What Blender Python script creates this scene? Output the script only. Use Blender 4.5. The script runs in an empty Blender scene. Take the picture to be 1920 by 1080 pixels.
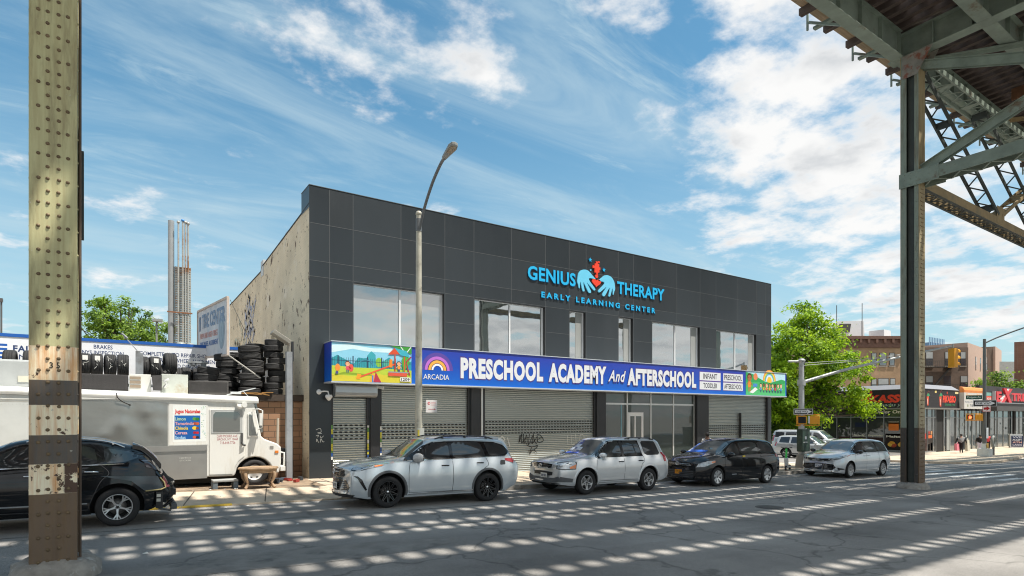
import bpy, bmesh, math, random
from mathutils import Vector, Matrix, Euler
from mathutils.bvhtree import BVHTree
sc = bpy.context.scene
COL = sc.collection
R = math.radians
random.seed(7)
# ------------------------------------------------------------------ camera, sky, sun, exposure
cam = bpy.data.cameras.new('camera'); camo = bpy.data.objects.new('camera', cam); COL.objects.link(camo)
camo.location = (0, 0, 2.1); camo.rotation_euler = (R(90), 0, -math.atan2(.558, .830))
cam.sensor_width = 36; cam.lens = 36*1100/1920; cam.shift_y = 241/1920
cam.clip_start = .1; cam.clip_end = 6000
sc.camera = camo
sc.cycles.filter_width = 1.1
SUN_EL, SUN_AZ = R(65.3), R(39)          # azimuth measured from -Y towards +X
SUNV = Vector((math.sin(SUN_AZ)*math.cos(SUN_EL), -math.cos(SUN_AZ)*math.cos(SUN_EL), math.sin(SUN_EL)))
sl = bpy.data.lights.new('sun', 'SUN'); sl.energy = 3.9; sl.angle = R(.7); sl.color = (1, .94, .85)
slo = bpy.data.objects.new('sun', sl); COL.objects.link(slo)
slo.rotation_euler = SUNV.to_track_quat('Z', 'Y').to_euler()
sc.view_settings.view_transform = 'Standard'; sc.view_settings.look = 'None'
sc.view_settings.exposure = .88; sc.view_settings.gamma = 1
SKY_STRENGTH = .134
TINT = (.43, .69, .66, 1)
W = bpy.data.worlds.new('World'); sc.world = W; W.use_nodes = True

def build_world():
    nt = W.node_tree; N = nt.nodes; L = nt.links; N.clear()
    def n(t, **k):
        o = N.new(t)
        for a, b in k.items(): setattr(o, a, b)
        return o
    def math_(op, a, b=None, clamp=False):
        m = n('ShaderNodeMath', operation=op, use_clamp=clamp)
        for i, x in enumerate((a, b)):
            if x is None: continue
            if isinstance(x, (int, float)): m.inputs[i].default_value = x
            else: L.new(x, m.inputs[i])
        return m.outputs[0]
    def rng(x, a, b, c=0., d=1., kind='SMOOTHSTEP'):
        m = n('ShaderNodeMapRange', interpolation_type=kind); L.new(x, m.inputs[0])
        for i, q in enumerate((a, b, c, d)): m.inputs[i+1].default_value = q
        return m.outputs[0]
    out = n('ShaderNodeOutputWorld'); bg = n('ShaderNodeBackground')
    sky = n('ShaderNodeTexSky', sky_type='NISHITA'); sky.sun_disc = False
    sky.sun_elevation = SUN_EL; sky.sun_rotation = math.pi-SUN_AZ
    sky.altitude = 20; sky.air_density = 1.; sky.dust_density = .6; sky.ozone_density = 1.6
    tc = n('ShaderNodeTexCoord'); D = tc.outputs['Generated']
    sep = n('ShaderNodeSeparateXYZ'); L.new(D, sep.inputs[0])
    zz = math_('ADD', math_('MAXIMUM', sep.outputs[2], .0), .14)
    cx = math_('DIVIDE', sep.outputs[0], zz); cy = math_('DIVIDE', sep.outputs[1], zz)
    cmb = n('ShaderNodeCombineXYZ'); L.new(cx, cmb.inputs[0]); L.new(cy, cmb.inputs[1])
    def noise(scale, det, rough, off=(0, 0, 0), stretch=None, dist=0., lac=2.0):
        mp = n('ShaderNodeMapping'); L.new(cmb.outputs[0], mp.inputs[0]); mp.inputs[1].default_value = off
        if stretch: mp.inputs[2].default_value = stretch[0]; mp.inputs[3].default_value = stretch[1]
        t = n('ShaderNodeTexNoise'); L.new(mp.outputs[0], t.inputs['Vector'])
        t.inputs['Scale'].default_value = scale; t.inputs['Detail'].default_value = det
        t.inputs['Roughness'].default_value = rough; t.inputs['Distortion'].default_value = dist
        t.inputs['Lacunarity'].default_value = lac
        return t.outputs[0]
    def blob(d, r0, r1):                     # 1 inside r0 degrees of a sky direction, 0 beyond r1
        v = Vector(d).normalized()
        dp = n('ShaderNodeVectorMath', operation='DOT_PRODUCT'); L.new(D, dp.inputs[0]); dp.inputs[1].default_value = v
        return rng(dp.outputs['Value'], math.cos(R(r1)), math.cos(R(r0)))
    blobs = [((.837, .516, .533), 2, 11, .95), ((.83, .60, .40), 1, 8, .75), ((1.0, .50, .42), 3, 14, .95), ((1.05, .44, .29), 3, 12, .8), ((1.2, .36, .3), 3, 12, .9), ((1.1, .47, .14), 2, 10, .6), ((.9, .42, .66), 1, 9, .9),
             ((-.35, -1, .42), 12, 46, .95), ((.75, -.75, .45), 12, 42, 1.1), ((-1, -.15, .42), 12, 46, 1.25), ((-.2, -.5, 1), 10, 38, 1.2),  # unseen clouds behind and beside the camera, added to brighten the shade
             ((.509, .86, .62), .5, 7, .62), ((.49, .876, .545), .3, 4.5, .55), ((.317, .99, .673), 1, 9, .55), ((.68, .71, .70), 1, 7, .62), ((.80, .51, .685), 1, 8, .85),
             ((.745, .67, .50), .2, 3.2, .6), ((-.1, 1.25, .2), 4, 14, .3), ((-.2, 1.3, .13), 2, 9, .4)]
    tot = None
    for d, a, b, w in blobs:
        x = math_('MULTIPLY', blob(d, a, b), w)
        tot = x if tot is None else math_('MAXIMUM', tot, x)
    n1 = noise(2.9, 9, .56, (3.1, 1.7, 0), dist=.25)
    n2 = noise(9, 7, .62, (1.2, 5.7, 0))
    fluff = math_('ADD', math_('MULTIPLY', n1, .70), math_('MULTIPLY', n2, .30))
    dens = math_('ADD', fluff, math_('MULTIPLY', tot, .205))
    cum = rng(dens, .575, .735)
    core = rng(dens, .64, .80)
    wz = noise(1.5, 7, .62, (7, 3, 0), ((0, 0, R(-38)), (.45, 1.9, 1)), dist=.9)
    wz2 = noise(4.2, 8, .66, (2.2, 9.3, 0), ((0, 0, R(-30)), (.5, 1.5, 1)), dist=.7)
    wisp = math_('MAXIMUM', math_('MULTIPLY', rng(wz, .40, .76), .60), math_('MULTIPLY', math_('MULTIPLY', rng(wz2, .46, .74), rng(wz, .34, .56)), .62))
    haze = rng(sep.outputs[2], .0, .50, .74, 0., 'SMOOTHSTEP')
    shade = noise(3.4, 5, .5, (2.4, 8.1, 0))
    ccol = n('ShaderNodeMix', data_type='RGBA'); L.new(math_('MULTIPLY', core, rng(shade, .42, .62)), ccol.inputs[0])
    ccol.inputs[6].default_value = (3.95, 3.95, 3.92, 1); ccol.inputs[7].default_value = (2.7, 2.8, 2.9, 1)
    tint = n('ShaderNodeMix', data_type='RGBA', blend_type='MULTIPLY'); tint.inputs[0].default_value = 1
    L.new(sky.outputs[0], tint.inputs[6]); tint.inputs[7].default_value = TINT
    m0 = n('ShaderNodeMix', data_type='RGBA'); L.new(haze, m0.inputs[0]); L.new(tint.outputs[2], m0.inputs[6]); m0.inputs[7].default_value = (2.25, 2.85, 3.1, 1)
    m1 = n('ShaderNodeMix', data_type='RGBA'); L.new(wisp, m1.inputs[0]); L.new(m0.outputs[2], m1.inputs[6]); m1.inputs[7].default_value = (2.4, 3.05, 3.35, 1)
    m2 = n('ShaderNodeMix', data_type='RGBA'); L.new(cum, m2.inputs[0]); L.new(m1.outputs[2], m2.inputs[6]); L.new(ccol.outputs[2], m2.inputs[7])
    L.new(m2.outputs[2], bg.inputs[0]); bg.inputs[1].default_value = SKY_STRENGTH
    L.new(bg.outputs[0], out.inputs[0])
build_world()

# ------------------------------------------------------------------ helpers
SL = .0235
def gz(x):                                   # the avenue falls gently to the right, then levels out
    if x > 62: return -SL*62
    if x < -60: return SL*60
    return -SL*x
PITCH = math.atan(SL)

_m = {}
def nodes_of(m):
    m.use_nodes = True
    return m.node_tree.nodes, m.node_tree.links, m.node_tree.nodes['Principled BSDF']
def mat(name, col, rough=.6, metal=0., var=.12, scale=2.5, bump=0., bscale=60., coat=0., spec=.5, dirt=None, dscale=1.2, dlo=.5, dhi=.7, stretch=None):
    if name in _m: return _m[name]
    m = bpy.data.materials.new(name); N, L, b = nodes_of(m); _m[name] = m
    b.inputs['Roughness'].default_value = rough; b.inputs['Metallic'].default_value = metal
    b.inputs['Specular IOR Level'].default_value = spec
    b.inputs['Coat Weight'].default_value = coat; b.inputs['Coat Roughness'].default_value = .04
    tc = N.new('ShaderNodeTexCoord'); src = tc.outputs['Object']
    if stretch:
        mp = N.new('ShaderNodeMapping'); L.new(src, mp.inputs[0]); mp.inputs[3].default_value = stretch; src = mp.outputs[0]
    c = (*col, 1)
    if var:
        t = N.new('ShaderNodeTexNoise'); L.new(src, t.inputs[0]); t.inputs['Scale'].default_value = scale; t.inputs['Detail'].default_value = 7; t.inputs['Roughness'].default_value = .62
        mr = N.new('ShaderNodeMapRange'); L.new(t.outputs[0], mr.inputs[0])
        mr.inputs[1].default_value = .25; mr.inputs[2].default_value = .75; mr.inputs[3].default_value = 1-var; mr.inputs[4].default_value = 1+var
        mx = N.new('ShaderNodeMix'); mx.data_type = 'RGBA'; mx.blend_type = 'MULTIPLY'; mx.inputs[0].default_value = 1
        mx.inputs[6].default_value = c; L.new(mr.outputs[0], mx.inputs[7]); o = mx.outputs[2]
        if dirt:
            t2 = N.new('ShaderNodeTexNoise'); L.new(src, t2.inputs[0]); t2.inputs['Scale'].default_value = dscale; t2.inputs['Detail'].default_value = 9; t2.inputs['Roughness'].default_value = .7
            r2 = N.new('ShaderNodeMapRange'); r2.interpolation_type = 'SMOOTHSTEP'; L.new(t2.outputs[0], r2.inputs[0]); r2.inputs[1].default_value = dlo; r2.inputs[2].default_value = dhi
            m2 = N.new('ShaderNodeMix'); m2.data_type = 'RGBA'; L.new(r2.outputs[0], m2.inputs[0]); L.new(o, m2.inputs[6]); m2.inputs[7].default_value = (*dirt, 1); o = m2.outputs[2]
        L.new(o, b.inputs['Base Color'])
    else:
        b.inputs['Base Color'].default_value = c
    if bump:
        t = N.new('ShaderNodeTexNoise'); L.new(src, t.inputs[0]); t.inputs['Scale'].default_value = bscale; t.inputs['Detail'].default_value = 4
        bp = N.new('ShaderNodeBump'); bp.inputs['Strength'].default_value = bump; bp.inputs['Distance'].default_value = .02
        L.new(t.outputs[0], bp.inputs['Height']); L.new(bp.outputs[0], b.inputs['Normal'])
    return m
def flat(col, rough=.45):
    return mat('paint_%02x%02x%02x_%d' % (*[int(min(1, c)*255) for c in col], int(rough*100)), col, rough, var=.05, scale=6)
def hexc(h):
    f = lambda v: v/12.92 if v <= .04045 else ((v+.055)/1.055)**2.4
    return tuple(f(int(h[i:i+2], 16)/255) for i in (0, 2, 4))
def hx(h, rough=.45): return flat(hexc(h), rough)
def emis(name, col, s):
    if name in _m: return _m[name]
    m = bpy.data.materials.new(name); N, L, b = nodes_of(m); _m[name] = m
    b.inputs['Base Color'].default_value = (*col, 1); b.inputs['Emission Color'].default_value = (*col, 1); b.inputs['Emission Strength'].default_value = s
    return m
def brickmat(name, c1, c2, mortar, scale=1., bw=.22, bh=.075, rough=.85, mort=.008, axis='XZ', peel=None, plo=.6, phi=.68, pscale=1.6):
    if name in _m: return _m[name]
    m = bpy.data.materials.new(name); N, L, b = nodes_of(m); _m[name] = m
    b.inputs['Roughness'].default_value = rough
    tc = N.new('ShaderNodeTexCoord'); sep = N.new('ShaderNodeSeparateXYZ'); L.new(tc.outputs['Object'], sep.inputs[0])
    cmb = N.new('ShaderNodeCombineXYZ'); L.new(sep.outputs[{'X': 0, 'Y': 1}[axis[0]]], cmb.inputs[0]); L.new(sep.outputs[2], cmb.inputs[1])
    br = N.new('ShaderNodeTexBrick'); L.new(cmb.outputs[0], br.inputs[0])
    br.inputs['Color1'].default_value = (*c1, 1); br.inputs['Color2'].default_value = (*c2, 1); br.inputs['Mortar'].default_value = (*mortar, 1)
    br.inputs['Scale'].default_value = scale; br.inputs['Mortar Size'].default_value = mort; br.inputs['Brick Width'].default_value = bw; br.inputs['Row Height'].default_value = bh
    t = N.new('ShaderNodeTexNoise'); L.new(tc.outputs['Object'], t.inputs[0]); t.inputs['Scale'].default_value = .7; t.inputs['Detail'].default_value = 8
    mr = N.new('ShaderNodeMapRange'); L.new(t.outputs[0], mr.inputs[0]); mr.inputs[1].default_value = .25; mr.inputs[2].default_value = .75; mr.inputs[3].default_value = .78; mr.inputs[4].default_value = 1.18
    mx = N.new('ShaderNodeMix'); mx.data_type = 'RGBA'; mx.blend_type = 'MULTIPLY'; mx.inputs[0].default_value = 1
    L.new(br.outputs[0], mx.inputs[6]); L.new(mr.outputs[0], mx.inputs[7]); o = mx.outputs[2]
    h = br.outputs['Fac']
    if peel:
        for k, (pc, sc_, lo, hi) in enumerate(peel):
            t2 = N.new('ShaderNodeTexNoise'); L.new(tc.outputs['Object'], t2.inputs[0]); t2.inputs['Scale'].default_value = sc_; t2.inputs['Detail'].default_value = 10; t2.inputs['Roughness'].default_value = .68
            r2 = N.new('ShaderNodeMapRange'); L.new(t2.outputs[0], r2.inputs[0]); r2.inputs[1].default_value = lo; r2.inputs[2].default_value = hi
            m2 = N.new('ShaderNodeMix'); m2.data_type = 'RGBA'; L.new(r2.outputs[0], m2.inputs[0]); L.new(o, m2.inputs[6]); m2.inputs[7].default_value = (*pc, 1); o = m2.outputs[2]
    L.new(o, b.inputs['Base Color'])
    bp = N.new('ShaderNodeBump'); bp.inputs['Strength'].default_value = .5; bp.inputs['Distance'].default_value = .01; bp.invert = True
    L.new(h, bp.inputs['Height']); L.new(bp.outputs[0], b.inputs['Normal'])
    return m
def glassmat(name, col, refl=.25, rough=.02):
    """window glass over a dim room: dark or pale body under a mirror-smooth front"""
    if name in _m: return _m[name]
    m = bpy.data.materials.new(name); N, L, b = nodes_of(m); _m[name] = m
    b.inputs['Base Color'].default_value = (*col, 1); b.inputs['Roughness'].default_value = .35
    g = N.new('ShaderNodeBsdfGlossy'); g.inputs['Roughness'].default_value = rough; g.inputs['Color'].default_value = (.92, .95, .95, 1)
    fr = N.new('ShaderNodeFresnel'); fr.inputs[0].default_value = 1.5
    ad = N.new('ShaderNodeMath'); ad.operation = 'ADD'; ad.use_clamp = True; L.new(fr.outputs[0], ad.inputs[0]); ad.inputs[1].default_value = refl
    mx = N.new('ShaderNodeMixShader'); L.new(ad.outputs[0], mx.inputs[0]); L.new(b.outputs[0], mx.inputs[1]); L.new(g.outputs[0], mx.inputs[2])
    t = N.new('ShaderNodeTexNoise'); t.inputs['Scale'].default_value = .9
    tc = N.new('ShaderNodeTexCoord'); L.new(tc.outputs['Object'], t.inputs[0])
    bp = N.new('ShaderNodeBump'); bp.inputs['Strength'].default_value = .05; bp.inputs['Distance'].default_value = .05; L.new(t.outputs[0], bp.inputs['Height']); L.new(bp.outputs[0], g.inputs['Normal'])
    L.new(mx.outputs[0], N['Material Output'].inputs[0])
    return m

class MB:
    def __init__(s): s.v = []; s.f = []; s.mi = []; s.sm = []; s.mats = []
    def slot(s, m):
        if m is None: return 0
        if m not in s.mats: s.mats.append(m)
        return s.mats.index(m)
    def add(s, vs, fs, m=None, smooth=False, X=None):
        k = len(s.v); i = s.slot(m)
        s.v += [tuple(X @ Vector(p)) if X is not None else tuple(p) for p in vs]
        for f in fs: s.f.append(tuple(a+k for a in f)); s.mi.append(i); s.sm.append(smooth)
    def box(s, a, b, m=None, X=None):
        (x0, y0, z0), (x1, y1, z1) = a, b
        vs = [(x0, y0, z0), (x1, y0, z0), (x1, y1, z0), (x0, y1, z0), (x0, y0, z1), (x1, y0, z1), (x1, y1, z1), (x0, y1, z1)]
        s.add(vs, [(0, 3, 2, 1), (4, 5, 6, 7), (0, 1, 5, 4), (1, 2, 6, 5), (2, 3, 7, 6), (3, 0, 4, 7)], m, False, X)
    def prism(s, poly, ex, m=None, smooth=False, X=None):
        """closed 3-D polygon swept by the vector ex"""
        n = len(poly); e = Vector(ex)
        vs = [Vector(p) for p in poly]+[Vector(p)+e for p in poly]
        s.add(vs, [tuple(range(n-1, -1, -1)), tuple(range(n, 2*n))], m, False, X)
        k = len(s.v)-2*n; i = s.slot(m)
        for a in range(n):
            b = (a+1) % n; s.f.append((k+a, k+b, k+n+b, k+n+a)); s.mi.append(i); s.sm.append(smooth)
    def bar(s, a, b, w, h, m=None, up=(0, 0, 1)):
        """rectangular bar from a to b, w across and h along up"""
        a, b = Vector(a), Vector(b); d = (b-a); L_ = d.length; d.normalize(); u = Vector(up)
        x = d.cross(u)
        if x.length < 1e-4: x = d.cross(Vector((1, 0, 0)))
        x.normalize(); u = x.cross(d)
        vs = []
        for p in (a, b):
            for sx, su in ((-1, -1), (1, -1), (1, 1), (-1, 1)): vs.append(p+x*(sx*w/2)+u*(su*h/2))
        s.add(vs, [(3, 2, 1, 0), (4, 5, 6, 7), (0, 1, 5, 4), (1, 2, 6, 5), (2, 3, 7, 6), (3, 0, 4, 7)], m)
    def tube(s, pts, r, n=8, m=None, caps=True, X=None):
        pts = [Vector(p) for p in pts]; rs = r if isinstance(r, (list, tuple)) else [r]*len(pts)
        vs = []; fs = []; ref = None
        for i, p in enumerate(pts):
            d = (pts[min(i+1, len(pts)-1)]-pts[max(i-1, 0)]).normalized()
            if ref is None:
                ref = Vector((0, 0, 1)) if abs(d.z) < .9 else Vector((1, 0, 0))
            x = d.cross(ref).normalized(); y = x.cross(d).normalized(); ref = y
            for k in range(n):
                a = 2*math.pi*k/n; vs.append(p+(x*math.cos(a)+y*math.sin(a))*rs[i])
        for i in range(len(pts)-1):
            for k in range(n):
                q = (k+1) % n; fs.append((i*n+k, i*n+q, (i+1)*n+q, (i+1)*n+k))
        s.add(vs, fs, m, True, X)
        if caps:
            s.add(vs[:n], [tuple(range(n-1, -1, -1))], m, False, X); s.add(vs[-n:], [tuple(range(n))], m, False, X)
    def lathe(s, prof, n=24, m=None, X=None, smooth=True, closed=False):
        """profile of (radius, height) turned about local Z"""
        vs = []; fs = []; k = len(prof)
        for i in range(n):
            a = 2*math.pi*i/n
            for r, z in prof: vs.append((r*math.cos(a), r*math.sin(a), z))
        for i in range(n):
            j = (i+1) % n
            for q in range(k if closed else k-1):
                w = (q+1) % k; fs.append((i*k+q, j*k+q, j*k+w, i*k+w))
        s.add(vs, fs, m, smooth, X)
    def ball(s, c, r, m=None, n=10, X=None):
        rx, ry, rz = r if isinstance(r, (tuple, list)) else (r, r, r)
        prof = []
        vs = [(c[0], c[1], c[2]-rz)]; fs = []; rows = max(4, n//2)
        for i in range(1, rows):
            t = -math.pi/2+math.pi*i/rows
            for k in range(n): a = 2*math.pi*k/n; vs.append((c[0]+rx*math.cos(t)*math.cos(a), c[1]+ry*math.cos(t)*math.sin(a), c[2]+rz*math.sin(t)))
        vs.append((c[0], c[1], c[2]+rz)); top = len(vs)-1
        for k in range(n):
            q = (k+1) % n; fs.append((0, 1+q, 1+k)); fs.append((top, top-n+k, top-n+q))
            for i in range(rows-2): fs.append((1+i*n+k, 1+i*n+q, 1+(i+1)*n+q, 1+(i+1)*n+k))
        s.add(vs, fs, m, True, X)
    def text(s, body, o, right, up, w, h, depth, m=None, bold=0., shear=0., spacing=1.):
        vs, fs = TEXT(body, bold, shear, spacing)
        o, right, up = Vector(o), Vector(right).normalized(), Vector(up).normalized(); nrm = right.cross(up)
        s.add([o+right*(x*w)+up*(y*h)+nrm*(z*depth) for x, y, z in vs], fs, m)
    def build(s, name, m=None, parent=None, world=False, bevel=0., sharp=None):
        me = bpy.data.meshes.new(name)
        vs = s.v
        if world and parent is not None:
            iv = world_of(parent).inverted(); vs = [tuple(iv @ Vector(p)) for p in vs]
        me.from_pydata(vs, [], s.f)
        for q in (s.mats or [m]): me.materials.append(q)
        if s.mats: me.polygons.foreach_set('material_index', s.mi)
        me.polygons.foreach_set('use_smooth', s.sm)
        if sharp: me.set_sharp_from_angle(angle=R(sharp))
        me.update()
        o = bpy.data.objects.new(name, me); COL.objects.link(o)
        if parent is not None: o.parent = parent
        if bevel:
            b = o.modifiers.new('bevel', 'BEVEL'); b.width = bevel; b.segments = 2; b.limit_method = 'ANGLE'; b.angle_limit = R(40)
        return o
def world_of(o):
    M = Matrix.Translation(o.location) @ o.rotation_euler.to_matrix().to_4x4() @ Matrix.Diagonal((*o.scale, 1))
    return world_of(o.parent) @ M if o.parent else M
_t = {}
def TEXT(body, bold=0., shear=0., spacing=1.):
    k = (body, bold, shear, spacing)
    if k not in _t:
        c = bpy.data.curves.new('t', 'FONT'); c.body = body; c.extrude = .5; c.offset = bold; c.shear = shear; c.resolution_u = 3; c.space_character = spacing
        o = bpy.data.objects.new('t', c); COL.objects.link(o); dg = bpy.context.evaluated_depsgraph_get()
        me = bpy.data.meshes.new_from_object(o.evaluated_get(dg))
        V = [v.co.copy() for v in me.vertices]; F_ = [tuple(p.vertices) for p in me.polygons]
        bpy.data.objects.remove(o); bpy.data.curves.remove(c); bpy.data.meshes.remove(me)
        x0, x1 = min(v.x for v in V), max(v.x for v in V); y0, y1 = min(v.y for v in V), max(v.y for v in V)
        _t[k] = ([((v.x-x0)/(x1-x0), (v.y-y0)/(y1-y0), v.z+.5) for v in V], F_)
    return _t[k]
def tag(o, label=None, cat=None, group=None, kind=None):
    if label: o['label'] = label
    if cat: o['category'] = cat
    if group: o['group'] = group
    if kind: o['kind'] = kind
    return o
def thing(name, label, cat, loc=(0, 0, 0), rot=(0, 0, 0), group=None):
    o = bpy.data.objects.new(name, None); COL.objects.link(o); o.location = loc; o.rotation_euler = rot; o.empty_display_size = .2
    return tag(o, label, cat, group)
def dup(o, loc=None, rot=None, label=None, parent=None):
    c = o.copy(); COL.objects.link(c)
    if parent is not None: c.parent = parent
    if loc is not None: c.location = loc
    if rot is not None: c.rotation_euler = rot
    if label: c['label'] = label
    for ch in list(o.children): dup(ch, parent=c)
    return c
def circ(c, r, n=24, a0=0., a1=360.):
    full = abs(a1-a0) >= 360
    return [(c[0]+r*math.cos(R(a0+(a1-a0)*i/(n if full else n-1))), c[1]+r*math.sin(R(a0+(a1-a0)*i/(n if full else n-1)))) for i in range(n)]
class Flat:
    """flat coloured shapes printed on a panel in the plane Y = y facing -Y, each layer 2 mm proud of the one below"""
    def __init__(s, y, step=.0012): s.mb = MB(); s.y = y; s.k = 0; s.step = step
    def poly(s, pts, m):
        s.k += 1; y1 = s.y-s.k*s.step
        n = len(pts)
        area = sum(pts[i][0]*pts[(i+1) % n][1]-pts[(i+1) % n][0]*pts[i][1] for i in range(n))
        if area < 0: pts = pts[::-1]
        s.mb.add([(x, y1, z) for x, z in pts], [tuple(range(n))], m)
    def rect(s, x0, z0, x1, z1, m): s.poly([(x0, z0), (x1, z0), (x1, z1), (x0, z1)], m)
    def disc(s, x, z, r, m, n=20, sx=1.): s.poly([(x+(a-x)*sx, b) for a, b in circ((x, z), r, n)], m)
    def ring(s, x, z, r0, r1, m, a0=0., a1=180., n=20):
        s.poly(circ((x, z), r1, n, a0, a1)+circ((x, z), r0, n, a1, a0), m)
    def line(s, pts, w, m):
        for a, b in zip(pts, pts[1:]):
            d = Vector((b[0]-a[0], b[1]-a[1])); q = Vector((-d.y, d.x)).normalized()*w/2
            s.poly([(a[0]-q.x, a[1]-q.y), (b[0]-q.x, b[1]-q.y), (b[0]+q.x, b[1]+q.y), (a[0]+q.x, a[1]+q.y)], m)
            s.k -= 1
        s.k += 1
    def text(s, body, x0, z0, x1, z1, m, bold=0., shear=0., spacing=1., depth=.0015):
        s.k += 1; s.mb.text(body, (x0, s.y-s.k*s.step, z0), (1, 0, 0), (0, 0, 1), x1-x0, z1-z0, depth, m, bold, shear, spacing)
        s.k += 2
def spline(pts, n=6):
    """Catmull-Rom through points"""
    P = [Vector(p) for p in pts]; out = []
    for i in range(len(P)-1):
        a, b, c, d = P[max(i-1, 0)], P[i], P[i+1], P[min(i+2, len(P)-1)]
        for k in range(n):
            t = k/n; out.append(.5*((2*b)+(c-a)*t+(2*a-5*b+4*c-d)*t*t+(3*b-a-3*c+d)*t**3))
    out.append(P[-1]); return out
# ------------------------------------------------------------------ the ground
ASPH = None
def asphalt():
    m = bpy.data.materials.new('asphalt'); N, L, b = nodes_of(m)
    tc = N.new('ShaderNodeTexCoord'); o = tc.outputs['Object']
    def noise(sc_, det, st=None):
        src = o
        if st: mp = N.new('ShaderNodeMapping'); mp.inputs[3].default_value = st; L.new(o, mp.inputs[0]); src = mp.outputs[0]
        t = N.new('ShaderNodeTexNoise'); L.new(src, t.inputs[0]); t.inputs['Scale'].default_value = sc_; t.inputs['Detail'].default_value = det; t.inputs['Roughness'].default_value = .65; return t.outputs[0]
    def rng(x, a, b_, c, d):
        r = N.new('ShaderNodeMapRange'); L.new(x, r.inputs[0])
        for i, q in enumerate((a, b_, c, d)): r.inputs[i+1].default_value = q
        return r.outputs[0]
    def mul(a, b_):
        q = N.new('ShaderNodeMath'); q.operation = 'MULTIPLY'; L.new(a, q.inputs[0]); L.new(b_, q.inputs[1]); return q.outputs[0]
    big = rng(noise(.22, 6), .3, .7, .62, 1.38); lane = rng(noise(.5, 5, (.06, 1.2, 1)), .3, .7, .80, 1.22); grit = rng(noise(55, 3), .25, .75, .55, 1.5)
    v = N.new('ShaderNodeTexVoronoi'); v.feature = 'DISTANCE_TO_EDGE'; v.inputs['Scale'].default_value = .32
    wp = N.new('ShaderNodeTexNoise'); L.new(o, wp.inputs[0]); wp.inputs['Scale'].default_value = 1.1; wp.inputs['Detail'].default_value = 6
    ad = N.new('ShaderNodeVectorMath'); ad.operation = 'ADD'; L.new(o, ad.inputs[0]); L.new(wp.outputs[1], ad.inputs[1]); L.new(ad.outputs[0], v.inputs[0])
    crack = rng(v.outputs[0], .0, .012, .55, 1.)
    k = mul(mul(mul(big, lane), grit), crack)
    mx = N.new('ShaderNodeMix'); mx.data_type = 'RGBA'; mx.blend_type = 'MULTIPLY'; mx.inputs[0].default_value = 1; mx.inputs[6].default_value = (.25, .238, .222, 1); L.new(k, mx.inputs[7])
    L.new(mx.outputs[2], b.inputs['Base Color']); b.inputs['Roughness'].default_value = .86
    bp = N.new('ShaderNodeBump'); bp.inputs['Strength'].default_value = .35; bp.inputs['Distance'].default_value = .01; L.new(noise(70, 3), bp.inputs['Height']); L.new(bp.outputs[0], b.inputs['Normal'])
    return m
ASPH = asphalt()
CONC = mat('pavement_concrete', (.56, .46, .35), .9, var=.22, scale=.9, bump=.3, bscale=45, dirt=(.20, .16, .12), dscale=.8, dlo=.48, dhi=.72)
CONC2 = mat('kerb_concrete', (.33, .31, .28), .9, var=.3, scale=2, bump=.3, bscale=40, dirt=(.14, .12, .1), dscale=2.2)
DIRT = mat('dirt_lot', (.30, .22, .15), .95, var=.4, scale=2.2, bump=.8, bscale=14, dirt=(.12, .09, .07), dscale=1.5)
def sheet(name, xs, ys, m, off=0., kind='structure', label=None, cat=None):
    mb = MB(); n = len(ys)
    mb.add([(x, y, gz(x)+off) for x in xs for y in ys], [(i*n+j, (i+1)*n+j, (i+1)*n+j+1, i*n+j+1) for i in range(len(xs)-1) for j in range(n-1)], m)
    return tag(mb.build(name), label, cat, kind=kind)
sheet('road', [-2500, -600, -60]+list(range(-40, 62, 20))+[62, 90, 600, 2500], [-2500, -300, -20, 20, 60, 300, 2500], ASPH)
KERB_Y = 15.55
def slab(name, poly, m, top, thick=.3):
    """pavement with a real kerb step: polygon (x, y) lifted to the ground plus top"""
    mb = MB(); n = len(poly)
    P = [(x, y, gz(x)+top) for x, y in poly]; Q = [(x, y, gz(x)+top-thick) for x, y in poly]
    mb.add(P+Q, [tuple(range(n))]+[(i+n, (i+1) % n+n, (i+1) % n, i) for i in range(n)], m)
    return tag(mb.build(name), kind='structure')
def arcpts(cx, cy, r, a0, a1, n=8): return [(cx+r*math.cos(R(a0+(a1-a0)*i/n)), cy+r*math.sin(R(a0+(a1-a0)*i/n))) for i in range(n+1)]
# the near pavement, in three sheets so it keeps to the slope
mb = MB()                                    # a dropped crossing: the pavement ramps down to the street here
for x0, x1 in ((-60, -20), (-20, -6), (-6, -1), (-1, 2), (2, 4.9)):
    mb.add([(x0, KERB_Y, gz(x0)+.035), (x1, KERB_Y, gz(x1)+.035), (x1, 17.6, gz(x1)+.15), (x0, 17.6, gz(x0)+.15), (x0, KERB_Y, gz(x0)-.1), (x1, KERB_Y, gz(x1)-.1)], [(0, 1, 2, 3), (4, 5, 1, 0)])
mb.add([(4.9, KERB_Y, gz(5)+.035), (5.2, KERB_Y, gz(5)+.146), (5.2, 17.6, gz(5.2)+.15), (4.9, 17.6, gz(4.9)+.15), (4.9, KERB_Y, gz(5)-.1), (5.2, KERB_Y, gz(5)-.1)], [(0, 1, 2, 3), (4, 5, 1, 0)])
tag(mb.build('pavement', CONC), kind='structure')
slab('dirt_lot', [(-60, 17.6), (5.2, 17.6), (5.2, 60), (-60, 60)], DIRT, .145)
slab('pavement', [(5.2, KERB_Y+.16), (29.4, KERB_Y+.16)]+arcpts(29.4, 18.71, 3.0, -90, 0)+[(32.4, 20.6), (5.2, 20.6)], CONC, .15)
slab('pavement', [(31.72, 20.6), (32.4, 20.6), (32.4, 70), (31.72, 70)], CONC, .15)
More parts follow.
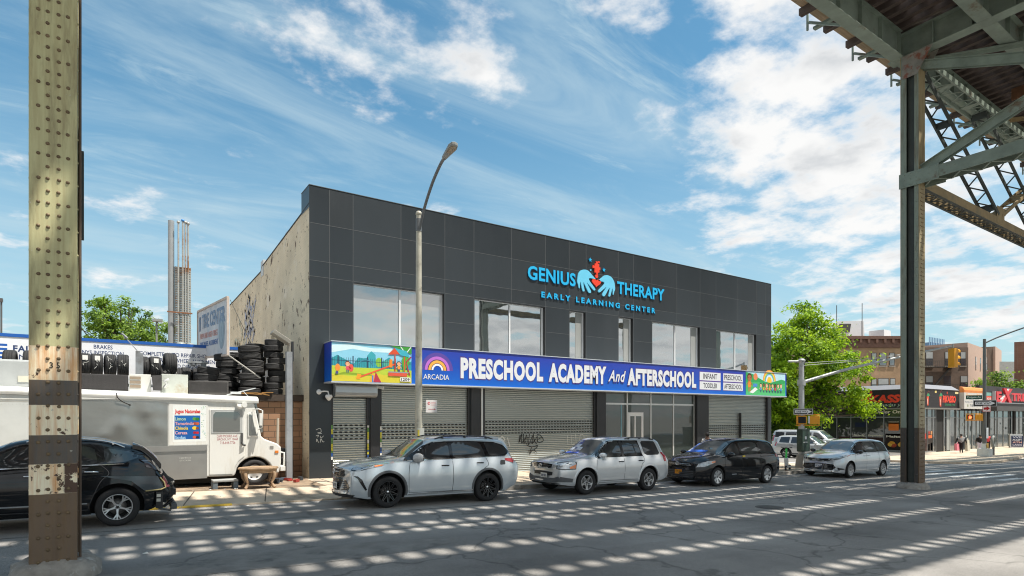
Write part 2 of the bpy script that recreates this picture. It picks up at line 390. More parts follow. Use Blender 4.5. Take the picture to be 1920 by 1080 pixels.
slab('kerb', [(5.2, KERB_Y), (29.4, KERB_Y)]+arcpts(29.4, 18.71, 3.16, -90, 0)+[(32.56, 70), (32.4, 70)]+arcpts(29.4, 18.71, 3.0, 0, -90)+[(5.2, KERB_Y+.16)], CONC2, .146)
far_edge = [(44.6, 17.6), (46.5, 16.3), (49.5, 15.4), (53, 15.5), (62, 16.9), (75, 19.1), (95, 21.5), (140, 25)]
slab('pavement', [(44.6, 22), (43.6, 20)]+far_edge+[(140, 60), (62, 60), (62, 22.5)], CONC, .15)
slab('pavement', [(44.6, 22), (62, 22.5), (62, 60), (44.6, 60)], mat('lot_asphalt', (.17, .16, .15), .9, var=.25, scale=.8, bump=.3), .146)
# pavement joints, a shallow dark groove each
mb = MB()
for i in range(20):
    x = 5.6+i*1.38
    if x < 31: mb.add([(x, KERB_Y+.2, gz(x)+.154), (x+.03, KERB_Y+.2, gz(x)+.154), (x+.03, 19.9, gz(x)+.154), (x, 19.9, gz(x)+.154)], [(0, 1, 2, 3)])
for x in (-6, -3.2, -.6, 1.5, 3.3):
    mb.add([(x-.25, KERB_Y+.1, gz(x)+.046), (x-.22, KERB_Y+.1, gz(x)+.046), (x+.2, 17.6, gz(x)+.155), (x+.17, 17.6, gz(x)+.155)], [(0, 1, 2, 3)])
for y in (17.1, 18.5): mb.add([(5.6, y, gz(5.6)+.154), (31, y, gz(31)+.154), (31, y+.03, gz(31)+.154), (5.6, y+.03, gz(5.6)+.154)], [(0, 1, 2, 3)])
tag(mb.build('pavement_joints', mat('joint_dirt', (.12, .10, .08), .95)), kind='structure')
# yellow painted kerb edge and the drain-side line
YEL = mat('worn_yellow_paint', (.62, .42, .05), .7, var=.3, scale=5, dirt=(.28, .25, .2), dscale=3.5, dlo=.5, dhi=.6)
mb = MB()
for a, b in ((-16, -2.0), (-1.9, .9), (1.0, 2.3)):
    mb.add([(a, KERB_Y-.004, gz(a)+.004), (b, KERB_Y-.004, gz(b)+.004), (b, KERB_Y-.004, gz(b)+.04), (a, KERB_Y-.004, gz(a)+.04), (b, KERB_Y+.11, gz(b)+.046), (a, KERB_Y+.11, gz(a)+.046)], [(0, 1, 2, 3), (3, 2, 4, 5)])
tag(mb.build('kerb_paint', YEL), kind='structure')
WHT = mat('worn_road_paint', (.82, .81, .77), .7, var=.2, scale=3, dirt=(.22, .215, .20), dscale=3.2, dlo=.52, dhi=.68)
mb = MB()
for k in range(12):
    y = 13.4-k*.98
    a, b = 32.9, 38.4
    mb.add([(a, y, gz(a)+.004), (b, y, gz(b)+.004), (b, y+.38, gz(b)+.004), (a, y+.38, gz(a)+.004)], [(0, 1, 2, 3)])
for k in range(9):
    x = 34.2+k*1.02
    mb.add([(x, 18.3, gz(x)+.004), (x+.4, 18.3, gz(x)+.004), (x+.4, 21.3, gz(x)+.004), (x, 21.3, gz(x)+.004)], [(0, 1, 2, 3)])
for k in range(10):
    y = 18-k*.98; a, b = 60+.8*k, 64+.8*k
    mb.add([(a, y, gz(a)+.004), (b, y, gz(b)+.004), (b, y+.38, gz(b)+.004), (a, y+.38, gz(a)+.004)], [(0, 1, 2, 3)])
tag(mb.build('crosswalk_bars', WHT), kind='structure')
SEAM = mat('faded_line', (.20, .195, .185), .85, var=.25, scale=4, dirt=(.11, .11, .105), dscale=2.5, dlo=.42, dhi=.6)
mb = MB()
for y, w, a, b in ((12.95, .07, -40, 32), (10.75, .05, 3, 34)):
    mb.add([(a, y, gz(a)+.004), (b, y, gz(b)+.004), (b, y+w, gz(b)+.004), (a, y+w, gz(a)+.004)], [(0, 1, 2, 3)])
tag(mb.build('lane_line', SEAM), kind='structure')
# old asphalt repairs
PATCH = mat('asphalt_patch', (.24, .228, .21), .9, var=.25, scale=3, bump=.3, bscale=60, dirt=(.09, .09, .088), dscale=1.2)
mb = MB()
def blobpoly(cx, cy, rx, ry, n=22, j=.14):
    return [(cx+rx*math.cos(2*math.pi*i/n)*(1+random.uniform(-j, j)), cy+ry*math.sin(2*math.pi*i/n)*(1+random.uniform(-j, j))) for i in range(n)]
for cx, cy, rx, ry in ((24.4, 9.6, 4.6, 1.1), (2.6, 9.3, 2.6, .55), (40, 9.7, 4, 1.0)):
    p = blobpoly(cx, cy, rx, ry); mb.add([(x, y, gz(x)+.005) for x, y in p], [tuple(range(len(p)))])
tag(mb.build('road_patch', PATCH), kind='structure')
# litter
def litter():
    ms = [hx('dedad2', .8), hx('b8a98c', .8), hx('6f6a62', .8), hx('c9d2d6', .7)]
    mb = MB(); rnd = random.Random(3)
    spots = [(rnd.uniform(-3, 5), rnd.uniform(15.8, 18)) for _ in range(26)]+[(rnd.uniform(5, 30), rnd.uniform(15.7, 19.6)) for _ in range(40)]+[(rnd.uniform(-.3, 5), rnd.uniform(18.9, 19.9)) for _ in range(30)]
    for x, y in spots:
        s = rnd.uniform(.015, .045); a = rnd.uniform(0, 6.28); z = gz(x)+.152
        pts = [(x+s*math.cos(a+i*2.09+rnd.uniform(-.4, .4)), y+s*math.sin(a+i*2.09), z+rnd.uniform(.0, s*.7)) for i in range(3)]+[(x, y, z+s*.8)]
        mb.add(pts, [(0, 1, 3), (1, 2, 3), (2, 0, 3)], rnd.choice(ms))
    for x, y in ((.35, 10.6), (3, 12.2), (26.3, 9.1), (2.1, 15.2), (2.6, 15.3)):
        s = rnd.uniform(.025, .05); z = gz(x)+.006
        mb.add([(x-s, y, z), (x+s, y-s*.5, z), (x+s*.5, y+s, z+.02), (x, y+.2*s, z+s*.25)], [(0, 1, 3), (1, 2, 3), (2, 0, 3)], ms[0])
    tag(mb.build('litter'), kind='stuff')
litter()

# a manhole cover in the pavement and one in the road
for x, y, r, up in ((8.6, 16.9, .30, .155), (14.5, 9.2, .36, .006)):
    mb = MB(); z = gz(x)+up
    mb.lathe([(.001, .004), (r*.86, .004), (r*.88, .0), (r*.93, .0), (r*.95, .005), (r, .004), (r, -.01)], 28, None, Matrix.Translation((x, y, z)))
    for k in range(6): mb.box((x-r*.7, y-r*.62+k*r*.22, z+.0045), (x+r*.7, y-r*.62+k*r*.22+.03, z+.008))
    tag(mb.build('manhole_cover', mat('cast_iron', (.09, .085, .08), .6, metal=.4, var=.3)), 'round iron cover set in the pavement by the street lamp' if up > .1 else 'round iron cover set in the road surface', 'manhole')
# ------------------------------------------------------------------ the elevated railway
GREEN = mat('viaduct_green', (.215, .265, .22), .55, var=.25, scale=1.6, bump=.15, bscale=22, dirt=(.13, .07, .035), dscale=1.1, dlo=.58, dhi=.74)
GDARK = mat('viaduct_dark', (.045, .055, .05), .6, var=.3, scale=1.5)
RUST = mat('rusty_steel', (.20, .095, .045), .8, var=.35, scale=2.5, bump=.25, bscale=25, dirt=(.07, .045, .03), dscale=1.7)
TAN = mat('faded_tan_steel', (.27, .20, .10), .6, var=.25, scale=2, dirt=(.17, .15, .09), dscale=1.4)
TIMBER = mat('creosote_timber', (.105, .078, .066), .9, var=.35, scale=3, bump=.3, bscale=20, stretch=(6, 1, 1))
BOARD = mat('walkway_boards', (.42, .31, .2), .85, var=.25, scale=3, stretch=(.5, 6, 1))
def column_paint(name, steps, streak):
    """paint bands up the column with rust running down through them"""
    m = bpy.data.materials.new(name); N, L, b = nodes_of(m)
    tc = N.new('ShaderNodeTexCoord'); o = tc.outputs['Object']
    geo = N.new('ShaderNodeSeparateXYZ'); L.new(o, geo.inputs[0])
    def noise(sc_, st, det=8, rough=.65):
        mp = N.new('ShaderNodeMapping'); mp.inputs[3].default_value = st; L.new(o, mp.inputs[0])
        t = N.new('ShaderNodeTexNoise'); L.new(mp.outputs[0], t.inputs[0]); t.inputs['Scale'].default_value = sc_; t.inputs['Detail'].default_value = det; t.inputs['Roughness'].default_value = rough; return t.outputs[0]
    def rng(x, a, b_, c=0., d=1.):
        r = N.new('ShaderNodeMapRange'); L.new(x, r.inputs[0])
        for i, q in enumerate((a, b_, c, d)): r.inputs[i+1].default_value = q
        return r.outputs[0]
    def mix(f, a, c, blend='MIX'):
        q = N.new('ShaderNodeMix'); q.data_type = 'RGBA'; q.blend_type = blend
        if isinstance(f, (int, float)): q.inputs[0].default_value = f
        else: L.new(f, q.inputs[0])
        for s_, x in ((6, a), (7, c)):
            if isinstance(x, tuple): q.inputs[s_].default_value = (*x, 1)
            else: L.new(x, q.inputs[s_])
        return q.outputs[2]
    def mth(op, a, c):
        q = N.new('ShaderNodeMath'); q.operation = op; q.use_clamp = op == 'MULTIPLY'
        for i, x in enumerate((a, c)):
            if isinstance(x, (int, float)): q.inputs[i].default_value = x
            else: L.new(x, q.inputs[i])
        return q.outputs[0]
    zed = mth('ADD', geo.outputs[2], mth('MULTIPLY', noise(9, (1, 1, 1)), .012))
    col = steps[0][1]; pale = None
    for z, c, p, peel in steps[1:]:
        s = rng(zed, z-.004, z+.004)
        col = mix(s, col, c)
        pale = (s, p, peel) if pale is None else pale
    # pale bands rust harder
    base = col
    st = rng(noise(1.0, (16, 16, .9)), .40, .72); st2 = rng(noise(2.6, (2.2, 2.2, .3), 10), .50, .68)
    base = mix(mth('MULTIPLY', st, streak), base, (.20, .115, .035))
    base = mix(mth('MULTIPLY', st2, .60), base, (.11, .065, .03))
    run = rng(noise(1.0, (15, 15, .7)), .44, .68); edge = rng(noise(2.2, (1, 1, .35), 9), .47, .62)
    for i, (z, c, p, peel) in enumerate(steps[1:]):
        z1 = steps[i+2][0] if i+2 < len(steps) else 99.
        if not p: continue
        band = mth('MULTIPLY', rng(zed, z-.004, z+.004), rng(zed, z1-.004, z1+.004, 1., 0.))
        bc = mix(mth('MULTIPLY', run, .85), mix(mth('MULTIPLY', edge, .85), c, (.78, .42, .11)), (.60, .22, .035))
        base = mix(band, base, bc)
        pf = mth('MULTIPLY', band, rng(noise(4.2 if peel else 5.5, (1, 1, 1), 9), (.55-.06*peel) if peel else .645, (.562-.06*peel) if peel else .657))
        base = mix(pf, base, (.085, .045, .028))
        if peel:
            pf2 = mth('MULTIPLY', band, rng(geo.outputs[0], .10, .12)); pf2 = mth('MULTIPLY', pf2, rng(noise(5, (1, 1, 1), 8), .47, .485))
            base = mix(pf2, base, (.085, .045, .028))
    chips = rng(noise(7.5, (1, 1, 1), 9, .72), .665, .68); base = mix(mth('MULTIPLY', chips, .8), base, (.48, .47, .40))
    L.new(base, b.inputs['Base Color']); b.inputs['Roughness'].default_value = .55
    bp = N.new('ShaderNodeBump'); bp.inputs['Strength'].default_value = .3; bp.inputs['Distance'].default_value = .01; L.new(noise(14, (1, 1, .6)), bp.inputs['Height']); L.new(bp.outputs[0], b.inputs['Normal'])
    return m
CREAM = (.92, .84, .62); DK = (.095, .088, .082); OLV = (.50, .485, .265)
COLMAT = column_paint('banded_column_paint', [(0, (.15, .105, .07)), (.985, CREAM, 1, .1), (1.365, DK, 0, 0), (1.735, CREAM, 1, 0), (2.115, DK, 0, 0), (2.435, CREAM, 1, 0), (2.865, OLV, 0, 0)], .42)
COLMAT2 = column_paint('green_column_paint', [(0, (.055, .05, .045)), (2.15, (.23, .28, .23), 0, 0)], .2)
COLRUST = column_paint('rusted_column_face', [(0, (.10, .06, .035)), (2.15, (.34, .29, .17), 0, 0)], .7)
RIV = mat('rusty_rivet', (.17, .12, .065), .6, var=.4, scale=4, dirt=(.09, .06, .04), dscale=6)
CONCB = mat('lumpy_concrete', (.30, .28, .25), .95, var=.4, scale=4, bump=.8, bscale=16, dirt=(.42, .41, .38), dscale=7, dlo=.56, dhi=.66)
ZB = 15.5                                     # underside of the girders
ZT = 16.5                                     # underside of the ties
YF, YN = 9.8, -.25                            # column lines
via = thing('elevated_viaduct', 'green riveted steel elevated railway viaduct over the avenue', 'viaduct', (24, 9.8, gz(24)))
def vpart(mb, name, m=None, label=None, bevel=0., kind=None):
    o = mb.build(name, m, via, world=True, bevel=bevel); tag(o, label, kind=kind); return o
def rivet(mb, x, y, z, r, m, ax=(0, -1, 0)):
    q = Vector(ax).to_track_quat('Z', 'Y').to_matrix().to_4x4()
    mb.lathe([(r, 0), (r*.86, r*.45), (r*.5, r*.75), (.001, r*.86)], 8, m, Matrix.Translation((x, y, z)) @ q)
def column(x, y, face, side, top=ZB, rv=True, label=None, far=False):
    """column with front and back riveted plates, flange angles and a recessed web, in a part whose own origin is its foot"""
    o = bpy.data.objects.new('column', None)
    g = gz(x)+.12; mb = MB(); h = top-g; w = .245; d = .31
    mb.box((-w, -d, 0), (w, -d+.022, h), face); mb.box((-w, d-.022, 0), (w, d, h), face)
    for sx in (-1, 1):
        for y0, y1 in ((-d+.022, -d+.16), (d-.20, d-.022)):
            mb.box((min(sx*(w-.025), sx*(w-.003)), y0, 0), (max(sx*(w-.025), sx*(w-.003)), y1, h), side)
    mb.box((-.05, -d+.024, 0), (.05, d-.024, h), GDARK); 
    for sx in (-1, 1): mb.box((min(sx*.05, sx*.13), -d+.16, 0), (max(sx*.05, sx*.13), d-.2, h), GDARK)
    if rv:
        z = .12; k = 0
        while z < min(h-.3, 11):
            xs = (-.055, .055) if k % 2 else (-.15, -.055, .055, .15)
            for q in xs: rivet(mb, q+random.uniform(-.004, .004), -d, z+random.uniform(-.006, .006), .023, RIV)
            if k % 2 == 0:
                for sx in (-1, 1):
                    for yy in (-d+.09, d-.11): rivet(mb, sx*(w-.003), yy, z, .017, side, (sx, 0, 0))
            z += .152; k += 1
    me = mb.build('column', None, via); me.location = Vector((x, y, g))-Vector(via.location)
    tag(me, label)
    # lumpy concrete collar
    c = MB(); prof = []; n = 28; rows = [(.50, -.13), (.47, .0), (.43, .06), (.38, .10), (.28, .13), (0, .13)]
    vs = []; fs = []; rnd = random.Random(int(x*7+y))
    for i in range(n):
        a = 2*math.pi*i/n; sq = 1/max(abs(math.cos(a)), abs(math.sin(a)))**.55
        for r, z in rows: vs.append((r*sq*math.cos(a)*(1+rnd.uniform(-.07, .07)), r*sq*math.sin(a)*(1+rnd.uniform(-.07, .07)), z+rnd.uniform(-.025, .025)*(z > -.1)))
    k = len(rows)
    for i in range(n):
        for j in range(k-1): fs.append((i*k+j, (i+1) % n*k+j, (i+1) % n*k+j+1, i*k+j+1))
    c.add([(x+a, y+b, g+z) for a, b, z in vs], fs, CONCB, True)
    vpart(c, 'concrete_base')
    return me
BENTS = [-41.4, -16.7, -.68, 24.55, 40.6, 65, 81, 105.4]
for x in BENTS:
    if x == -.68:
        cl = column(x, YF-.01, COLMAT, COLMAT, label='rust streaked riveted column with cream and black painted bands, numbered 35')
        t = MB(); t.text('3', (-.04, -.3125, 2.715-gz(x)-.12), (1, 0, 0), (0, 0, 1), .036, .078, .002, bold=.01); t.text('5', (.03, -.3125, 2.715-gz(x)-.12), (1, 0, 0), (0, 0, 1), .036, .078, .002, bold=.01)
        t.build('stencilled_number', hx('15130f', .8), cl)
        p = MB(); p.box((-.68+.25, 9.75, 4.3), (-.68+.263, 10.02, 5.85)); p.box((-.68+.263, 9.85, 4.5), (-.68+.30, 9.90, 5.7)); p.prism([(-.43, 9.76, 5.85), (-.43, 9.95, 5.85), (-.43, 9.95, 6.1)], (.012, 0, 0))
        vpart(p, 'gusset_plate', GDARK)
        p = MB(); p.tube([(-.68+.27, 9.60, .2), (-.68+.27, 9.60, 15)], .018, 6); vpart(p, 'conduit', mat('conduit', (.10, .07, .05), .7))
    else:
        column(x, YF, COLRUST if x == 24.55 else COLMAT2, COLMAT2, rv=(x == 24.55), label='green riveted column with a rusted front face and a black painted foot' if x == 24.55 else None)
    column(x, YN, COLMAT2, COLMAT2, rv=False)
    # cross girder: web with flanges, stiffeners, brackets out to the walkway
    g = MB(); a, b = YN-.35, YF+.75
    g.box((x-.02, a, ZB+.03), (x+.02, b, ZT-.12)); g.box((x-.24, a, ZB), (x+.24, b, ZB+.03)); g.box((x-.24, a, ZT-.12), (x+.24, b, ZT-.09))
    for k in range(10):
        yy = a+.3+k*(b-a-.6)/9
        for sx in (-1, 1): g.box((min(x+sx*.02, x+sx*.2), yy, ZB+.03), (max(x+sx*.02, x+sx*.2), yy+.02, ZT-.12))
    vpart(g, 'cross_girder', GREEN)
    for sx in (-1, 1):
        g = MB(); g.prism([(x+sx*.262, YF-.75, ZB-.004), (x+sx*.262, YF+.25, ZB-.004), (x+sx*.262, YF+.25, ZB-.85), (x+sx*.262, YF-.25, ZB-.85)], (sx*.012, 0, 0))
        vpart(g, 'gusset_plate', mat('pale_gusset', (.23, .22, .19), .6, var=.3, scale=3, dirt=(.22, .08, .05), dscale=2, dlo=.5, dhi=.6))
    # transverse strut with lacing under it, and the cross brace above
    zs = 10.85
    g = MB()
    g.box((x-.30, YN+.3, zs-.2), (x-.275, YF-.3, zs+.2)); g.box((x+.275, YN+.3, zs-.2), (x+.30, YF-.3, zs+.2)); g.box((x-.30, YN+.3, zs+.2), (x+.30, YF-.3, zs+.22))
    n = 22
    for k in range(n):
        y0 = YN+.3+(YF-YN-.6)*k/n; y1 = YN+.3+(YF-YN-.6)*(k+1)/n; s = 1 if k % 2 else -1
        g.bar((x-s*.28, y0, zs-.21), (x+s*.28, y1, zs-.21), .06, .014)
    vpart(g, 'strut', GREEN)
    for sx in (-1, 1):
        g = MB(); g.box((x+sx*.305-.008, YF-.95, zs-.27), (x+sx*.305+.008, YF+.33, zs+.27))
        for i in range(6):
            for j in range(3): rivet(g, x-.313, YF-.85+i*.2, zs-.2+j*.2, .02, None, (-1, 0, 0)) if sx < 0 else None
        vpart(g, 'gusset_plate', GREEN)
    for (y0, z0, y1, z1) in ((YF-.3, zs+.28, YN+.3, ZB-.5), (YN+.3, zs+.28, YF-.3, ZB-.5)):
        g = MB()
        for sx in (-1, 1): g.bar((x+sx*.1, y0, z0), (x+sx*.1, y1, z1), .02, .3); g.bar((x+sx*.16, y0, z0+.14), (x+sx*.16, y1, z1+.14), .12, .02)
        vpart(g, 'brace', GREEN)
# longitudinal girders
GY = [10.2, 7.55, 6.0, 3.9, 1.8, -.3]
for y in GY:
    for x0, x1 in zip(BENTS, BENTS[1:]):
        g = MB(); a, b = x0+.25, x1-.25
        g.box((a, y-.012, ZB+.03), (b, y+.012, ZT-.03)); g.box((a, y-.21, ZB), (b, y+.21, ZB+.028)); g.box((a, y-.17, ZT-.03), (b, y+.17, ZT-.004))
        n = int((b-a)/1.4)
        for k in range(n+1):
            xx = a+.05+(b-a-.15)*k/n
            for sy in (-1, 1): g.box((xx, min(y+sy*.012, y+sy*.15), ZB+.03), (xx+.02, max(y+sy*.012, y+sy*.15), ZT-.03))
        vpart(g, 'girder', GREEN if y in (10.2, 7.55) else RUST)
# lateral bracing in the plane of the girder feet
for x0, x1 in zip(BENTS[3:7], BENTS[4:8]):
    L_ = x1-x0; n = max(2, round(L_/8))
    for k in range(n):
        xa = x0+L_*k/n; xb = x0+L_*(k+1)/n
        g = MB(); g.bar((xa+.3, 9.9, ZB-.06), (xb-.3, -.1, ZB-.06), .22, .05); g.bar((xa+.3, 9.9, ZB-.13), (xb-.3, -.1, ZB-.13), .02, .14); vpart(g, 'brace', TAN if k else GREEN)
        g = MB(); g.bar((xa+.3, -.1, ZB-.2), (xb-.3, 9.9, ZB-.2), .22, .04); vpart(g, 'brace', RUST)
        g = MB()
        for yy in (3.0, 7.0): g.bar((xb-.5, yy-2.1, ZB+.5), (xb-.5, yy+2, ZB+.5), .05, .5)
        vpart(g, 'cross_frame', RUST)
def laced(mb, a, b, w, h, m, lat, n, up=(0, 0, 1)):
    """two angle chords a distance w apart along lat, joined by zig-zag lacing bars"""
    a, b, lat = Vector(a), Vector(b), Vector(lat)
    for s in (-1, 1): mb.bar(a+lat*(s*w/2), b+lat*(s*w/2), .07, h, m, up)
    for k in range(n):
        p = a+(b-a)*(k/n); q = a+(b-a)*((k+1)/n); s = 1 if k % 2 else -1
        mb.bar(p-lat*(s*w/2), q+lat*(s*w/2), .055, .02, m, up)
        if k % 5 == 0: mb.bar(p-lat*(w/2), p+lat*(w/2), .3, .03, m, up)
for x0, x1 in ((-16.7, -.68), (24.55, 40.6), (65, 81)):
    xm = (x0+x1)/2; zs = 10.75
    for y in (YF, YN):
        g = MB(); g.bar((x0+.3, y-.26, zs), (x1-.3, y-.26, zs), .03, .34, TAN); g.bar((x0+.3, y+.26, zs), (x1-.3, y+.26, zs), .03, .34, TAN)
        n = 34
        for k in range(n):
            xa = x0+.3+(x1-x0-.6)*k/n; xb = x0+.3+(x1-x0-.6)*(k+1)/n; s = 1 if k % 2 else -1
            g.bar((xa, y-s*.25, zs-.16), (xb, y+s*.25, zs-.16), .07, .02, GDARK); g.bar((xa, y-.25, zs-.17), (xa, y+.25, zs-.17), .04, .02, GDARK)
        g.bar((x0+.3, y-.24, zs-.2), (x1-.3, y-.24, zs-.2), .10, .03, GDARK); g.bar((x0+.3, y+.24, zs-.2), (x1-.3, y+.24, zs-.2), .10, .03, GDARK)
        vpart(g, 'strut', None, 'faded tan lengthwise strut with zigzag lacing')
        for xa, za, xb, zb in ((x0+.4, ZB-.6, xm-.2, zs+.3), (x1-.4, ZB-.6, xm+.2, zs+.3), (xm-1.6, ZB-.4, x1-1.4, zs+.3)):
            g = MB(); laced(g, (xa, y, za), (xb, y, zb), .52, .16, GDARK if xa < xm else TAN, (0, 1, 0), 16, (1, 0, 0)); vpart(g, 'brace')
        g = MB(); g.box((xm-.45, y-.285, zs-.1), (xm+.45, y-.275, zs+.65)); vpart(g, 'gusset_plate', TAN)
        g = MB(); laced(g, (x0+.3, y, ZB-.25), (x1-.3, y, ZB-.25), .75, .2, GREEN, (0, 1, 0), 30); vpart(g, 'strut')
# deck: ties, boards, rails
X0, X1 = -45., 150.
def tie_box(mb, x, y0, y1): mb.box((x-.1, y0, ZT), (x+.1, y1, ZT+.24))
PT = .545
rest = MB(); k = 0; x = X0
while x < X1:
    lng = k % 3 == 0
    y1 = 11.74 if lng else 11.0
    if 20 < x < 47: m_ = MB(); tie_box(m_, x, -2.0, y1); vpart(m_, 'tie', TIMBER)
    else: tie_box(rest, x, -2.0, y1)
    x += PT; k += 1
vpart(rest, 'ties', TIMBER, kind='stuff')
# solid planking between the gaps that let the light through to the street
OPEN = [(10.42, 10.95), (9.2, 9.55), (8.62, 8.9), (7.74, 7.97), (6.98, 7.22), (6.32, 6.68), (5.0, 5.35), (4.4, 4.72), (2.35, 2.75), (1.15, 1.5), (.55, .85), (-1.5, -1.2)]
edges = [11.66]+[e for a, b in OPEN for e in (b, a)]+[-2.05]
for i in range(0, len(edges), 2):
    y1, y0 = edges[i], edges[i+1]
    n = max(1, round((y1-y0)/.24)); w = (y1-y0)/n; mb = MB()
    for j in range(n): mb.box((X0 if i else 19.5, y0+j*w+.004, ZT+.243), (X1, y0+(j+1)*w-.004, ZT+.29))
    vpart(mb, 'planking', BOARD if i == 0 else TIMBER)
for y in GY:
    mb = MB(); c = y+.18 if GY.index(y) % 2 else y-.18
    mb.box((X0, c-.035, ZT+.293), (X1, c+.035, ZT+.44)); vpart(mb, 'rail', RUST)
# handrail brackets hanging off some tie ends
x = X0; k = 0
while x < X1:
    if k % 6 == 1:
        mbB = MB(); mbB.bar((x, 11.72, ZT-.02), (x, 10.4, ZB+.15), .08, .08, GREEN); mbB.bar((x, 11.78, ZT-.28), (x, 11.78, ZT+1.05), .06, .06, GREEN); mbB.bar((x+.3, 10.4, ZT-.15), (x+.3, 11.7, ZT-.15), .16, .09, GREEN)
        if -10 < x < 90: vpart(mbB, 'walkway_bracket')
    x += PT; k += 1
mb = MB()
for z in (.6, 1.05): mb.bar((X0, 11.78, ZT+z), (X1, 11.78, ZT+z), .04, .04)
vpart(mb, 'handrail', GDARK)
# ------------------------------------------------------------------ the school building
PANEL = mat('charcoal_panel', (.029, .036, .042), .34, var=.14, scale=.35, spec=.45, bump=.12, bscale=.9)
JOINT = mat('panel_joint', (.115, .122, .127), .6, var=.05)
PIER = mat('dark_pier', (.022, .023, .026), .4, var=.15)
STUCCO = brickmat('peeling_painted_brick', (.74, .66, .50), (.71, .63, .47), (.66, .58, .43), bw=.24, bh=.085, mort=.006, axis='YZ', rough=.85,
                  peel=[((.78, .72, .60), .9, .56, .66), ((.50, .43, .32), .7, .62, .74), ((.13, .09, .06), 2.3, .605, .625), ((.09, .06, .04), 5.5, .64, .655)])
STEEL = mat('galvanised_slats', (.43, .465, .45), .34, metal=.65, var=.05, scale=.4, stretch=(.4, 1, .6))
SLOT = mat('slot_shadow', (.018, .018, .017), .8, var=0)
ALU = mat('aluminium_frame', (.62, .64, .64), .4, metal=.3, var=.05)
WFR = mat('white_frame', (.72, .73, .73), .4, var=.04)
BFR = mat('black_frame', (.02, .02, .022), .4, var=.05)
PANE = glassmat('upper_window_glass', (.24, .245, .24), .26)
PANE2 = glassmat('clear_window_glass', (.05, .055, .055), .46)
SHOPG = glassmat('storefront_glass', (.030, .042, .038), .02)
BX0, BX1, BY, BZ = 5.3, 31.7, 20.0, 9.83
bld = thing('school_building', 'two storey charcoal panelled school building with steel shutters and a peeling beige brick side', 'building', (18.5, 26, gz(18.5)))
def bpart(mb, name, m=None, label=None, bevel=0., par=None, kind=None):
    o = mb.build(name, m, par or bld, world=True, bevel=bevel); return tag(o, label, kind=kind)
def wall_grid(mb, x0, x1, z0, z1, yf, yb, holes, m):
    xs = sorted({x0, x1, *[q for h in holes for q in (h[0], h[1])]}); zs = sorted({z0, z1, *[q for h in holes for q in (h[2], h[3])]})
    for i in range(len(xs)-1):
        for j in range(len(zs)-1):
            cx, cz = (xs[i]+xs[i+1])/2, (zs[j]+zs[j+1])/2
            if any(h[0] < cx < h[1] and h[2] < cz < h[3] for h in holes): continue
            mb.add([(xs[i], yf, zs[j]), (xs[i+1], yf, zs[j]), (xs[i+1], yf, zs[j+1]), (xs[i], yf, zs[j+1])], [(0, 1, 2, 3)], m)
    for a, b, c, d in holes:
        mb.add([(a, yf, c), (b, yf, c), (b, yf, d), (a, yf, d), (a, yb, c), (b, yb, c), (b, yb, d), (a, yb, d)], [(0, 4, 7, 3), (1, 2, 6, 5), (3, 7, 6, 2), (0, 1, 5, 4)], BFR)
UPW = [(6.81, 10.33), (11.67, 15.15), (16.50, 17.42), (19.46, 20.39), (21.72, 25.29), (26.65, 30.24)]
WZ0, WZ1 = 4.3, 6.76
GRD = [(6.03, 7.37, 2.78), (7.77, 11.46, 3.22), (12.09, 18.03, 3.22), (18.65, 24.99, 3.22), (25.98, 31.38, 3.22)]
zb = gz(31.7)-.1
holes = [(a, b, WZ0, WZ1) for a, b in UPW]+[(a, b, zb-.5, c) for a, b, c in GRD]
mb = MB(); wall_grid(mb, BX0, BX1, zb-.5, BZ, BY, BY+.24, holes, PANEL)
mb.add([(BX0, BY, 9.1), (BX0, BY, BZ), (BX0, BY+1.0, BZ), (BX0, BY+1.0, 9.1)], [(0, 1, 2, 3)], PANEL)
mb.add([(BX1, BY, zb-.5), (BX1, BY+16.8, zb-.5), (BX1, BY+16.8, BZ-.9), (BX1, BY+1.01, BZ-.9), (BX1, BY+1, BZ), (BX1, BY, BZ)], [(0, 1, 2, 3, 4, 5)], PANEL)
mb.add([(BX0, BY, BZ), (BX1, BY, BZ), (BX1, BY+1.0, BZ), (BX0, BY+1.0, BZ)], [(0, 1, 2, 3)], JOINT)
mb.add([(BX0+.1, BY+1.0, BZ), (BX1, BY+1.0, BZ), (BX1, BY+1.0, BZ-3), (BX0+.1, BY+1.0, BZ-3)], [(0, 1, 2, 3)], PANEL)
bpart(mb, 'front_wall')
CLAD = [mat('charcoal_panel_%s' % n, tuple(q*k for q in (.029, .036, .042)), .30+.05*i, var=.12, scale=.45, spec=.45, bump=.10, bscale=.8, dirt=(.045, .052, .058), dscale=.5, dlo=.5, dhi=.8, stretch=(1, 1, .25)) for i, (n, k) in enumerate((('mid', 1.), ('light', 1.13), ('deep', .88)))]
mb = MB(); rc = random.Random(21); xs_ = [BX0, 5.98, 6.79, 8.57, 10.36, 11.64, 13.41, 15.17, 16.47, 17.45, 19.43, 20.42, 21.69, 23.5, 25.31, 26.62, 28.46, 30.27, 31.15, BX1]; zs_ = [4.62, 5.71, 6.80, 7.33, 8.58, BZ]
for a, b in zip(xs_, xs_[1:]):
    for c, d in zip(zs_, zs_[1:]):
        if c < 6.7 and any(p-.05 < (a+b)/2 < q+.05 for p, q in UPW): continue
        t = [rc.uniform(0, .0012) for _ in range(4)]
        mb.add([(a+.006, BY-.0006-t[0], c+.006), (b-.006, BY-.0006-t[1], c+.006), (b-.006, BY-.0006-t[2], d-.006), (a+.006, BY-.0006-t[3], d-.006)], [(0, 1, 2, 3)], rc.choice(CLAD))
bpart(mb, 'cladding')
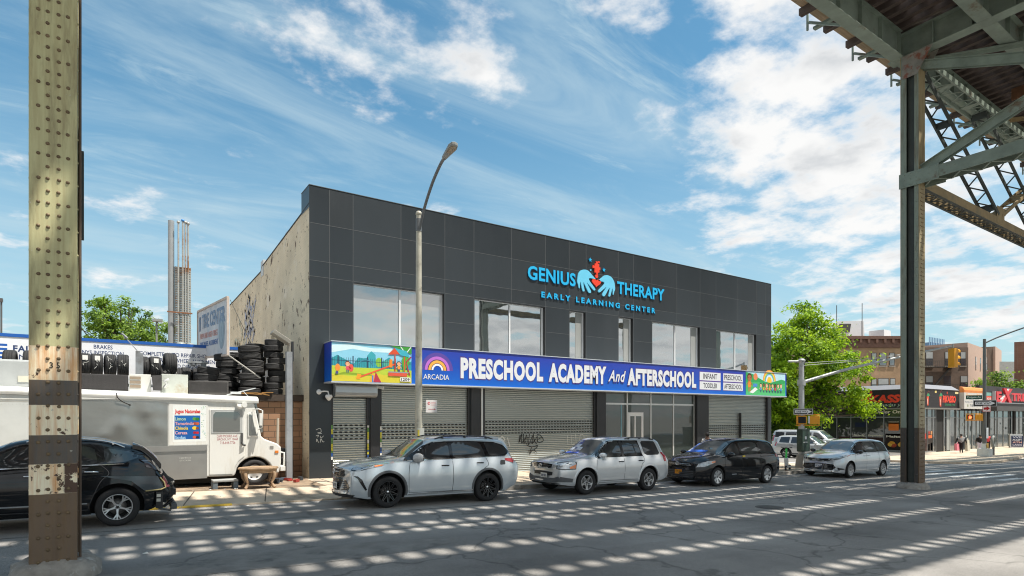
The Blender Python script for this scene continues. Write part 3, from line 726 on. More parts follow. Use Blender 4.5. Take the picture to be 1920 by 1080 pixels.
# panel joints
mb = MB()
def vj(x, z0, z1): mb.box((x-.006, BY-.004, z0), (x+.006, BY-.001, z1))
def hj(x0, x1, z): mb.box((x0, BY-.005, z-.006), (x1, BY-.0015, z+.006))
VX = [5.98, 6.79, 8.57, 10.36, 11.64, 13.41, 15.17, 16.47, 17.45, 19.43, 20.42, 21.69, 23.5, 25.31, 26.62, 28.46, 30.27, 31.15]
inwin = lambda x: any(a-.02 < x < b+.02 for a, b in UPW)
for x in VX: vj(x, WZ1+.01 if any(a < x < b for a, b in UPW) else 4.6, BZ)
for z in (8.58, 7.33): hj(BX0, BX1, z)
pier = [(BX0, 6.79), (10.36, 11.64), (15.17, 16.47), (17.45, 19.43), (20.42, 21.69), (25.31, 26.62), (30.27, BX1)]
for a, b in pier:
    for z in (6.80, 5.71): hj(a, b, z)
for a, b in UPW: hj(a, b, 6.80)
bpart(mb, 'panel_joints', JOINT)
mb = MB(); mb.box((BX0-.01, BY-.015, BZ+.001), (BX1+.01, BY+1.01, BZ+.02)); bpart(mb, 'parapet_cap', mat('parapet_cap', (.10, .11, .115), .4, var=.05))
# side wall of painted brick, its parapet falling in steps to the rear
mb = MB(); sx = BX0+.015
top = [(BY+.02, 9.2), (23.5, 8.98), (27.7, 8.72), (28.0, 8.55), (36.8, 8.42)]
poly = [(sx, BY+.02, -.4)]+[(sx, y, z) for y, z in top]+[(sx, 36.8, -.4)]
mb.add(poly+[(x+.35, y, z) for x, y, z in poly], [tuple(range(len(poly)))[::-1]]+[(i, i+1, i+1+len(poly), i+len(poly)) for i in range(1, len(poly)-2)])
mb.add([(sx, 36.8, -.4), (sx, 36.8, 8.42), (BX1, 36.8, 8.42), (BX1, 36.8, -.4)], [(0, 1, 2, 3)])
bpart(mb, 'side_wall', STUCCO, 'beige painted brick side wall with dark flaking spots')
mb = MB()
for (y0, z0), (y1, z1) in zip(top, top[1:]): mb.bar((sx+.12, y0, z0+.02), (sx+.12, y1, z1+.02), .28, .05)
bpart(mb, 'parapet_flashing', mat('tar_flashing', (.035, .035, .037), .7))
mb = MB(); mb.add([(sx+.3, BY+1, 8.2), (BX1, BY+1, 8.2), (BX1, 36.8, 8.0), (sx+.3, 36.8, 8.0)], [(0, 1, 2, 3)]); bpart(mb, 'roof', mat('roof_membrane', (.25, .25, .25), .9))
mb = MB(); mb.box((sx-.02, 27.4, 8.3), (sx+.3, 27.95, 8.98)); bpart(mb, 'roof_vent', mat('pale_metal', (.55, .56, .56), .45, var=.1), 'pale metal scupper box on the stepped parapet')
mb = MB(); mb.box((sx+.5, 24.6, 8.2), (sx+1.6, 25.6, 9.75)); bpart(mb, 'roof_vent', _m['pale_metal'])
mb = MB(); P_ = [(sx-.012, 33.2+.55*math.cos(a), 5.0+.5*math.sin(a)) for a in [math.pi*i/10 for i in range(11)]]+[(sx-.012, 32.65, 3.6), (sx-.012, 33.75, 3.6)]
P_ = [(sx-.012, 25.55+.28*math.cos(a), 5.2+.28*math.sin(a)) for a in [math.pi*i/8 for i in range(9)]]+[(sx-.012, 25.27, 4.0), (sx-.012, 25.83, 4.0)]
mb.prism(P_[::-1], (.01, 0, 0)); bpart(mb, 'bricked_window', mat('bricked_window', (.36, .31, .22), .9, var=.2, scale=5))
# a base plinth with worn plaster
mb = MB(); mb.box((sx-.03, BY+.9, -.4), (sx+.0, BY+6, .78)); bpart(mb, 'wall_base', mat('worn_plaster', (.36, .31, .22), .9, var=.3, scale=2.5, dirt=(.09, .075, .055), dscale=2.0, dlo=.46, dhi=.58))
# faded graffiti fields on the rear of the side wall: worn spray paint, soft edged
def smear(name, col, y0, y1, z0, z1, seed):
    rnd = random.Random(seed); mb = MB(); x = sx-.004
    for _ in range(26):
        cy, cz = rnd.uniform(y0, y1), rnd.uniform(z0, z1); p = []
        for k in range(6): p.append(Vector((x, cy, cz))); cy += rnd.uniform(-.5, .5); cz += rnd.uniform(-.35, .35)
        x -= .0006
        pts = spline(p, 4)
        for a, b in zip(pts, pts[1:]): mb.bar(a, b, .0006, rnd.uniform(.12, .34), None, (0, (b-a).z, -(b-a).y))
    bpart(mb, 'graffiti', mat(name, col, .9, var=.3, scale=3, dirt=(.66, .59, .45), dscale=2.5, dlo=.44, dhi=.56))
smear('blue_spray', (.36, .42, .56), 29.5, 31.6, 5.6, 7.4, 1); smear('rose_spray', (.60, .42, .38), 30.5, 33.5, 3.4, 5.6, 2)
smear('slate_spray', (.26, .29, .34), 33, 36.4, 4.0, 5.6, 3); smear('green_spray', (.50, .55, .46), 31.5, 35.5, 4.4, 6.2, 4)
# upper windows
for a, b in UPW:
    w = MB(); y0 = BY+.15
    f = .045; z0, z1 = WZ0, WZ1; wide = b-a > 2
    for p, q in (((a, z0), (b, z0+f)), ((a, z1-f*.6), (b, z1)), ((a, z0+f), (a+f*.5, z1-f*.6)), ((b-f*1.9, z0+f), (b, z1-f*.6))): w.box((p[0], y0, p[1]), (q[0], y0+.07, q[1]))
    c = a+(b-a)*.505
    if wide: w.box((c-.03, y0-.01, z0+f), (c+.03, y0+.065, z1-f*.6))
    wo = bpart(w, 'window', BFR if 0 else WFR)
    pane_m = PANE if a < 10 else PANE2
    for q0, q1 in (((a+f*.5, c-.03), (c+.03, b-f*1.9)) if wide else ((a+f*.5, b-f*1.9),)):
        p = MB(); p.box((q0+.001, y0+.03, z0+f), (q1-.001, y0+.045, z1-f*.6)); bpart(p, 'pane', pane_m, par=wo)
    if a > 13:                               # pale curtain edge seen inside
        p = MB(); e = b-f*2-.01; wd = .42 if wide else .35
        p.box((e-wd, y0+.02, z0+f), (e, y0+.028, z1-f)); bpart(p, 'curtain', mat('curtain', (.30, .31, .30), .7, var=.1, scale=4, stretch=(9, 1, .3)), par=wo)
# roller shutters
def shutter(x0, x1, z1, slot_z, pitch=.080):
    z0 = min(gz(x0), gz(x1))+.13; s = MB(); y = BY+.13; n = int((z1-z0)/pitch)
    prof = []
    for k in range(n+1):
        zz = z0+k*pitch
        for t, dy in ((0, .008), (.10, -.014), (.45, -.034), (.80, -.016), (.90, .008)): prof.append((y+dy, min(zz+t*pitch, z1)))
    m = len(prof)
    s.add([(x0, a, b) for a, b in prof]+[(x1, a, b) for a, b in prof], [(i, i+m, i+m+1, i+1) for i in range(m-1)], STEEL, True)
    nx = int((x1-x0-.1)/.158)
    for r in range(5):
        zz = slot_z+r*.118
        for i in range(nx):
            xx = x0+.06+i*(x1-x0-.1)/nx+(.0 if r % 2 == 0 else .02)
            s.box((xx, y-.042, zz), (xx+.098, y-.030, zz+.042), SLOT)
    o = bpart(s, 'roller_shutter')
    g = MB()
    for xx in (x0-.07, x1): g.box((xx, BY+.02, z0), (xx+.07, BY+.10, z1))
    bpart(g, 'guide_rail', BFR, par=o)
    return o
sh1 = shutter(6.10, 7.30, 2.76, 1.30); sh2 = shutter(7.84, 11.39, 3.22, 1.30); sh3 = shutter(12.16, 17.96, 3.22, 1.40); sh4 = shutter(26.05, 31.31, 3.22, 1.10)
h = MB(); pr = [(BY-.02, 3.22), (BY-.26, 3.20), (BY-.33, 3.12), (BY-.34, 2.92), (BY-.31, 2.82), (BY-.22, 2.77), (BY-.02, 2.77)]
h.prism([(6.08, a, b) for a, b in pr], (1.48, 0, 0), None, False)
bpart(h, 'shutter_hood', mat('hood_metal', (.42, .44, .45), .35, metal=.6, var=.12, scale=1.2), par=sh1, bevel=.012)
# door behind the first: stickers on the guide rails
st = MB(); rnd = random.Random(5); cols = [hx('3f66a8'), hx('c9c23a'), hx('d8d8d2'), hx('5f8f4a'), hx('274f8f')]
for xx in (6.05, 7.33, 7.80):
    z = .62
    while z < 1.75:
        hgt = rnd.uniform(.05, .14); st.box((xx-.02, BY+.012, z), (xx+.04, BY+.019, z+hgt), rnd.choice(cols)); z += hgt+.01
for xx, z, w, hh, c in ((11.72, 2.05, .13, .12, 'cfc426'), (11.66, 1.80, .22, .16, '79a6b8'), (11.74, 1.55, .12, .14, '4a4f55'), (18.12, 1.2, .05, .5, '9fa8b8')): st.box((xx, BY-.006, z), (xx+w, BY-.001, z+hh), hx(c))
bpart(st, 'stickers')
def scribble(name, m, pts_list, w, y, par):
    mb = MB()
    for pts in pts_list:
        q = spline([(a, 0, b) for a, b in pts], 6)
        for a, b in zip(q, q[1:]):
            d = (b-a)
            if d.length < 1e-5: continue
            n = Vector((-d.z, 0, d.x)).normalized()*w/2
            mb.add([(a.x-n.x, y, a.z-n.z), (b.x-n.x, y, b.z-n.z), (b.x+n.x, y, b.z+n.z), (a.x+n.x, y, a.z+n.z)], [(0, 1, 2, 3)]); y -= .00005
    return bpart(mb, name, m, par=par)
def S(x0, z0, sx_, sz_, pts): return [(x0+a*sx_, z0+b*sz_) for a, b in pts]
bx, bz_, bw, bh = 13.85, .52, 1.3, .86
scribble('graffiti', mat('black_spray', (.012, .012, .012), .7), [S(bx, bz_, bw, bh, p) for p in (
    [(0, .55), (.05, .95), (.02, .6), (.12, 1.0), (.10, .55), (.2, .7)], [(.18, 1.0), (.2, .5), (.3, .95), (.32, .5), (.22, .75), (.4, .8)],
    [(.42, 1.0), (.38, .45), (.55, .9), (.6, .6), (.44, .55)], [(.6, 1.05), (.52, .5), (.74, .85), (.7, .5), (.58, .75)], [(.72, .95), (.86, .9), (.98, .65), (.8, .55), (.74, .7), (.95, .8)],
    [(.3, .45), (.5, .35), (.75, .4), (.6, .2), (.35, .15)], [(.5, .35), (.42, .0), (.55, .2), (.72, .05)])], .030, BY+.088, sh3)
scribble('graffiti', mat('white_spray', (.62, .64, .62), .7), [S(12.55, .86, .85, .42, p) for p in ([(0, 0), (.1, .9), (.25, .1), (.35, 1)], [(.45, 0), (.5, 1), (.7, .7), (.5, .4), (.8, 0)], [(.85, .9), (1, 0)])], .05, BY+.088, sh3)
scribble('graffiti', _m['white_spray'], [S(16.45, .82, 1.0, .5, p) for p in ([(0, .9), (.02, .1)], [(.2, 1), (.25, .1), (.4, .2)], [(.45, 1), (.5, .2)], [(.7, .3), (.75, .95), (.95, .8), (.9, .3)])], .028, BY+.088, sh3)
scribble('graffiti', _m['white_spray'], [S(5.52, 1.2, .28, .5, p) for p in ([(0, .9), (.5, 1), (.6, .75), (.2, .7), (.7, .65)], [(.0, .5), (.3, .55), (.2, .4)], [(.5, .5), (.6, .35), (.9, .5)], [(.05, .1), (.1, .3), (.3, .05)], [(.5, .05), (.6, .3), (.8, .1), (1, .1)])], .018, BY-.003, bld)
# dark piers between the shutters
for x0, x1 in ((7.375, 7.765), (11.465, 12.085), (18.035, 18.645), (24.995, 25.975)):
    p = MB(); p.box((x0+.03, BY-.05, zb-.4), (x1-.03, BY-.002, 3.24)); bpart(p, 'pier', PIER)
p = MB(); p.box((11.93, BY-.09, -.2), (12.0, BY-.052, 3.24)); bpart(p, 'downpipe', ALU)
p = MB(); p.box((28.78, BY-.02, -.7), (28.83, BY+.10, 2.3)); bpart(p, 'shutter_post', PIER)
# storefront
s = MB(); y = BY+.10; X_ = [18.65, 20.13, 21.74, 23.38, 24.99]; zlow = gz(22)+.17
for x in X_: s.box((x-.035 if x > 18.7 else x, y, zlow), (x+.035 if x < 24.9 else x, y+.07, 3.22))
for a, b in zip(X_, X_[1:]):
    s.box((a+.035, y+.003, 2.66), (b-.035, y+.067, 2.74)); s.box((a+.035, y+.003, zlow), (b-.035, y+.067, zlow+.1))
sf = bpart(s, 'storefront', ALU)
for i, (a, b) in enumerate(zip(X_, X_[1:])):
    p = MB(); p.box((a+.036, y+.03, 2.741), (b-.036, y+.045, 3.22)); bpart(p, 'pane', SHOPG, par=sf)
    if i != 1: p = MB(); p.box((a+.036, y+.03, zlow+.101), (b-.036, y+.045, 2.659)); bpart(p, 'pane', SHOPG, par=sf)
p = MB(); p.box((21.2, y+.03, zlow+.101), (21.70, y+.045, 2.659)); bpart(p, 'pane', SHOPG, par=sf)
p = MB(); p.box((20.17, y+.03, 2.31), (21.2, y+.045, 2.659)); bpart(p, 'pane', SHOPG, par=sf)
p = MB(); p.box((19.72, y+.02, zlow+.1), (19.78, y+.029, 2.66)); bpart(p, 'blue_film_strip', mat('blue_film', (.16, .35, .42), .4), par=sf)
d = MB(); dx0, dx1 = 20.17, 21.19
for p_, q_ in (((dx0, zlow), (dx0+.13, 2.3)), ((dx1-.13, zlow), (dx1, 2.3)), ((dx0+.13, 2.12), (dx1-.13, 2.3)), ((dx0+.13, zlow), (dx1-.13, zlow+.25)), ((dx0+.42, zlow+.25), (dx0+.50, 2.12))): d.box((p_[0], y-.02, p_[1]), (q_[0], y+.04, q_[1]))
do = bpart(d, 'door', WFR)
p = MB()
for a, b in ((dx0+.13, dx0+.42), (dx0+.50, dx1-.13)): p.box((a, y, zlow+.25), (b, y+.015, 2.12))
bpart(p, 'pane', SHOPG, par=do)
p = MB(); p.tube([(dx1-.2, y-.02, .5), (dx1-.2, y-.08, .55), (dx1-.2, y-.08, 1.0), (dx1-.2, y-.02, 1.05)], .015); bpart(p, 'handle', ALU, par=do)
# security cameras, the roof edge wire
c = thing('security_camera', 'white dome security camera on a short arm at the left end of the school front', 'camera', (5.62, BY, 2.93))
p = MB(); p.lathe([(.001, 0), (.09, 0), (.085, .03), (.05, .04), (.001, .04)], 16, None, Matrix.Translation((5.62, BY, 2.93)) @ Matrix.Rotation(R(90), 4, 'X')); p.tube([(5.62, BY-.03, 2.93), (5.76, BY-.12, 2.95), (5.86, BY-.22, 2.94), (5.88, BY-.24, 2.82)], .025, 8)
p.build('bracket', WFR, c, world=True)
p = MB(); p.lathe([(.10, .05), (.12, .0), (.115, -.04), (.08, -.08), (.05, -.13), (.001, -.15)], 16, None, Matrix.Translation((5.88, BY-.24, 2.78))); p.build('dome', WFR, c, world=True)
c = thing('security_camera', 'small white bullet camera under the left end of the blue sign', 'camera', (7.6, BY-.05, 3.15))
p = MB(); p.tube([(7.55, BY-.05, 3.2), (7.62, BY-.18, 3.12)], .05, 10); p.tube([(7.62, BY-.1, 3.16), (7.78, BY-.3, 3.10)], .055, 10); p.build('housing', WFR, c, world=True)

# ------------------------------------------------------------------ the long blue sign box
SX0, SX1, SY, SZ0, SZ1 = 5.80, 31.92, 19.2, 3.26, 4.56
def signblue():
    m = bpy.data.materials.new('sign_blue'); N, L, b = nodes_of(m)
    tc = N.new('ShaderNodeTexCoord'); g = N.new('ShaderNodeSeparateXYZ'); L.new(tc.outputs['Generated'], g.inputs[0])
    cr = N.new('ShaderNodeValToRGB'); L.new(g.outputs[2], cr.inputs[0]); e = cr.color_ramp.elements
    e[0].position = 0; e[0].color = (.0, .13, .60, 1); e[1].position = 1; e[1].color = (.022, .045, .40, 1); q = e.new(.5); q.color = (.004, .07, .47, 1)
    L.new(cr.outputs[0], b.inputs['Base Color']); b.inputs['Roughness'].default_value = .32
    return m
sg = thing('sign_box', 'long blue box sign with white preschool lettering and cartoon end panels along the school front', 'sign', (18.9, 19.6, SZ0))
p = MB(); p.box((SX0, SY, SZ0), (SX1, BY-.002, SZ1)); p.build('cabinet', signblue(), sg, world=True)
p = MB()
p.box((SX0-.02, SY-.03, SZ0-.045), (SX1+.02, BY-.003, SZ0-.002)); p.box((SX0-.02, SY-.03, SZ1+.002), (SX1+.02, BY-.003, SZ1+.03))
p.build('frame', mat('sign_trim', (.62, .66, .70), .35, metal=.4, var=.05), sg, world=True)
def fpart(F_, name, par): return F_.mb.build(name, None, par, world=True)
WH = hx('dfe2e6', .4); PUR = hx('5a3f96')
F_ = Flat(SY)
def outlined(F_, t, x0, z0, x1, z1, bold=.056, sh=0.):
    F_.text(t, x0-.03, z0-.045, x1+.03, z1+.045, hx('4a3a86'), bold+.02, sh, 1.13); F_.text(t, x0, z0, x1, z1, WH, bold, sh, 1.13)
outlined(F_, 'PRESCHOOL', 10.60, 3.52, 14.44, 4.31); outlined(F_, 'ACADEMY', 14.72, 3.52, 17.92, 4.31); outlined(F_, 'AFTERSCHOOL', 19.22, 3.52, 23.98, 4.31)
outlined(F_, 'And', 18.03, 3.66, 19.1, 4.16, .02, .35)
fpart(F_, 'lettering', sg)
F_ = Flat(SY)
cx, cz = 9.64, 3.78
for r0, r1, c in ((.50, .64, '5b45a0'), (.39, .50, 'c06fd0'), (.36, .39, '2a2a55'), (.255, .36, 'f2b04a'), (.235, .255, '2a2a55'), (.165, .235, 'f4f2f4')): F_.ring(cx, cz, r0, r1, hx(c))
F_.text('ARCADIA', 9.08, 3.44, 10.12, 3.63, WH, .008)
fpart(F_, 'rainbow_emblem', sg)
F_ = Flat(SY)
for x0, x1, z0, z1, t in ((24.27, 25.93, 3.93, 4.35, 'INFANT'), (26.15, 27.82, 3.93, 4.35, 'PRESCHOOL'), (24.27, 25.93, 3.47, 3.87, 'TODDLER'), (26.15, 27.82, 3.47, 3.87, 'AFTERSCHOOL')):
    F_.k = 0
    F_.rect(x0-.03, z0-.03, x1+.03, z1+.03, PUR); F_.rect(x0, z0, x1, z1, WH)
    q = .28 if len(t) < 8 else .08
    F_.text(t, x0+q, z0+.08, x1-q, z1-.07, hx('3b3644'), .012)
fpart(F_, 'class_panels', sg)
def kid(F_, x, z, h, shirt, hair, skin, legs='3a4a7a'):
    s = h
    F_.rect(x-.10*s, z, x-.02*s, z+.26*s, hx(legs)); F_.k -= 1; F_.rect(x+.02*s, z, x+.10*s, z+.26*s, hx(legs))
    F_.poly([(x-.15*s, z+.24*s), (x+.15*s, z+.24*s), (x+.11*s, z+.56*s), (x-.11*s, z+.56*s)], hx(shirt))
    F_.line([(x-.12*s, z+.52*s), (x-.27*s, z+.34*s)], .06*s, hx(skin)); F_.k -= 1; F_.line([(x+.12*s, z+.52*s), (x+.27*s, z+.34*s)], .06*s, hx(skin))
    F_.disc(x, z+.80*s, .215*s, hx(hair)); F_.disc(x, z+.74*s, .185*s, hx(skin))
    F_.k += 1
    F_.disc(x-.07*s, z+.76*s, .025*s, hx('221a18'), 8); F_.k -= 1; F_.disc(x+.07*s, z+.76*s, .025*s, hx('221a18'), 8)
    F_.k -= 5
# left end panel: a playground under a blue sky
F_ = Flat(SY-.002, .0008); x0, x1 = SX0+.006, 8.62; z0, z1 = SZ0+.01, SZ1-.01
F_.rect(x0, z0, x1, z1, hx('8ed0ea')); F_.poly([(x0, 4.2), (x0, 4.45), (6.4, 4.5), (7.2, 4.42), (7.9, 4.45), (7.9, 4.3), (7.0, 4.3), (6.5, 4.36)], hx('d6f0f6'))
F_.poly([(x0, 3.7), (x0, 4.02)]+[(x0+.18*i, 4.0+.12*math.sin(i*1.3)+.06*math.sin(i*2.9)) for i in range(1, 15)]+[(x1, 4.05), (x1, 3.7)], hx('2f9ba8'))
F_.poly([(7.05, 3.75), (7.0, 4.15), (7.15, 4.32), (7.3, 4.2), (7.32, 3.75)], hx('3ba7b4')); F_.k -= 1; F_.disc(7.42, 3.95, .16, hx('8cc63f'), 16, .75); F_.disc(7.7, 3.92, .12, hx('4fae9a'))
F_.rect(x0, 3.95, x1, 3.965, hx('2d4a66')); F_.k -= 1
for i in range(36): F_.rect(x0+.02+i*.076, 3.72, x0+.03+i*.076, 4.06, hx('2d4a66')); F_.k -= 1
F_.k += 1
for i in range(5): F_.rect(6.0+i*.5, 3.72, 6.035+i*.5, 4.12, hx('26405a')); F_.k -= 1
F_.k += 1
F_.poly([(x0, z0), (x0, 3.78), (6.6, 3.74), (7.6, 3.75), (x1, 3.72), (x1, z0)], hx('b9cf3f')); F_.poly([(x0, z0), (x0, 3.5), (6.5, 3.44), (7.3, 3.56), (x1, 3.42), (x1, z0)], hx('d6c93a')); F_.poly([(x0, 3.44), (6.2, 3.58), (7.2, 3.52), (7.2, 3.48), (6.2, 3.50)], hx('8ba82c'))
F_.ring(6.95, 3.74, .26, .285, hx('4d8fb0'), 20, 160)
F_.disc(6.0, 3.72, .12, hx('f0913a'), 14, .7); kid(F_, 6.33, 3.56, .38, 'e0526a', '7a3420', 'f0b48a'); F_.disc(6.45, 3.72, .13, hx('e4584a'), 14, .6)
F_.line([(6.72, 3.42), (8.0, 3.92)], .05, hx('ea5a3a')); F_.poly([(6.62, 3.36), (6.75, 3.36), (6.8, 3.52), (6.66, 3.54)], hx('f2a02a')); F_.poly([(7.78, 3.8), (7.9, 3.8), (7.9, 4.08), (7.8, 4.08)], hx('f28a2a'))
F_.poly([(7.08, z0), (7.2, 3.62), (7.32, z0)], hx('f2a83a')); F_.poly([(7.22, z0), (7.3, 3.62), (7.5, z0)], hx('b8354a')); F_.rect(7.17, z0, 7.22, 3.5, hx('2f7fd0'))
F_.poly([(8.3, 3.6), (8.55, 4.0), (8.45, 4.4), (8.25, 4.1)], hx('5aa83a')); F_.line([(8.55, 3.55), (8.4, 4.0), (8.6, 4.2)], .05, hx('a8384a')); F_.poly([(7.8, z1), (x1, z1), (x1, 4.3), (8.3, 4.42)], hx('3f9a3a')); F_.line([(8.2, z1), (8.4, 4.3), (8.6, z1)], .03, hx('e8eef0'))
F_.line([(8.0, 3.55), (8.0, 4.25)], .035, hx('d8502f')); F_.line([(8.35, 3.5), (8.35, 4.2)], .035, hx('d8502f')); F_.poly([(7.74, 4.24), (7.98, 4.48), (8.18, 4.27)], hx('d8502f')); F_.poly([(7.98, 4.48), (8.42, 4.40), (8.56, 4.18), (8.2, 4.24)], hx('3fb0c4'))
kid(F_, 8.14, 3.66, .36, 'f2a03a', '4a2018', 'f0b890'); F_.rect(7.75, 3.50, 8.45, 3.64, hx('dd5a3f')); F_.rect(7.75, 3.62, 8.5, 3.66, hx('8f9aa0')); F_.disc(5.97, 3.55, .05, hx('4a4f8a'), 12)
F_.rect(8.19, 3.33, 8.57, 3.47, hx('f2f2f2')); F_.text('1209', 8.22, 3.35, 8.54, 3.45, hx('161616'), .02)
fpart(F_, 'playground_panel', sg)
# right end panel: children in front of green hills and a rainbow
F_ = Flat(SY-.002, .0008); x0, x1 = 28.07, SX1-.12
F_.rect(x0, z0, x1, z1, hx('bfe6f4'))
cx, cz = 30.25, 4.08
for r, c in ((.62, 'f09a3c'), (.54, 'f4d04a'), (.46, '7cc46a'), (.40, '5aa6dc'), (.34, 'd8eef6')): F_.ring(cx, cz, 0.01, r, hx(c), 0, 180, 18)
F_.disc(cx, 4.1, .22, hx('f7c830')); F_.poly([(x0, z0), (x0, 4.5), (28.7, 4.42), (29.3, 4.2), (29.8, 4.05), (30.3, 3.98), (30.9, 4.1), (31.4, 4.2), (x1, 4.15), (x1, z0)], hx('2fa65a'))
F_.poly([(x0, z0), (x0, 3.95), (29.2, 4.0), (30.4, 3.82), (x1, 4.0), (x1, z0)], hx('45b86a')); F_.poly([(x0, z0), (x0, 3.45), (29.5, 3.5), (x1, 3.42), (x1, z0)], hx('56c47a'))
F_.disc(28.95, 4.28, .19, hx('e88a5a')); kid(F_, 28.4, 3.46, .98, 'e88a2a', '4a2410', 'a86a42', 'c47a3a')
F_.poly([(28.4, 3.42), (28.7, 3.36), (29.15, 3.6), (28.9, 3.7)], hx('eef2f4')); F_.poly([(28.7, 3.72), (29.1, 3.74), (29.1, 3.9), (28.75, 3.9)], hx('4f8fd8'))
for i, (c, hr, sk) in enumerate((('4f9ed8', '33231a', 'f2c49a'), ('d8c23a', '2b1c14', '8a5a38'), ('e87a4a', 'a8482a', 'f2c8a0'), ('f0a63a', '2b1c14', 'c48a5a'), ('5a8fd8', '221610', 'f0c090'), ('d8485a', '1f140e', '7a4a2c'), ('4ac07a', '6a3a1a', 'f2c8a0'), ('3aa0d0', '8a3a1a', 'f0c8a8'))):
    kid(F_, 29.42+i*.275, 3.44, .50, c, hr, sk)
fpart(F_, 'children_panel', sg)

# ------------------------------------------------------------------ raised letters and emblem high on the front
CY = mat('cyan_letter', (.02, .46, .83), .35, var=.05); CYS = mat('cyan_light', (.16, .60, .85), .35, var=.05); RED = mat('red_emblem', (.86, .07, .035), .35, var=.05); CYE = mat('letter_return', (.01, .16, .36), .4)
lg = thing('wall_lettering', 'raised cyan lettering and red heart emblem of two hands high on the charcoal front', 'sign', (18.2, BY, 7.1))
def letters(t, x0, z0, x1, z1, bold, sp=1., m=CY):
    mb = MB(); mb.text(t, (x0+.02, BY-.002, z0-.02), (1, 0, 0), (0, 0, 1), x1-x0, z1-z0, .034, CYE, bold, 0, sp); mb.text(t, (x0, BY-.037, z0), (1, 0, 0), (0, 0, 1), x1-x0, z1-z0, .012, m, bold, 0, sp)
    return mb.build('lettering', None, lg, world=True)
letters('GENIUS', 14.21, 7.84, 16.80, 8.42, .026, 1.06); letters('THERAPY', 19.33, 7.84, 22.53, 8.41, .026, 1.06); letters('EARLY LEARNING CENTER', 14.92, 7.16, 21.88, 7.41, .03, 1.55)
def emblem(name, shapes, m, dy=.045):
    mb = MB()
    for poly in shapes:
        n = len(poly); ar = sum(poly[i][0]*poly[(i+1) % n][1]-poly[(i+1) % n][0]*poly[i][1] for i in range(n))
        if ar < 0: poly = poly[::-1]
        mb.prism([(x, BY-.002, z) for x, z in poly][::-1], (0, -dy, 0), m)
    return mb.build(name, None, lg, world=True)
def hand(mir):
    """a cupped hand: wrist and thumb over the top, four fingers fanning down"""
    pts = [(1.02, .66), (.86, .78), (.62, .97), (.40, 1.0), (.20, .93), (.06, .76), (.01, .55), (.0, .40), (.05, .28), (.09, .14), (.14, .13), (.14, .30), (.17, .42), (.22, .25), (.29, .04), (.36, .01), (.40, .06), (.36, .22), (.33, .42), (.44, .28), (.60, .02), (.70, -.02), (.76, .05), (.66, .22), (.52, .44), (.70, .30), (.90, .14), (.99, .15), (.98, .22), (.84, .36), (.70, .50), (.64, .60), (.68, .66), (.85, .66)]
    q = [(p.x, p.y) for p in spline([(a, b, 0) for a, b in pts]+[(pts[0][0], pts[0][1], 0)], 3)][:-1]
    x0, z0, w, h_ = (16.90, 7.68, 1.07, .99) if not mir else (18.14, 7.63, 1.05, .97)
    return [(x0+(1-a if mir else a)*w, z0+b*h_) for a, b in q]
emblem('hand_emblem', [hand(False)], CYS); emblem('hand_emblem', [hand(True)], CYS)
hp = []
for i in range(28):
    t = 2*math.pi*i/28; hp.append((18.04+.0172*16*math.sin(t)**3, 8.18+.0125*(13*math.cos(t)-5*math.cos(2*t)-2*math.cos(3*t)-math.cos(4*t))))
pz = [(-.14, -.24), (-.02, -.24), (-.05, -.33), (.07, -.33), (.05, -.24), (.15, -.2), (.14, -.10), (.20, -.08), (.20, .03), (.13, .02), (.14, .16), (.05, .18), (.08, .27), (-.06, .27), (-.04, .18), (-.13, .16), (-.12, .06), (-.24, .08), (-.25, -.05), (-.13, -.05)]
emblem('heart_emblem', [hp, circ((18.05, 8.47), .085, 18)], RED); emblem('puzzle_emblem', [[(18.06+a*1.05, 8.87+b) for a, b in pz], circ((18.19, 9.13), .045, 12)], RED)
def star(cx, cz, r): return [(cx+(r if i % 2 == 0 else r*.42)*math.sin(math.pi*i/5), cz+(r if i % 2 == 0 else r*.42)*math.cos(math.pi*i/5)) for i in range(10)]
emblem('star_emblem', [star(17.67, 9.16, .10)], CY); emblem('star_emblem', [star(18.50, 8.82, .10)], CY); emblem('dot_emblem', [circ((17.70, 8.70), .035, 12)], CYS)
# ------------------------------------------------------------------ tyres
RUB = mat('rubber', (.022, .022, .023), .75, var=.3, scale=6, dirt=(.06, .055, .05), dscale=3.5, dlo=.5, dhi=.75)
RUBT = mat('rubber_tread', (.030, .030, .031), .85, var=.3, scale=9)
CHALK = mat('chalk_marks', (.55, .55, .52), .9, var=.2)
TAGW = hx('ecebe6', .7)
def tyre_mesh(r=.33, w=.215):
    mb = MB(); hw = w/2
    mb.lathe([(r*.60, -hw*.86), (r*.72, -hw), (r*.88, -hw*1.02), (r*.965, -hw*.86), (r*.992, -hw*.70), (r, -hw*.62)], 30, RUB)
    prof = [(r, -hw*.62)]
    for a in (-.40, -.02, .36):
        prof += [(r*1.002, hw*(a-.04)), (r*.972, hw*(a-.03)), (r*.972, hw*(a+.05)), (r*1.002, hw*(a+.06))]
    prof += [(r, hw*.62)]
    mb.lathe(prof, 30, RUBT)
    mb.lathe([(r, hw*.62), (r*.992, hw*.70), (r*.965, hw*.86), (r*.88, hw*1.02), (r*.72, hw), (r*.60, hw*.86), (r*.57, hw*.5), (r*.57, -hw*.5), (r*.60, -hw*.86)], 30, RUB)
    return mb
t0 = tyre_mesh().build('tyre', None)
rt = random.Random(11)
first_tyre = [True]
def tyre(loc, rot, label, group, s=1., wd=1.):
    if first_tyre[0]: o = t0; first_tyre[0] = False
    else: o = t0.copy(); COL.objects.link(o)
    o.location = loc; o.rotation_euler = rot; o.scale = (s, s, s*wd); return tag(o, label, 'tyre', group)
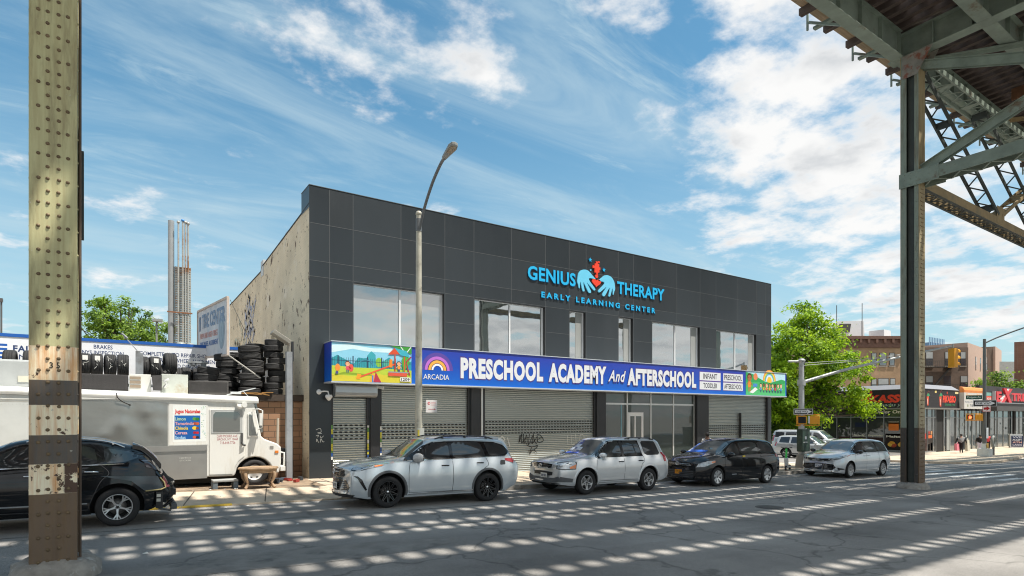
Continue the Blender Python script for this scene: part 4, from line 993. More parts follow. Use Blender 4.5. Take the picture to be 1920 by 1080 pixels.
# ------------------------------------------------------------------ the yard behind: block wall with tyres piled on it
BRK = brickmat('brown_block', (.36, .21, .125), (.30, .17, .10), (.14, .09, .06), bw=.40, bh=.20, mort=.012, rough=.9)
w = MB(); w.box((3.2, 20.9, -.3), (5.30, 22.3, 2.62)); wl = tag(w.build('block_wall', BRK), 'brown block wall beside the beige building carrying piled tyres', 'wall')
w = MB(); w.box((2.2, 20.75, 2.625), (5.32, 22.3, 2.84)); w.build('timber_cap', mat('dark_timber', (.06, .045, .035), .9, var=.3), wl)
w = MB()
for i in range(9): x = 3.0+i*.12; w.bar((x, 20.72, 2.84+rt.uniform(0, .05)), (x+.35, 20.70, 2.80+rt.uniform(0, .1)), .05, .03)
w.build('splintered_boards', mat('raw_wood', (.36, .19, .06), .9, var=.4), wl)
# stacks: (x, y, base, count, radius scale, jitter)
stacks = [(4.50, 21.25, 2.84, 9, .95, 'tall tyre stack against the beige wall'), (3.72, 21.2, 2.84, 7, 1.04, 'middle tyre stack on the block wall'), (2.95, 21.6, 2.84, 6, 1.0, 'tyre stack right of the hanging tire sign'),
          (3.25, 22.2, 2.84, 7, .95, 'rear tyre stack behind the middle one'), (4.0, 22.0, 2.84, 8, 1.0, 'rear tyre stack beside the tall one'), (2.4, 21.3, 2.6, 5, 1.0, 'slumped tyre stack under the hanging tire sign'), (3.2, 21.0, .2, 3, 1., 'low tyre stack between truck and block wall')]
for x, y, z, n, s, lab in stacks:
    zz = z+.112*s
    for k in range(n):
        tl = (rt.uniform(-.06, .06), rt.uniform(-.06, .06), rt.uniform(0, 6))
        if lab.startswith('slumped') and k == n-1: tl = (R(8), R(6), 0)
        pos = 'topmost' if k == n-1 else 'lowest' if k == 0 else ['', 'second', 'third', 'fourth', 'fifth', 'sixth', 'seventh', 'eighth'][k]
        o = tyre((x+rt.uniform(-.08, .08), y+rt.uniform(-.06, .06), zz), tl, f'black used tyre, {pos} up in the {lab}' if k not in (0, n-1) else f'black used tyre, {pos} in the {lab}', 'used tyres piled in the yard', s)
        zz += .222*s
# tyres leaning on the ground by the block wall
o = tyre((4.45, 20.3, .95), (R(4), R(3), 1), 'black tyre lying flat on the rubbish below the block wall', 'used tyres piled in the yard', 1.1)
o = tyre((4.35, 20.35, .62), (0, R(-4), 1), 'lower black tyre beside the beige building corner', 'used tyres piled in the yard', 1.1)
rk = MB()
for z in (2.2, 3.08): rk.bar((-6, 21.7, z), (2.3, 21.7, z), .06, .06); rk.bar((-6, 22.3, z), (2.3, 22.3, z), .06, .06)
for x in (-4.2, -1.65, .2, 2.25): rk.box((x-.04, 21.66, 0), (x+.04, 21.74, 2.9)); rk.box((x-.04, 22.26, 0), (x+.04, 22.34, 2.9))
tag(rk.build('tyre_rack', mat('rack_grey', (.20, .22, .22), .6, var=.2)), 'grey steel rack behind the white truck holding upright tyres', 'rack')
# row of upright tyres facing the street, seen above the truck
row = [(-3.0, 1., 0), (-2.55, .98, 0), (-2.1, 1., 1), (-.84, 1., 1), (-.53, 1., 1), (-.19, 1., 0), (.14, 1.02, 0), (.66, .98, 0), (.98, 1., 1), (1.26, .97, 0), (1.62, .85, 0), (1.84, .9, 0), (2.15, .86, 0)]
names = ['far left', 'second from the far left', 'just left of the painted column', 'first right of the painted column, with a white tag', 'second right of the painted column, with a white tag', 'chalk marked, left of the floodlight post', 'left against the floodlight post', 'right against the floodlight post, chalk scribbled', 'with a white tag right of the floodlight post', 'chalk marked right of the white tagged one', 'low and half hidden behind the roof unit', 'grey and plain beside the rack end', 'ribbed, at the right end of the row']
for (x, s, tg), nm in zip(row, names):
    z = (3.36 if x < 1.2 else 3.12)+.33*s
    o = tyre((x, 21.95, z), (R(rt.uniform(-4, 4)), R(90), R(90-90+rt.uniform(-7, 7))), f'black upright tyre on the rack, {nm}', 'tyres standing on the rack', s, 1.36)
    o.rotation_euler = (R(0), R(90), R(rt.uniform(-6, 6)))
    c = MB()
    if tg: c.box((-.19, -.05, 0), (-.06, .05, 0), None)
    else: pass
    mk = MB()
    # marks ride on the tread, local x is up (rotated), local -y faces the street
    if tg:
        mk.box((-.24, -.337, -.045), (-.10, -.333, .05), TAGW)
    for q in range(rt.randint(3, 7)):
        a = rt.uniform(-.18, .1); b = rt.uniform(-.07, .05); mk.bar((a, -.336, b), (a+rt.uniform(-.07, .07), -.336, b+rt.uniform(-.05, .05)), .012, .004, CHALK, (0, 1, 0))
    if x != 2.15 and x > -1: mk.build('chalk_mark', None, o)
o = tyre((1.40, 21.9, 3.80), (0, R(90), R(4)), 'single large tyre standing on top of the rack row', 'tyres standing on the rack', 1.05, 1.5)
# a plastic bag
b = MB(); b.ball((-.42, 21.55, 3.05), (.22, .12, .12), None, 12); tag(b.build('plastic_bag', mat('white_plastic', (.62, .62, .6), .5, var=.2)), 'crumpled white plastic bag among the rack tyres', 'bag')
# ------------------------------------------------------------------ long white shop banner
BYY = 24.
bn = thing('banner_sign', 'long white auto repair banner sign with a blue top edge behind the tyres', 'sign', (0, BYY, 3.4))
p = MB(); p.box((-9, BYY, 2.6), (5.25, BYY+.08, 4.595)); p.build('board', mat('banner_white', (.84, .86, .90), .5, var=.05), bn, world=True)
p = MB(); p.box((-9, BYY-.02, 4.598), (5.25, BYY+.1, 4.70)); p.build('blue_edge', hx('1f5fb4', .4), bn, world=True)
NAVY = hx('2a3f6e', .5)
F_ = Flat(BYY)
for t, xc, zt, wd in (('BRAKES', -.40, 4.50, .52), ('NYS INSPECTION', -.40, 4.30, 1.14), ('OIL CHANGE', -.40, 4.10, .82), ('4HR TOWING', -.40, 3.90, .8), ('COMPLETE AUTO REPAIR SHOP', 1.70, 4.36, 2.14), ('COMPUTERIZED WHEEL ALIGNMENT', 1.80, 4.16, 2.54), ('COMPUTERIZED DIAGNOSTIC', 1.80, 3.96, 2.0)):
    F_.k = 0; F_.text(t, xc-wd/2, zt-.135, xc+wd/2, zt, NAVY, .008)
F_.k = 0; F_.text('FAITH', -2.72, 4.14, -2.0, 4.34, NAVY, .03, .0, 1.1); F_.k = 0; F_.text('ENTERPRISES', -2.72, 3.90, -1.1, 4.06, NAVY, .0)
for i in range(4): F_.k = 0; F_.rect(-3.30+.05*(i % 2), 4.30-.13*i, -2.86, 4.37-.13*i, hx('1f5fb4'))
F_.mb.build('lettering', None, bn, world=True)
F_.mb = None
# ------------------------------------------------------------------ sign hung out from the beige wall
hs = thing('hanging_sign', 'weathered tire center banner in a frame hung edge-on beside the beige brick wall', 'sign', (2.9, 20.5, 4.2))
a, b = Vector((2.90, 20.45, 0)), Vector((2.58, 25.6, 0)); rt_ = (a-b).normalized(); nr = rt_.cross(Vector((0, 0, 1))).normalized()
FADE = mat('faded_banner', (.55, .58, .62), .7, var=.12, scale=1.5, dirt=(.40, .47, .55), dscale=1.2, dlo=.45, dhi=.65)
p = MB(); p.prism([tuple(b+Vector((0, 0, 4.35))), tuple(a+Vector((0, 0, 4.05))), tuple(a+Vector((0, 0, 5.88))), tuple(b+Vector((0, 0, 6.15)))], nr*-.05); p.build('panel', FADE, hs, world=True)
p = MB()
for q0, q1 in (((b, 4.35), (a, 4.05)), ((b, 6.15), (a, 5.88)), ((a, 4.05), (a, 5.88)), ((b, 4.35), (b, 6.15))): p.bar(q0[0]+Vector((0, 0, q0[1])), q1[0]+Vector((0, 0, q1[1])), .07, .07)
p.build('frame', mat('worn_frame', (.52, .44, .38), .7, var=.2), hs, world=True)
nn = nr if nr.x < 0 else -nr
def on_sign(t, u0, v0, u1, v1, m, bold):
    mb = MB(); L_ = (a-b).length
    rgt = (a-b).normalized()
    upv = Vector((0, 0, 1)); o_ = b+rgt*(u0*L_)+upv*v0+rgt.cross(upv)*.004
    sl_ = (rgt*L_+Vector((0, 0, -.28))).normalized()
    mb.text(t, o_+Vector((0, 0, -.28*u0)), sl_, upv, (u1-u0)*L_, v1-v0, .004, m, bold); return mb.build('lettering', None, hs, world=True)
on_sign('TIRE CENTER', .16, 5.42, .93, 5.95, hx('6f86a4', .6), .03); on_sign('NEW', .06, 5.35, .12, 5.9, hx('6f86a4', .6), .02); on_sign('NEW AND USED TIRES', .1, 5.05, .7, 5.25, hx('c08a84', .6), .01); on_sign('RIMS WHEEL ALIGNMENT', .1, 4.75, .72, 4.93, hx('5b74a8', .6), .01)
mb = MB(); rg = (a-b).normalized(); o_ = b+rg*4.25+Vector((0, 0, 4.9))+rg.cross(Vector((0, 0, 1)))*.006; n_ = 26
for (rx, rz, m_, k) in ((.44, .58, hx('8496a6', .6), 0), (.26, .36, hx('8fa2b0', .6), 1), (.12, .18, hx('8496a6', .6), 2)):
    mb.add([o_+rg*(rx*math.cos(2*math.pi*i/n_))+Vector((0, 0, rz*math.sin(2*math.pi*i/n_)))+rg.cross(Vector((0, 0, 1)))*(.004*k) for i in range(n_)], [tuple(range(n_))], m_)
mb.build('wheel_picture', None, hs, world=True)
p = MB(); p.tube([(2.92, 20.5, 4.05), (3.85, 20.35, 3.35)], .022, 8); p.tube([(3.0, 20.7, 5.86), (4.0, 22.4, 4.5)], .012, 6); p.build('stay_rod', mat('stay_grey', (.35, .34, .31), .6), hs, world=True)
# ------------------------------------------------------------------ square post with floodlight by the beige corner
ps = thing('floodlight_post', 'square grey post with a tilted floodlight box at the beige building corner', 'post', (4.62, 19.85, 0))
GREYP = mat('grey_post_paint', (.27, .29, .31), .5, var=.15, dirt=(.15, .15, .15))
p = MB(); p.box((4.53, 19.78, -.05), (4.71, 19.96, 4.2)); p.build('post', GREYP, ps, world=True)
p = MB(); p.tube([(4.62, 19.87, 4.2), (4.62, 19.87, 4.42), (4.55, 19.8, 4.5)], .05, 10); X = Matrix.Translation((4.35, 19.7, 4.62)) @ Matrix.Rotation(R(32), 4, 'Y'); p.box((-.33, -.2, -.07), (.3, .2, .07), None, X); p.build('floodlight', mat('lamp_grey', (.23, .22, .19), .5, var=.1), ps, world=True, bevel=.02)
p = MB(); p.box((4.72, 19.9, 3.9), (4.78, 20.0, 4.55)); p.tube([(4.75, 19.95, 4.5), (4.75, 19.95, 0)], .02, 6); p.build('cable', PIER, ps, world=True)
# ------------------------------------------------------------------ the step van (food truck)
VW = mat('van_white', (.76, .76, .72), .42, var=.06, stretch=(2, 2, .35), scale=1.4, dirt=(.58, .54, .45), dscale=1.4, dlo=.50, dhi=.80, coat=.2)
VST = mat('brushed_steel', (.33, .33, .31), .30, metal=.7, var=.10, scale=1.2, bump=.5, bscale=1.6)
VSK = mat('steel_skirt', (.36, .35, .33), .35, metal=.6, var=.10, scale=1.5)
VY, VYB = 18.6, 20.7
vx = lambda x: -SL*x                       # the van stands on the same slope
van = thing('food_truck', 'old white step van food truck with steel serving side and a juice menu poster', 'truck', (0, 19.6, 0))
def vp(mb, name, m=None, par=None, bevel=0., label=None): return tag(mb.build(name, m, par or van, world=True, bevel=bevel), label)
p = MB()
prof = [(-5.4, .42), (2.72, .42), (2.74, .42), (2.86, .62), (3.0, .95)]
# box body with a tapering cab front and snub nose: side outline swept across
out = [(-5.4, .44), (2.80, .44), *[(3.36+.52*math.cos(R(175-17*i)), .47+.52*math.sin(R(175-17*i))) for i in range(11)], (4.04, .50), (4.10, .80), (4.10, 1.28), (3.98, 1.38), (3.62, 1.52), (3.54, 1.60), (3.34, 2.62), (-5.4, 2.62)]
p.prism([(x, VY, z+vx(x)) for x, z in out], (0, VYB-VY, 0))
vp(p, 'body', VW, bevel=.035)
p = MB(); n = 10
for x0, x1 in ((-5.5, 3.46),):
    pr = [(VY-.05, 2.60), (VY-.07, 2.68), (VY-.02, 2.76), (VY+.12, 2.80), (VYB-.12, 2.80), (VYB+.05, 2.7), (VYB+.05, 2.60)]
    p.add([(x0, a, b+vx(x0)) for a, b in pr]+[(x1, a, b+vx(x1)-.03) for a, b in pr], [tuple(range(7)), tuple(range(13, 6, -1))]+[(i+7, i+8, i+1, i) for i in range(6)])
vp(p, 'roof', VW, bevel=.03)
p = MB(); p.box((-5.4, VY-.02, 2.52), (3.2, VY-.003, 2.545)); p.box((-.8, VY-.045, 2.555), (1.15, VY-.004, 2.60)); vp(p, 'drip_rail', VW)
# long steel serving hatch, dented
p = MB(); nx, nz = 40, 22; rnd = random.Random(2)
dents = [(rnd.uniform(-.8, 1.1), rnd.uniform(1.35, 2.5), rnd.uniform(.08, .3), rnd.uniform(-.016, .022)) for _ in range(22)]
def dz(x, z): return sum(d*math.exp(-((x-a)**2+(z-b)**2)/r**2) for a, b, r, d in dents)
vs = [(-.86+2.0*i/nx, VY-.022-dz(-.86+2.0*i/nx, 1.30+1.20*j/nz), 1.30+1.20*j/nz+vx(-.86+2.0*i/nx)) for i in range(nx+1) for j in range(nz+1)]
p.add(vs, [(i*(nz+1)+j, (i+1)*(nz+1)+j, (i+1)*(nz+1)+j+1, i*(nz+1)+j+1) for i in range(nx) for j in range(nz)], VST, True)
vp(p, 'serving_hatch')
p = MB(); p.box((-5.2, VY-.018, .9), (-1.0, VY-.004, 2.45)); vp(p, 'side_panel', mat('pale_panel', (.60, .62, .60), .45, var=.08))
p = MB(); p.box((-.86, VY-.06, 1.14), (2.10, VY-.004, 1.29)); vp(p, 'counter_edge', VSK)
p = MB(); p.box((-.86, VY-.03, .36), (2.10, VY-.004, 1.136)); vp(p, 'steel_skirt', VSK)
p = MB(); p.box((1.17, VY-.012, 1.31), (2.12, VY-.003, 2.51)); vp(p, 'side_panel', VW)
F_ = Flat(VY-.032); F_.text('STICKER', 1.42, .86, 1.70, .90, hx('c9c9c4'), .01); F_.k = 0; F_.text('NOTICE', 1.42, .93, 1.70, .97, hx('c9c9c4'), .01); vp(F_.mb, 'notice')
# panel seams and rivet lines
p = MB()
for x in (-4.2, -2.9, -1.75, -.88): p.box((x, VY-.021, .5), (x+.02, VY-.003, 2.5))
for z in (1.30, 2.46): p.box((-5.3, VY-.020, z), (-.9, VY-.003, z+.015))
for i in range(60): p.box((-5.2+i*.07, VY-.024, 2.40), (-5.188+i*.07, VY-.003, 2.412))
vp(p, 'panel_seam', mat('seam_cream', (.48, .47, .43), .6, var=.2))
# menu poster
ps_ = thing('menu_poster', 'juice menu poster in red and blue stuck on the side of the white truck', 'poster', (1.65, VY, 1.9))
F_ = Flat(VY-.0125, .0004); x0, x1 = 1.26, 2.08; 
F_.rect(x0, 1.40, x1, 2.42, hx('e9edea')); rnd = random.Random(9)
for _ in range(40): F_.disc(rnd.uniform(1.96, 2.07), rnd.uniform(1.45, 2.40), rnd.uniform(.006, .014), hx(rnd.choice(['8fc49a', '9ac0c9', 'c9d8c0'])), 6); F_.k -= 1
F_.k += 1
F_.rect(1.30, 1.47, 1.93, 2.13, hx('0f63b0')); F_.rect(1.30, 1.47, 1.93, 1.75, hx('0d59a6')); F_.text('Jugos Naturales', 1.31, 2.16, 1.93, 2.30, hx('d8201c'), .03)
rows = [('Limon', 1.30, .26, 'b9d8b0'), ('Tamarindo', 1.30, .46, 'e8a8a8'), ('Chinola', 1.30, .32, 'f2d23a'), ('Cereza', 1.30, .30, 'e8b0b8'), ('Sodas', 1.30, .26, 'a8d0f0')]
for i, (t, x, w_, c) in enumerate(rows):
    z = 2.025-i*.128; k = F_.k; F_.text(t, x+.01, z-.035, x+.01+w_, z+.055, hx(c), .02); F_.k = k
fr = [(('5a9a3a', .045), ('2f7a2f', .045)), (('a8482a', .04), ('c85a2a', .04)), (('f0c832', .05), ('8a4a20', .035)), (('b01824', .035), ('c8202c', .035)), (('d85a3a', .04), ('262626', .035))]
for i, ((c1, r1), (c2, r2)) in enumerate(fr):
    z = 2.035-i*.128; k = F_.k; F_.disc(1.79, z, r1, hx(c1), 14, 1.2); F_.disc(1.86, z-.005, r2, hx(c2), 14, 1.2); F_.k = k
F_.mb.build('poster_print', None, ps_, world=True)
# cab door with window and lettering
d = MB(); dl = [(2.16, .50), (2.76, .50), (2.82, .70), (2.92, .88), (3.08, 1.02), (3.08, 2.36), (2.16, 2.36)]
d.prism([(x, VY-.022, z+vx(x)) for x, z in dl], (0, .02, 0)); dr = vp(d, 'door', VW, bevel=.008)
d = MB(); d.box((2.20, VY-.035, 1.62), (3.02, VY-.023, 2.30)); vp(d, 'window_frame', mat('grey_gasket', (.42, .43, .42), .5, var=.1), dr, .008)
CABG = glassmat('cab_glass', (.07, .075, .065), .12)
d = MB(); q = [(2.26, 1.68), (2.95, 1.68), (2.95, 2.16), (2.90, 2.23), (2.31, 2.23), (2.26, 2.16)]; d.prism([(x, VY-.046, z) for x, z in q], (0, .01, 0)); vp(d, 'window', CABG, dr)
d = MB(); d.box((2.98, VY-.07, 1.30), (3.03, VY-.023, 1.62)); d.tube([(3.0, VY-.06, 1.36), (3.02, VY-.09, 1.28), (3.09, VY-.06, 1.26)], .03, 8); vp(d, 'handle', mat('dark_handle', (.08, .08, .08), .5), dr)
F_ = Flat(VY-.0225, .0004); MAR = hx('a34a52', .6)
for t, z, w_ in (('2690 MORRIS AVE.', 1.50, .54), ('BRONX, NY 10468', 1.405, .53), ('718-644-7726', 1.31, .40)): F_.k = 0; F_.text(t, 2.63-w_/2, z, 2.63+w_/2, z+.075, MAR, .0, 0)
vp(F_.mb, 'lettering', None, dr)
# quarter light, mirror, lamps, bumper
d = MB(); q = [(3.16, 1.58), (3.46, 1.58), (3.40, 1.80), (3.30, 2.24), (3.22, 2.30), (3.16, 2.26)]; d.prism([(x, VY-.03, z+vx(x)) for x, z in q], (0, .026, 0)); g = vp(d, 'quarter_window', VW, bevel=.01)
d = MB(); q = [(3.19, 1.62), (3.42, 1.62), (3.36, 1.80), (3.28, 2.20), (3.22, 2.25), (3.19, 2.22)]; d.prism([(x, VY-.036, z+vx(x)) for x, z in q], (0, .01, 0)); vp(d, 'pane', CABG, g)
d = MB(); d.tube([(3.30, VY-.03, 2.30), (3.42, VY-.25, 2.32), (3.52, VY-.27, 2.28), (3.52, VY-.27, 1.78), (3.46, VY-.05, 1.72)], .018, 8); d.box((3.44, VY-.34, 1.84), (3.50, VY-.18, 2.2)); vp(d, 'mirror', VW)
d = MB(); d.box((2.86, VY-.12, 2.42), (2.98, VY-.02, 2.47)); d.ball((2.92, VY-.12, 2.38), .07, None, 10); d.tube([(3.06, VY-.0, 2.44), (3.06, VY-.14, 2.44)], .075, 14); vp(d, 'marker_lamp', VW)
d = MB(); d.box((3.78, VY-.012, 1.14), (3.88, VY-.001, 1.22)); vp(d, 'vent', mat('vent_grey', (.25, .24, .22), .6))
d = MB(); d.box((3.92, VY-.025, 1.00), (4.02, VY-.001, 1.08)); vp(d, 'indicator', mat('amber_lens', (.75, .22, .03), .3), bevel=.006)
d = MB(); d.tube([(4.09, VY+.1, 1.02), (4.2, VY+.08, 1.0), (4.2, VY+.08, .62), (4.12, VY+.1, .58)], .03, 8); d.box((4.08, VY-.02, .46), (4.22, VYB, .60)); vp(d, 'bumper', VW, bevel=.01)
d = MB(); d.prism([(3.56, VY+.04, 1.62), (3.60, VY+.04, 1.66), (3.40, VY+.04, 2.55), (3.36, VY+.04, 2.5)], (0, VYB-VY-.08, 0)); vp(d, 'windscreen', CABG)
def simple_wheel(x, y, z, r, w_, name='wheel', par=None, rimc=(.62, .62, .6)):
    X = Matrix.Translation((x, y, z)) @ Matrix.Rotation(R(90), 4, 'X')
    o = MB(); o.lathe([(r*.55, 0), (r*.6, w_*.45), (r*.9, w_*.5), (r, w_*.36), (r, -w_*.36), (r*.9, -w_*.5), (r*.55, -w_*.5)], 28, RUB, X); t = o.build('wheel', None, par, world=True)
    o = MB(); o.lathe([(r*.60, w_*.42), (r*.56, w_*.30), (r*.40, w_*.22), (r*.2, w_*.34), (.001, w_*.36)], 24, mat('van_rim', rimc, .5, var=.15, dirt=(.3, .2, .14)), X)
    for k in range(6): a_ = k*1.047; o.box((-.03, -.02, w_*.22), (.03, .02, w_*.27), SLOT, X @ Matrix.Translation((r*.44*math.cos(a_), r*.44*math.sin(a_), 0)))
    o.build('rim', None, t, world=True)
for x in (3.36, -2.6): simple_wheel(x, VY+.14, gz(x)+.15+.38, .38, .24, par=van)
d = MB(); d.box((-5.2, VY+.3, .2), (3.0, VYB-.3, .43)); d.box((2.9, VY+.35, .2), (3.9, VYB-.2, .8)); vp(d, 'chassis', SLOT)
# things lying on the truck roof
DKP = mat('dark_grille', (.045, .042, .042), .6, var=.3, scale=8); PAL = mat('pale_unit', (.52, .55, .50), .5, var=.12, dirt=(.40, .33, .22), dscale=2)
RF = 2.80
def rooft(name, lab, cat, x0, x1, z1, y0, y1, m, extra=None, bevel=.01):
    t = thing(name, lab, cat, ((x0+x1)/2, (y0+y1)/2, RF+vx(x0)))
    p = MB(); zb_ = RF+vx((x0+x1)/2); p.box((x0, y0, zb_), (x1, y1, z1)); o = p.build('casing', m, t, world=True, bevel=bevel)
    if extra: extra(t)
    return t
def grille(x0, x1, z0, z1, y, m, n, vert=True):
    def f(t):
        p = MB()
        for k in range(n):
            if vert: x = x0+(x1-x0)*k/n; p.box((x, y-.012, z0), (x+(x1-x0)/n*.5, y-.001, z1))
            else: z = z0+(z1-z0)*k/n; p.box((x0, y-.012, z), (x1, y-.001, z+(z1-z0)/n*.5))
        p.build('grille', m, t, world=True)
    return f
rooft('radiator_unit', 'long black finned radiator box lying on the truck roof right of the painted column', 'unit', -.9, .25, 3.28, 19.9, 20.4, DKP, grille(-.88, .22, 2.88, 3.26, 19.9, mat('fin', (.075, .07, .07), .5), 60))
def louv(t):
    p = MB()
    for k in range(3): p.box((.29, 19.835, 2.92+.12*k), (.55, 19.849, 3.0+.12*k))
    p.build('louvre', mat('tan_slot', (.28, .22, .16), .7), t, world=True)
rooft('air_conditioner', 'white roof air conditioner with three tan louvre slots', 'unit', .27, .80, 3.31, 19.85, 20.4, mat('unit_white', (.64, .64, .60), .5, var=.06), louv)
def hood_(t):
    p = MB(); p.prism([(.82, 19.7, 3.28), (1.06, 19.7, 3.30), (1.06, 19.7, 2.86), (.86, 19.7, 2.86)], (0, .3, 0)); p.build('hood', DKP, t, world=True)
    p = MB(); p.tube([(1.12, 19.84, 2.95), (1.2, 19.75, 3.05), (1.12, 19.72, 3.14), (1.24, 19.7, 3.18)], .035, 8); p.build('pipe', hx('dedede'), t, world=True)
rooft('vent_cabinet', 'pale green roof vent cabinet with a black scoop and a white pipe', 'unit', 1.06, 1.74, 3.34, 19.85, 20.4, PAL, hood_)
rooft('radiator_unit', 'shorter dark radiator box on the truck roof nearest the cab', 'unit', 1.76, 2.84, 3.17, 19.9, 20.4, mat('dark_unit', (.075, .07, .066), .6, var=.25), grille(1.78, 2.82, 2.84, 3.15, 19.9, DKP, 40))
def gen(t):
    p = MB(); p.lathe([(.001, 0), (.05, 0), (.08, .02), (.10, .0), (.10, -.03)], 16, RUST, Matrix.Translation((-1.83, 19.8-.01, 3.28)) @ Matrix.Rotation(R(90), 4, 'X')); p.tube([(-1.83, 19.78, 3.28), (-1.7, 19.7, 3.15), (-1.6, 19.68, 3.0), (-1.4, 19.7, 2.95), (-1.2, 19.75, 2.97)], .02, 6, hx('d8b88a')); p.box((-2.15, 19.78, 3.0), (-1.75, 19.799, 3.16), hx('c9c7b8')); p.build('fittings', None, t, world=True)
rooft('generator_unit', 'grey generator casing with loose wires on the truck roof left of the column', 'unit', -2.6, -1.45, 3.58, 19.8, 20.4, mat('unit_grey', (.40, .42, .42), .5, var=.12), gen, .05)
t = MB(); t.box((-1.45, 19.9, 2.85), (-1.25, 20.1, 3.95)); t.box((-1.25, 19.95, 2.85), (-1.05, 20.15, 3.85), GDARK); tag(t.build('steel_post', GREYP), 'short grey steel post behind the generator left of the column', 'post')
t = MB(); t.box((.46, 21.4, 2.2), (.58, 21.55, 4.12)); t.box((.58, 21.42, 2.2), (.66, 21.7, 4.06)); t.tube([(.5, 21.35, 4.12), (.15, 21.3, 4.55), (.2, 23.5, 4.7)], .012, 6); t.tube([(.1, 21.3, 4.62), (.25, 21.3, 4.48)], .03, 6); tag(t.build('floodlight_post', GREYP), 'short grey post with stay wires among the rack tyres', 'post')
t = MB(); t.box((2.25, 21.4, 2.6), (2.40, 21.55, 3.85)); t.box((1.85, 21.3, 3.82), (2.45, 21.6, 3.88)); t.ball((2.02, 21.4, 3.78), (.1, .1, .06)); tag(t.build('bracket_post', GREYP), 'grey angle post with a shelf bracket at the right end of the tyre rack', 'post')
t = MB(); t.box((2.9, 19.9, 2.80), (3.2, 20.0, 2.87)); t.bar((2.75, 19.6, 2.76), (3.55, 19.55, 2.98), .05, .03); t.tube([(3.2, 19.55, 2.88), (3.35, 19.5, 2.70)], .01, 5); tag(t.build('roof_aerial', hx('c4c8ca')), 'fallen grey aerial arm on the cab roof', 'aerial')
t = MB(); pts = spline([(-.02, VY-.05, 2.72), (.0, VY-.08, 2.6), (.1, VY-.06, 2.5), (.25, VY-.05, 2.42)], 5); t.tube(pts, .012, 6); t.tube([(.25, VY-.05, 2.42), (.29, VY-.05, 2.40)], .02, 6, SLOT); tag(t.build('cable', hx('d8d4c8')), 'loose white cable hanging over the truck roof edge', 'cable')
# ------------------------------------------------------------------ small things by the truck
WOOD = mat('weathered_wood', (.40, .27, .16), .75, var=.3, scale=4, dirt=(.20, .14, .09), dscale=3, stretch=(1, 5, 1))
tb = thing('coffee_table', 'worn round wooden coffee table with carved legs in front of the truck wheel', 'table', (3.33, 17.9, gz(3.3)+.15))
g0 = .0
p = MB(); p.lathe([(.001, .52), (.48, .52), (.535, .54), (.54, .57), (.52, .59), (.001, .59)], 36, None, Matrix.Scale(.78, 4, (0, 1, 0))); p.lathe([(.47, .44), (.49, .45), (.49, .52), (.46, .52)], 36, None, Matrix.Scale(.78, 4, (0, 1, 0))); p.build('tabletop', WOOD, tb, sharp=40)
for sx, sy in ((-1, -1), (1, -1), (1, 1), (-1, 1)):
    p = MB(); p.tube([(sx*.30, sy*.20, .50), (sx*.38, sy*.26, .42), (sx*.36, sy*.25, .28), (sx*.31, sy*.21, .16), (sx*.36, sy*.25, .05), (sx*.40, sy*.28, .02)], [.05, .055, .045, .035, .045, .04], 10); p.build('leg', mat('carved_leg', (.34, .23, .14), .7, var=.3), tb)
p = MB(); p.box((-.32, -.20, .10), (.32, .20, .14)); p.build('lower_shelf', mat('dark_shelf', (.06, .05, .045), .8), tb, bevel=.01)
st = thing('step_stool', 'low grey metal step with blue grey feet below the truck door', 'step', (2.5, 18.2, gz(2.5)+.15))
p = MB(); p.box((-.32, -.22, .19), (.32, .22, .24)); p.build('tread', mat('step_grey', (.34, .35, .34), .7, var=.2), st, bevel=.01)
for sx in (-1, 1):
    p = MB(); p.box((sx*.26-.06, -.2, 0), (sx*.26+.06, .2, .19)); p.build('foot', mat('foot_blue', (.16, .20, .23), .7, var=.2), st, bevel=.01)
p = MB()
rnd = random.Random(4)
for k in range(12): a_ = rnd.uniform(0, 6); x = rnd.uniform(3.9, 5.0); y = rnd.uniform(19.0, 19.8); p.box((-.09, -.05, 0), (rnd.uniform(.05, .16), .04, rnd.uniform(.03, .12)), rnd.choice([hx('3a3f44'), hx('8a8a84'), hx('4f5a66'), hx('9a3a34'), hx('54483a')]), Matrix.Translation((x, y, gz(x)+.152)) @ Matrix.Rotation(a_, 4, 'Z'))
tag(p.build('rubbish_heap'), 'small heap of rubbish on the dirt at the beige wall foot', 'rubbish', kind='stuff')
p = MB(); p.tube([(4.42, 20.6, .8), (4.44, 20.6, 2.05)], .04, 8); tag(p.build('pipe', hx('b9b0a0', .7)), 'short pale pipe standing against the block wall', 'pipe')
# ------------------------------------------------------------------ far left: pylon with flag poles, lamp, shed line
py_ = thing('pylon', 'tall louvred steel pylon with slim poles rising behind the banner sign', 'tower', (3.5, 45.7, 0))
SIL = mat('pylon_silver', (.40, .40, .37), .45, metal=.2, var=.12, dirt=(.28, .13, .05), dscale=.7, dlo=.50, dhi=.66)
p = MB(); p.tube([(3.02, 46, 0), (3.02, 46, 15.4)], .19, 16); p.build('pole', mat('pale_pole', (.34, .355, .36), .4, metal=.3, var=.08), py_, world=True)
for x, h_ in ((3.42, 15.2), (3.68, 15.35), (3.84, 15.25), (4.0, 15.2)):
    p = MB(); p.tube([(x, 45.6, 0), (x, 45.6, h_)], .055, 10, SIL); p.lathe([(.055, 0), (.10, .02), (.10, .14), (.001, .16)], 12, hx('3a7fc0') if x == 3.68 else SIL, Matrix.Translation((x, 45.6, h_))); p.build('pole', SIL, py_, world=True)
p = MB(); z = .5
while z < 12.2:
    for x0, x1 in ((3.22, 3.48), (3.54, 3.78), (3.84, 4.16)): p.box((x0, 45.75, z), (x1, 46.0, z+.10))
    z += .16
for x in (3.22, 3.50, 3.80, 4.14): p.box((x, 45.8, 0), (x+.05, 46.05, 12.3))
p.build('louvre_panel', SIL, py_, world=True)
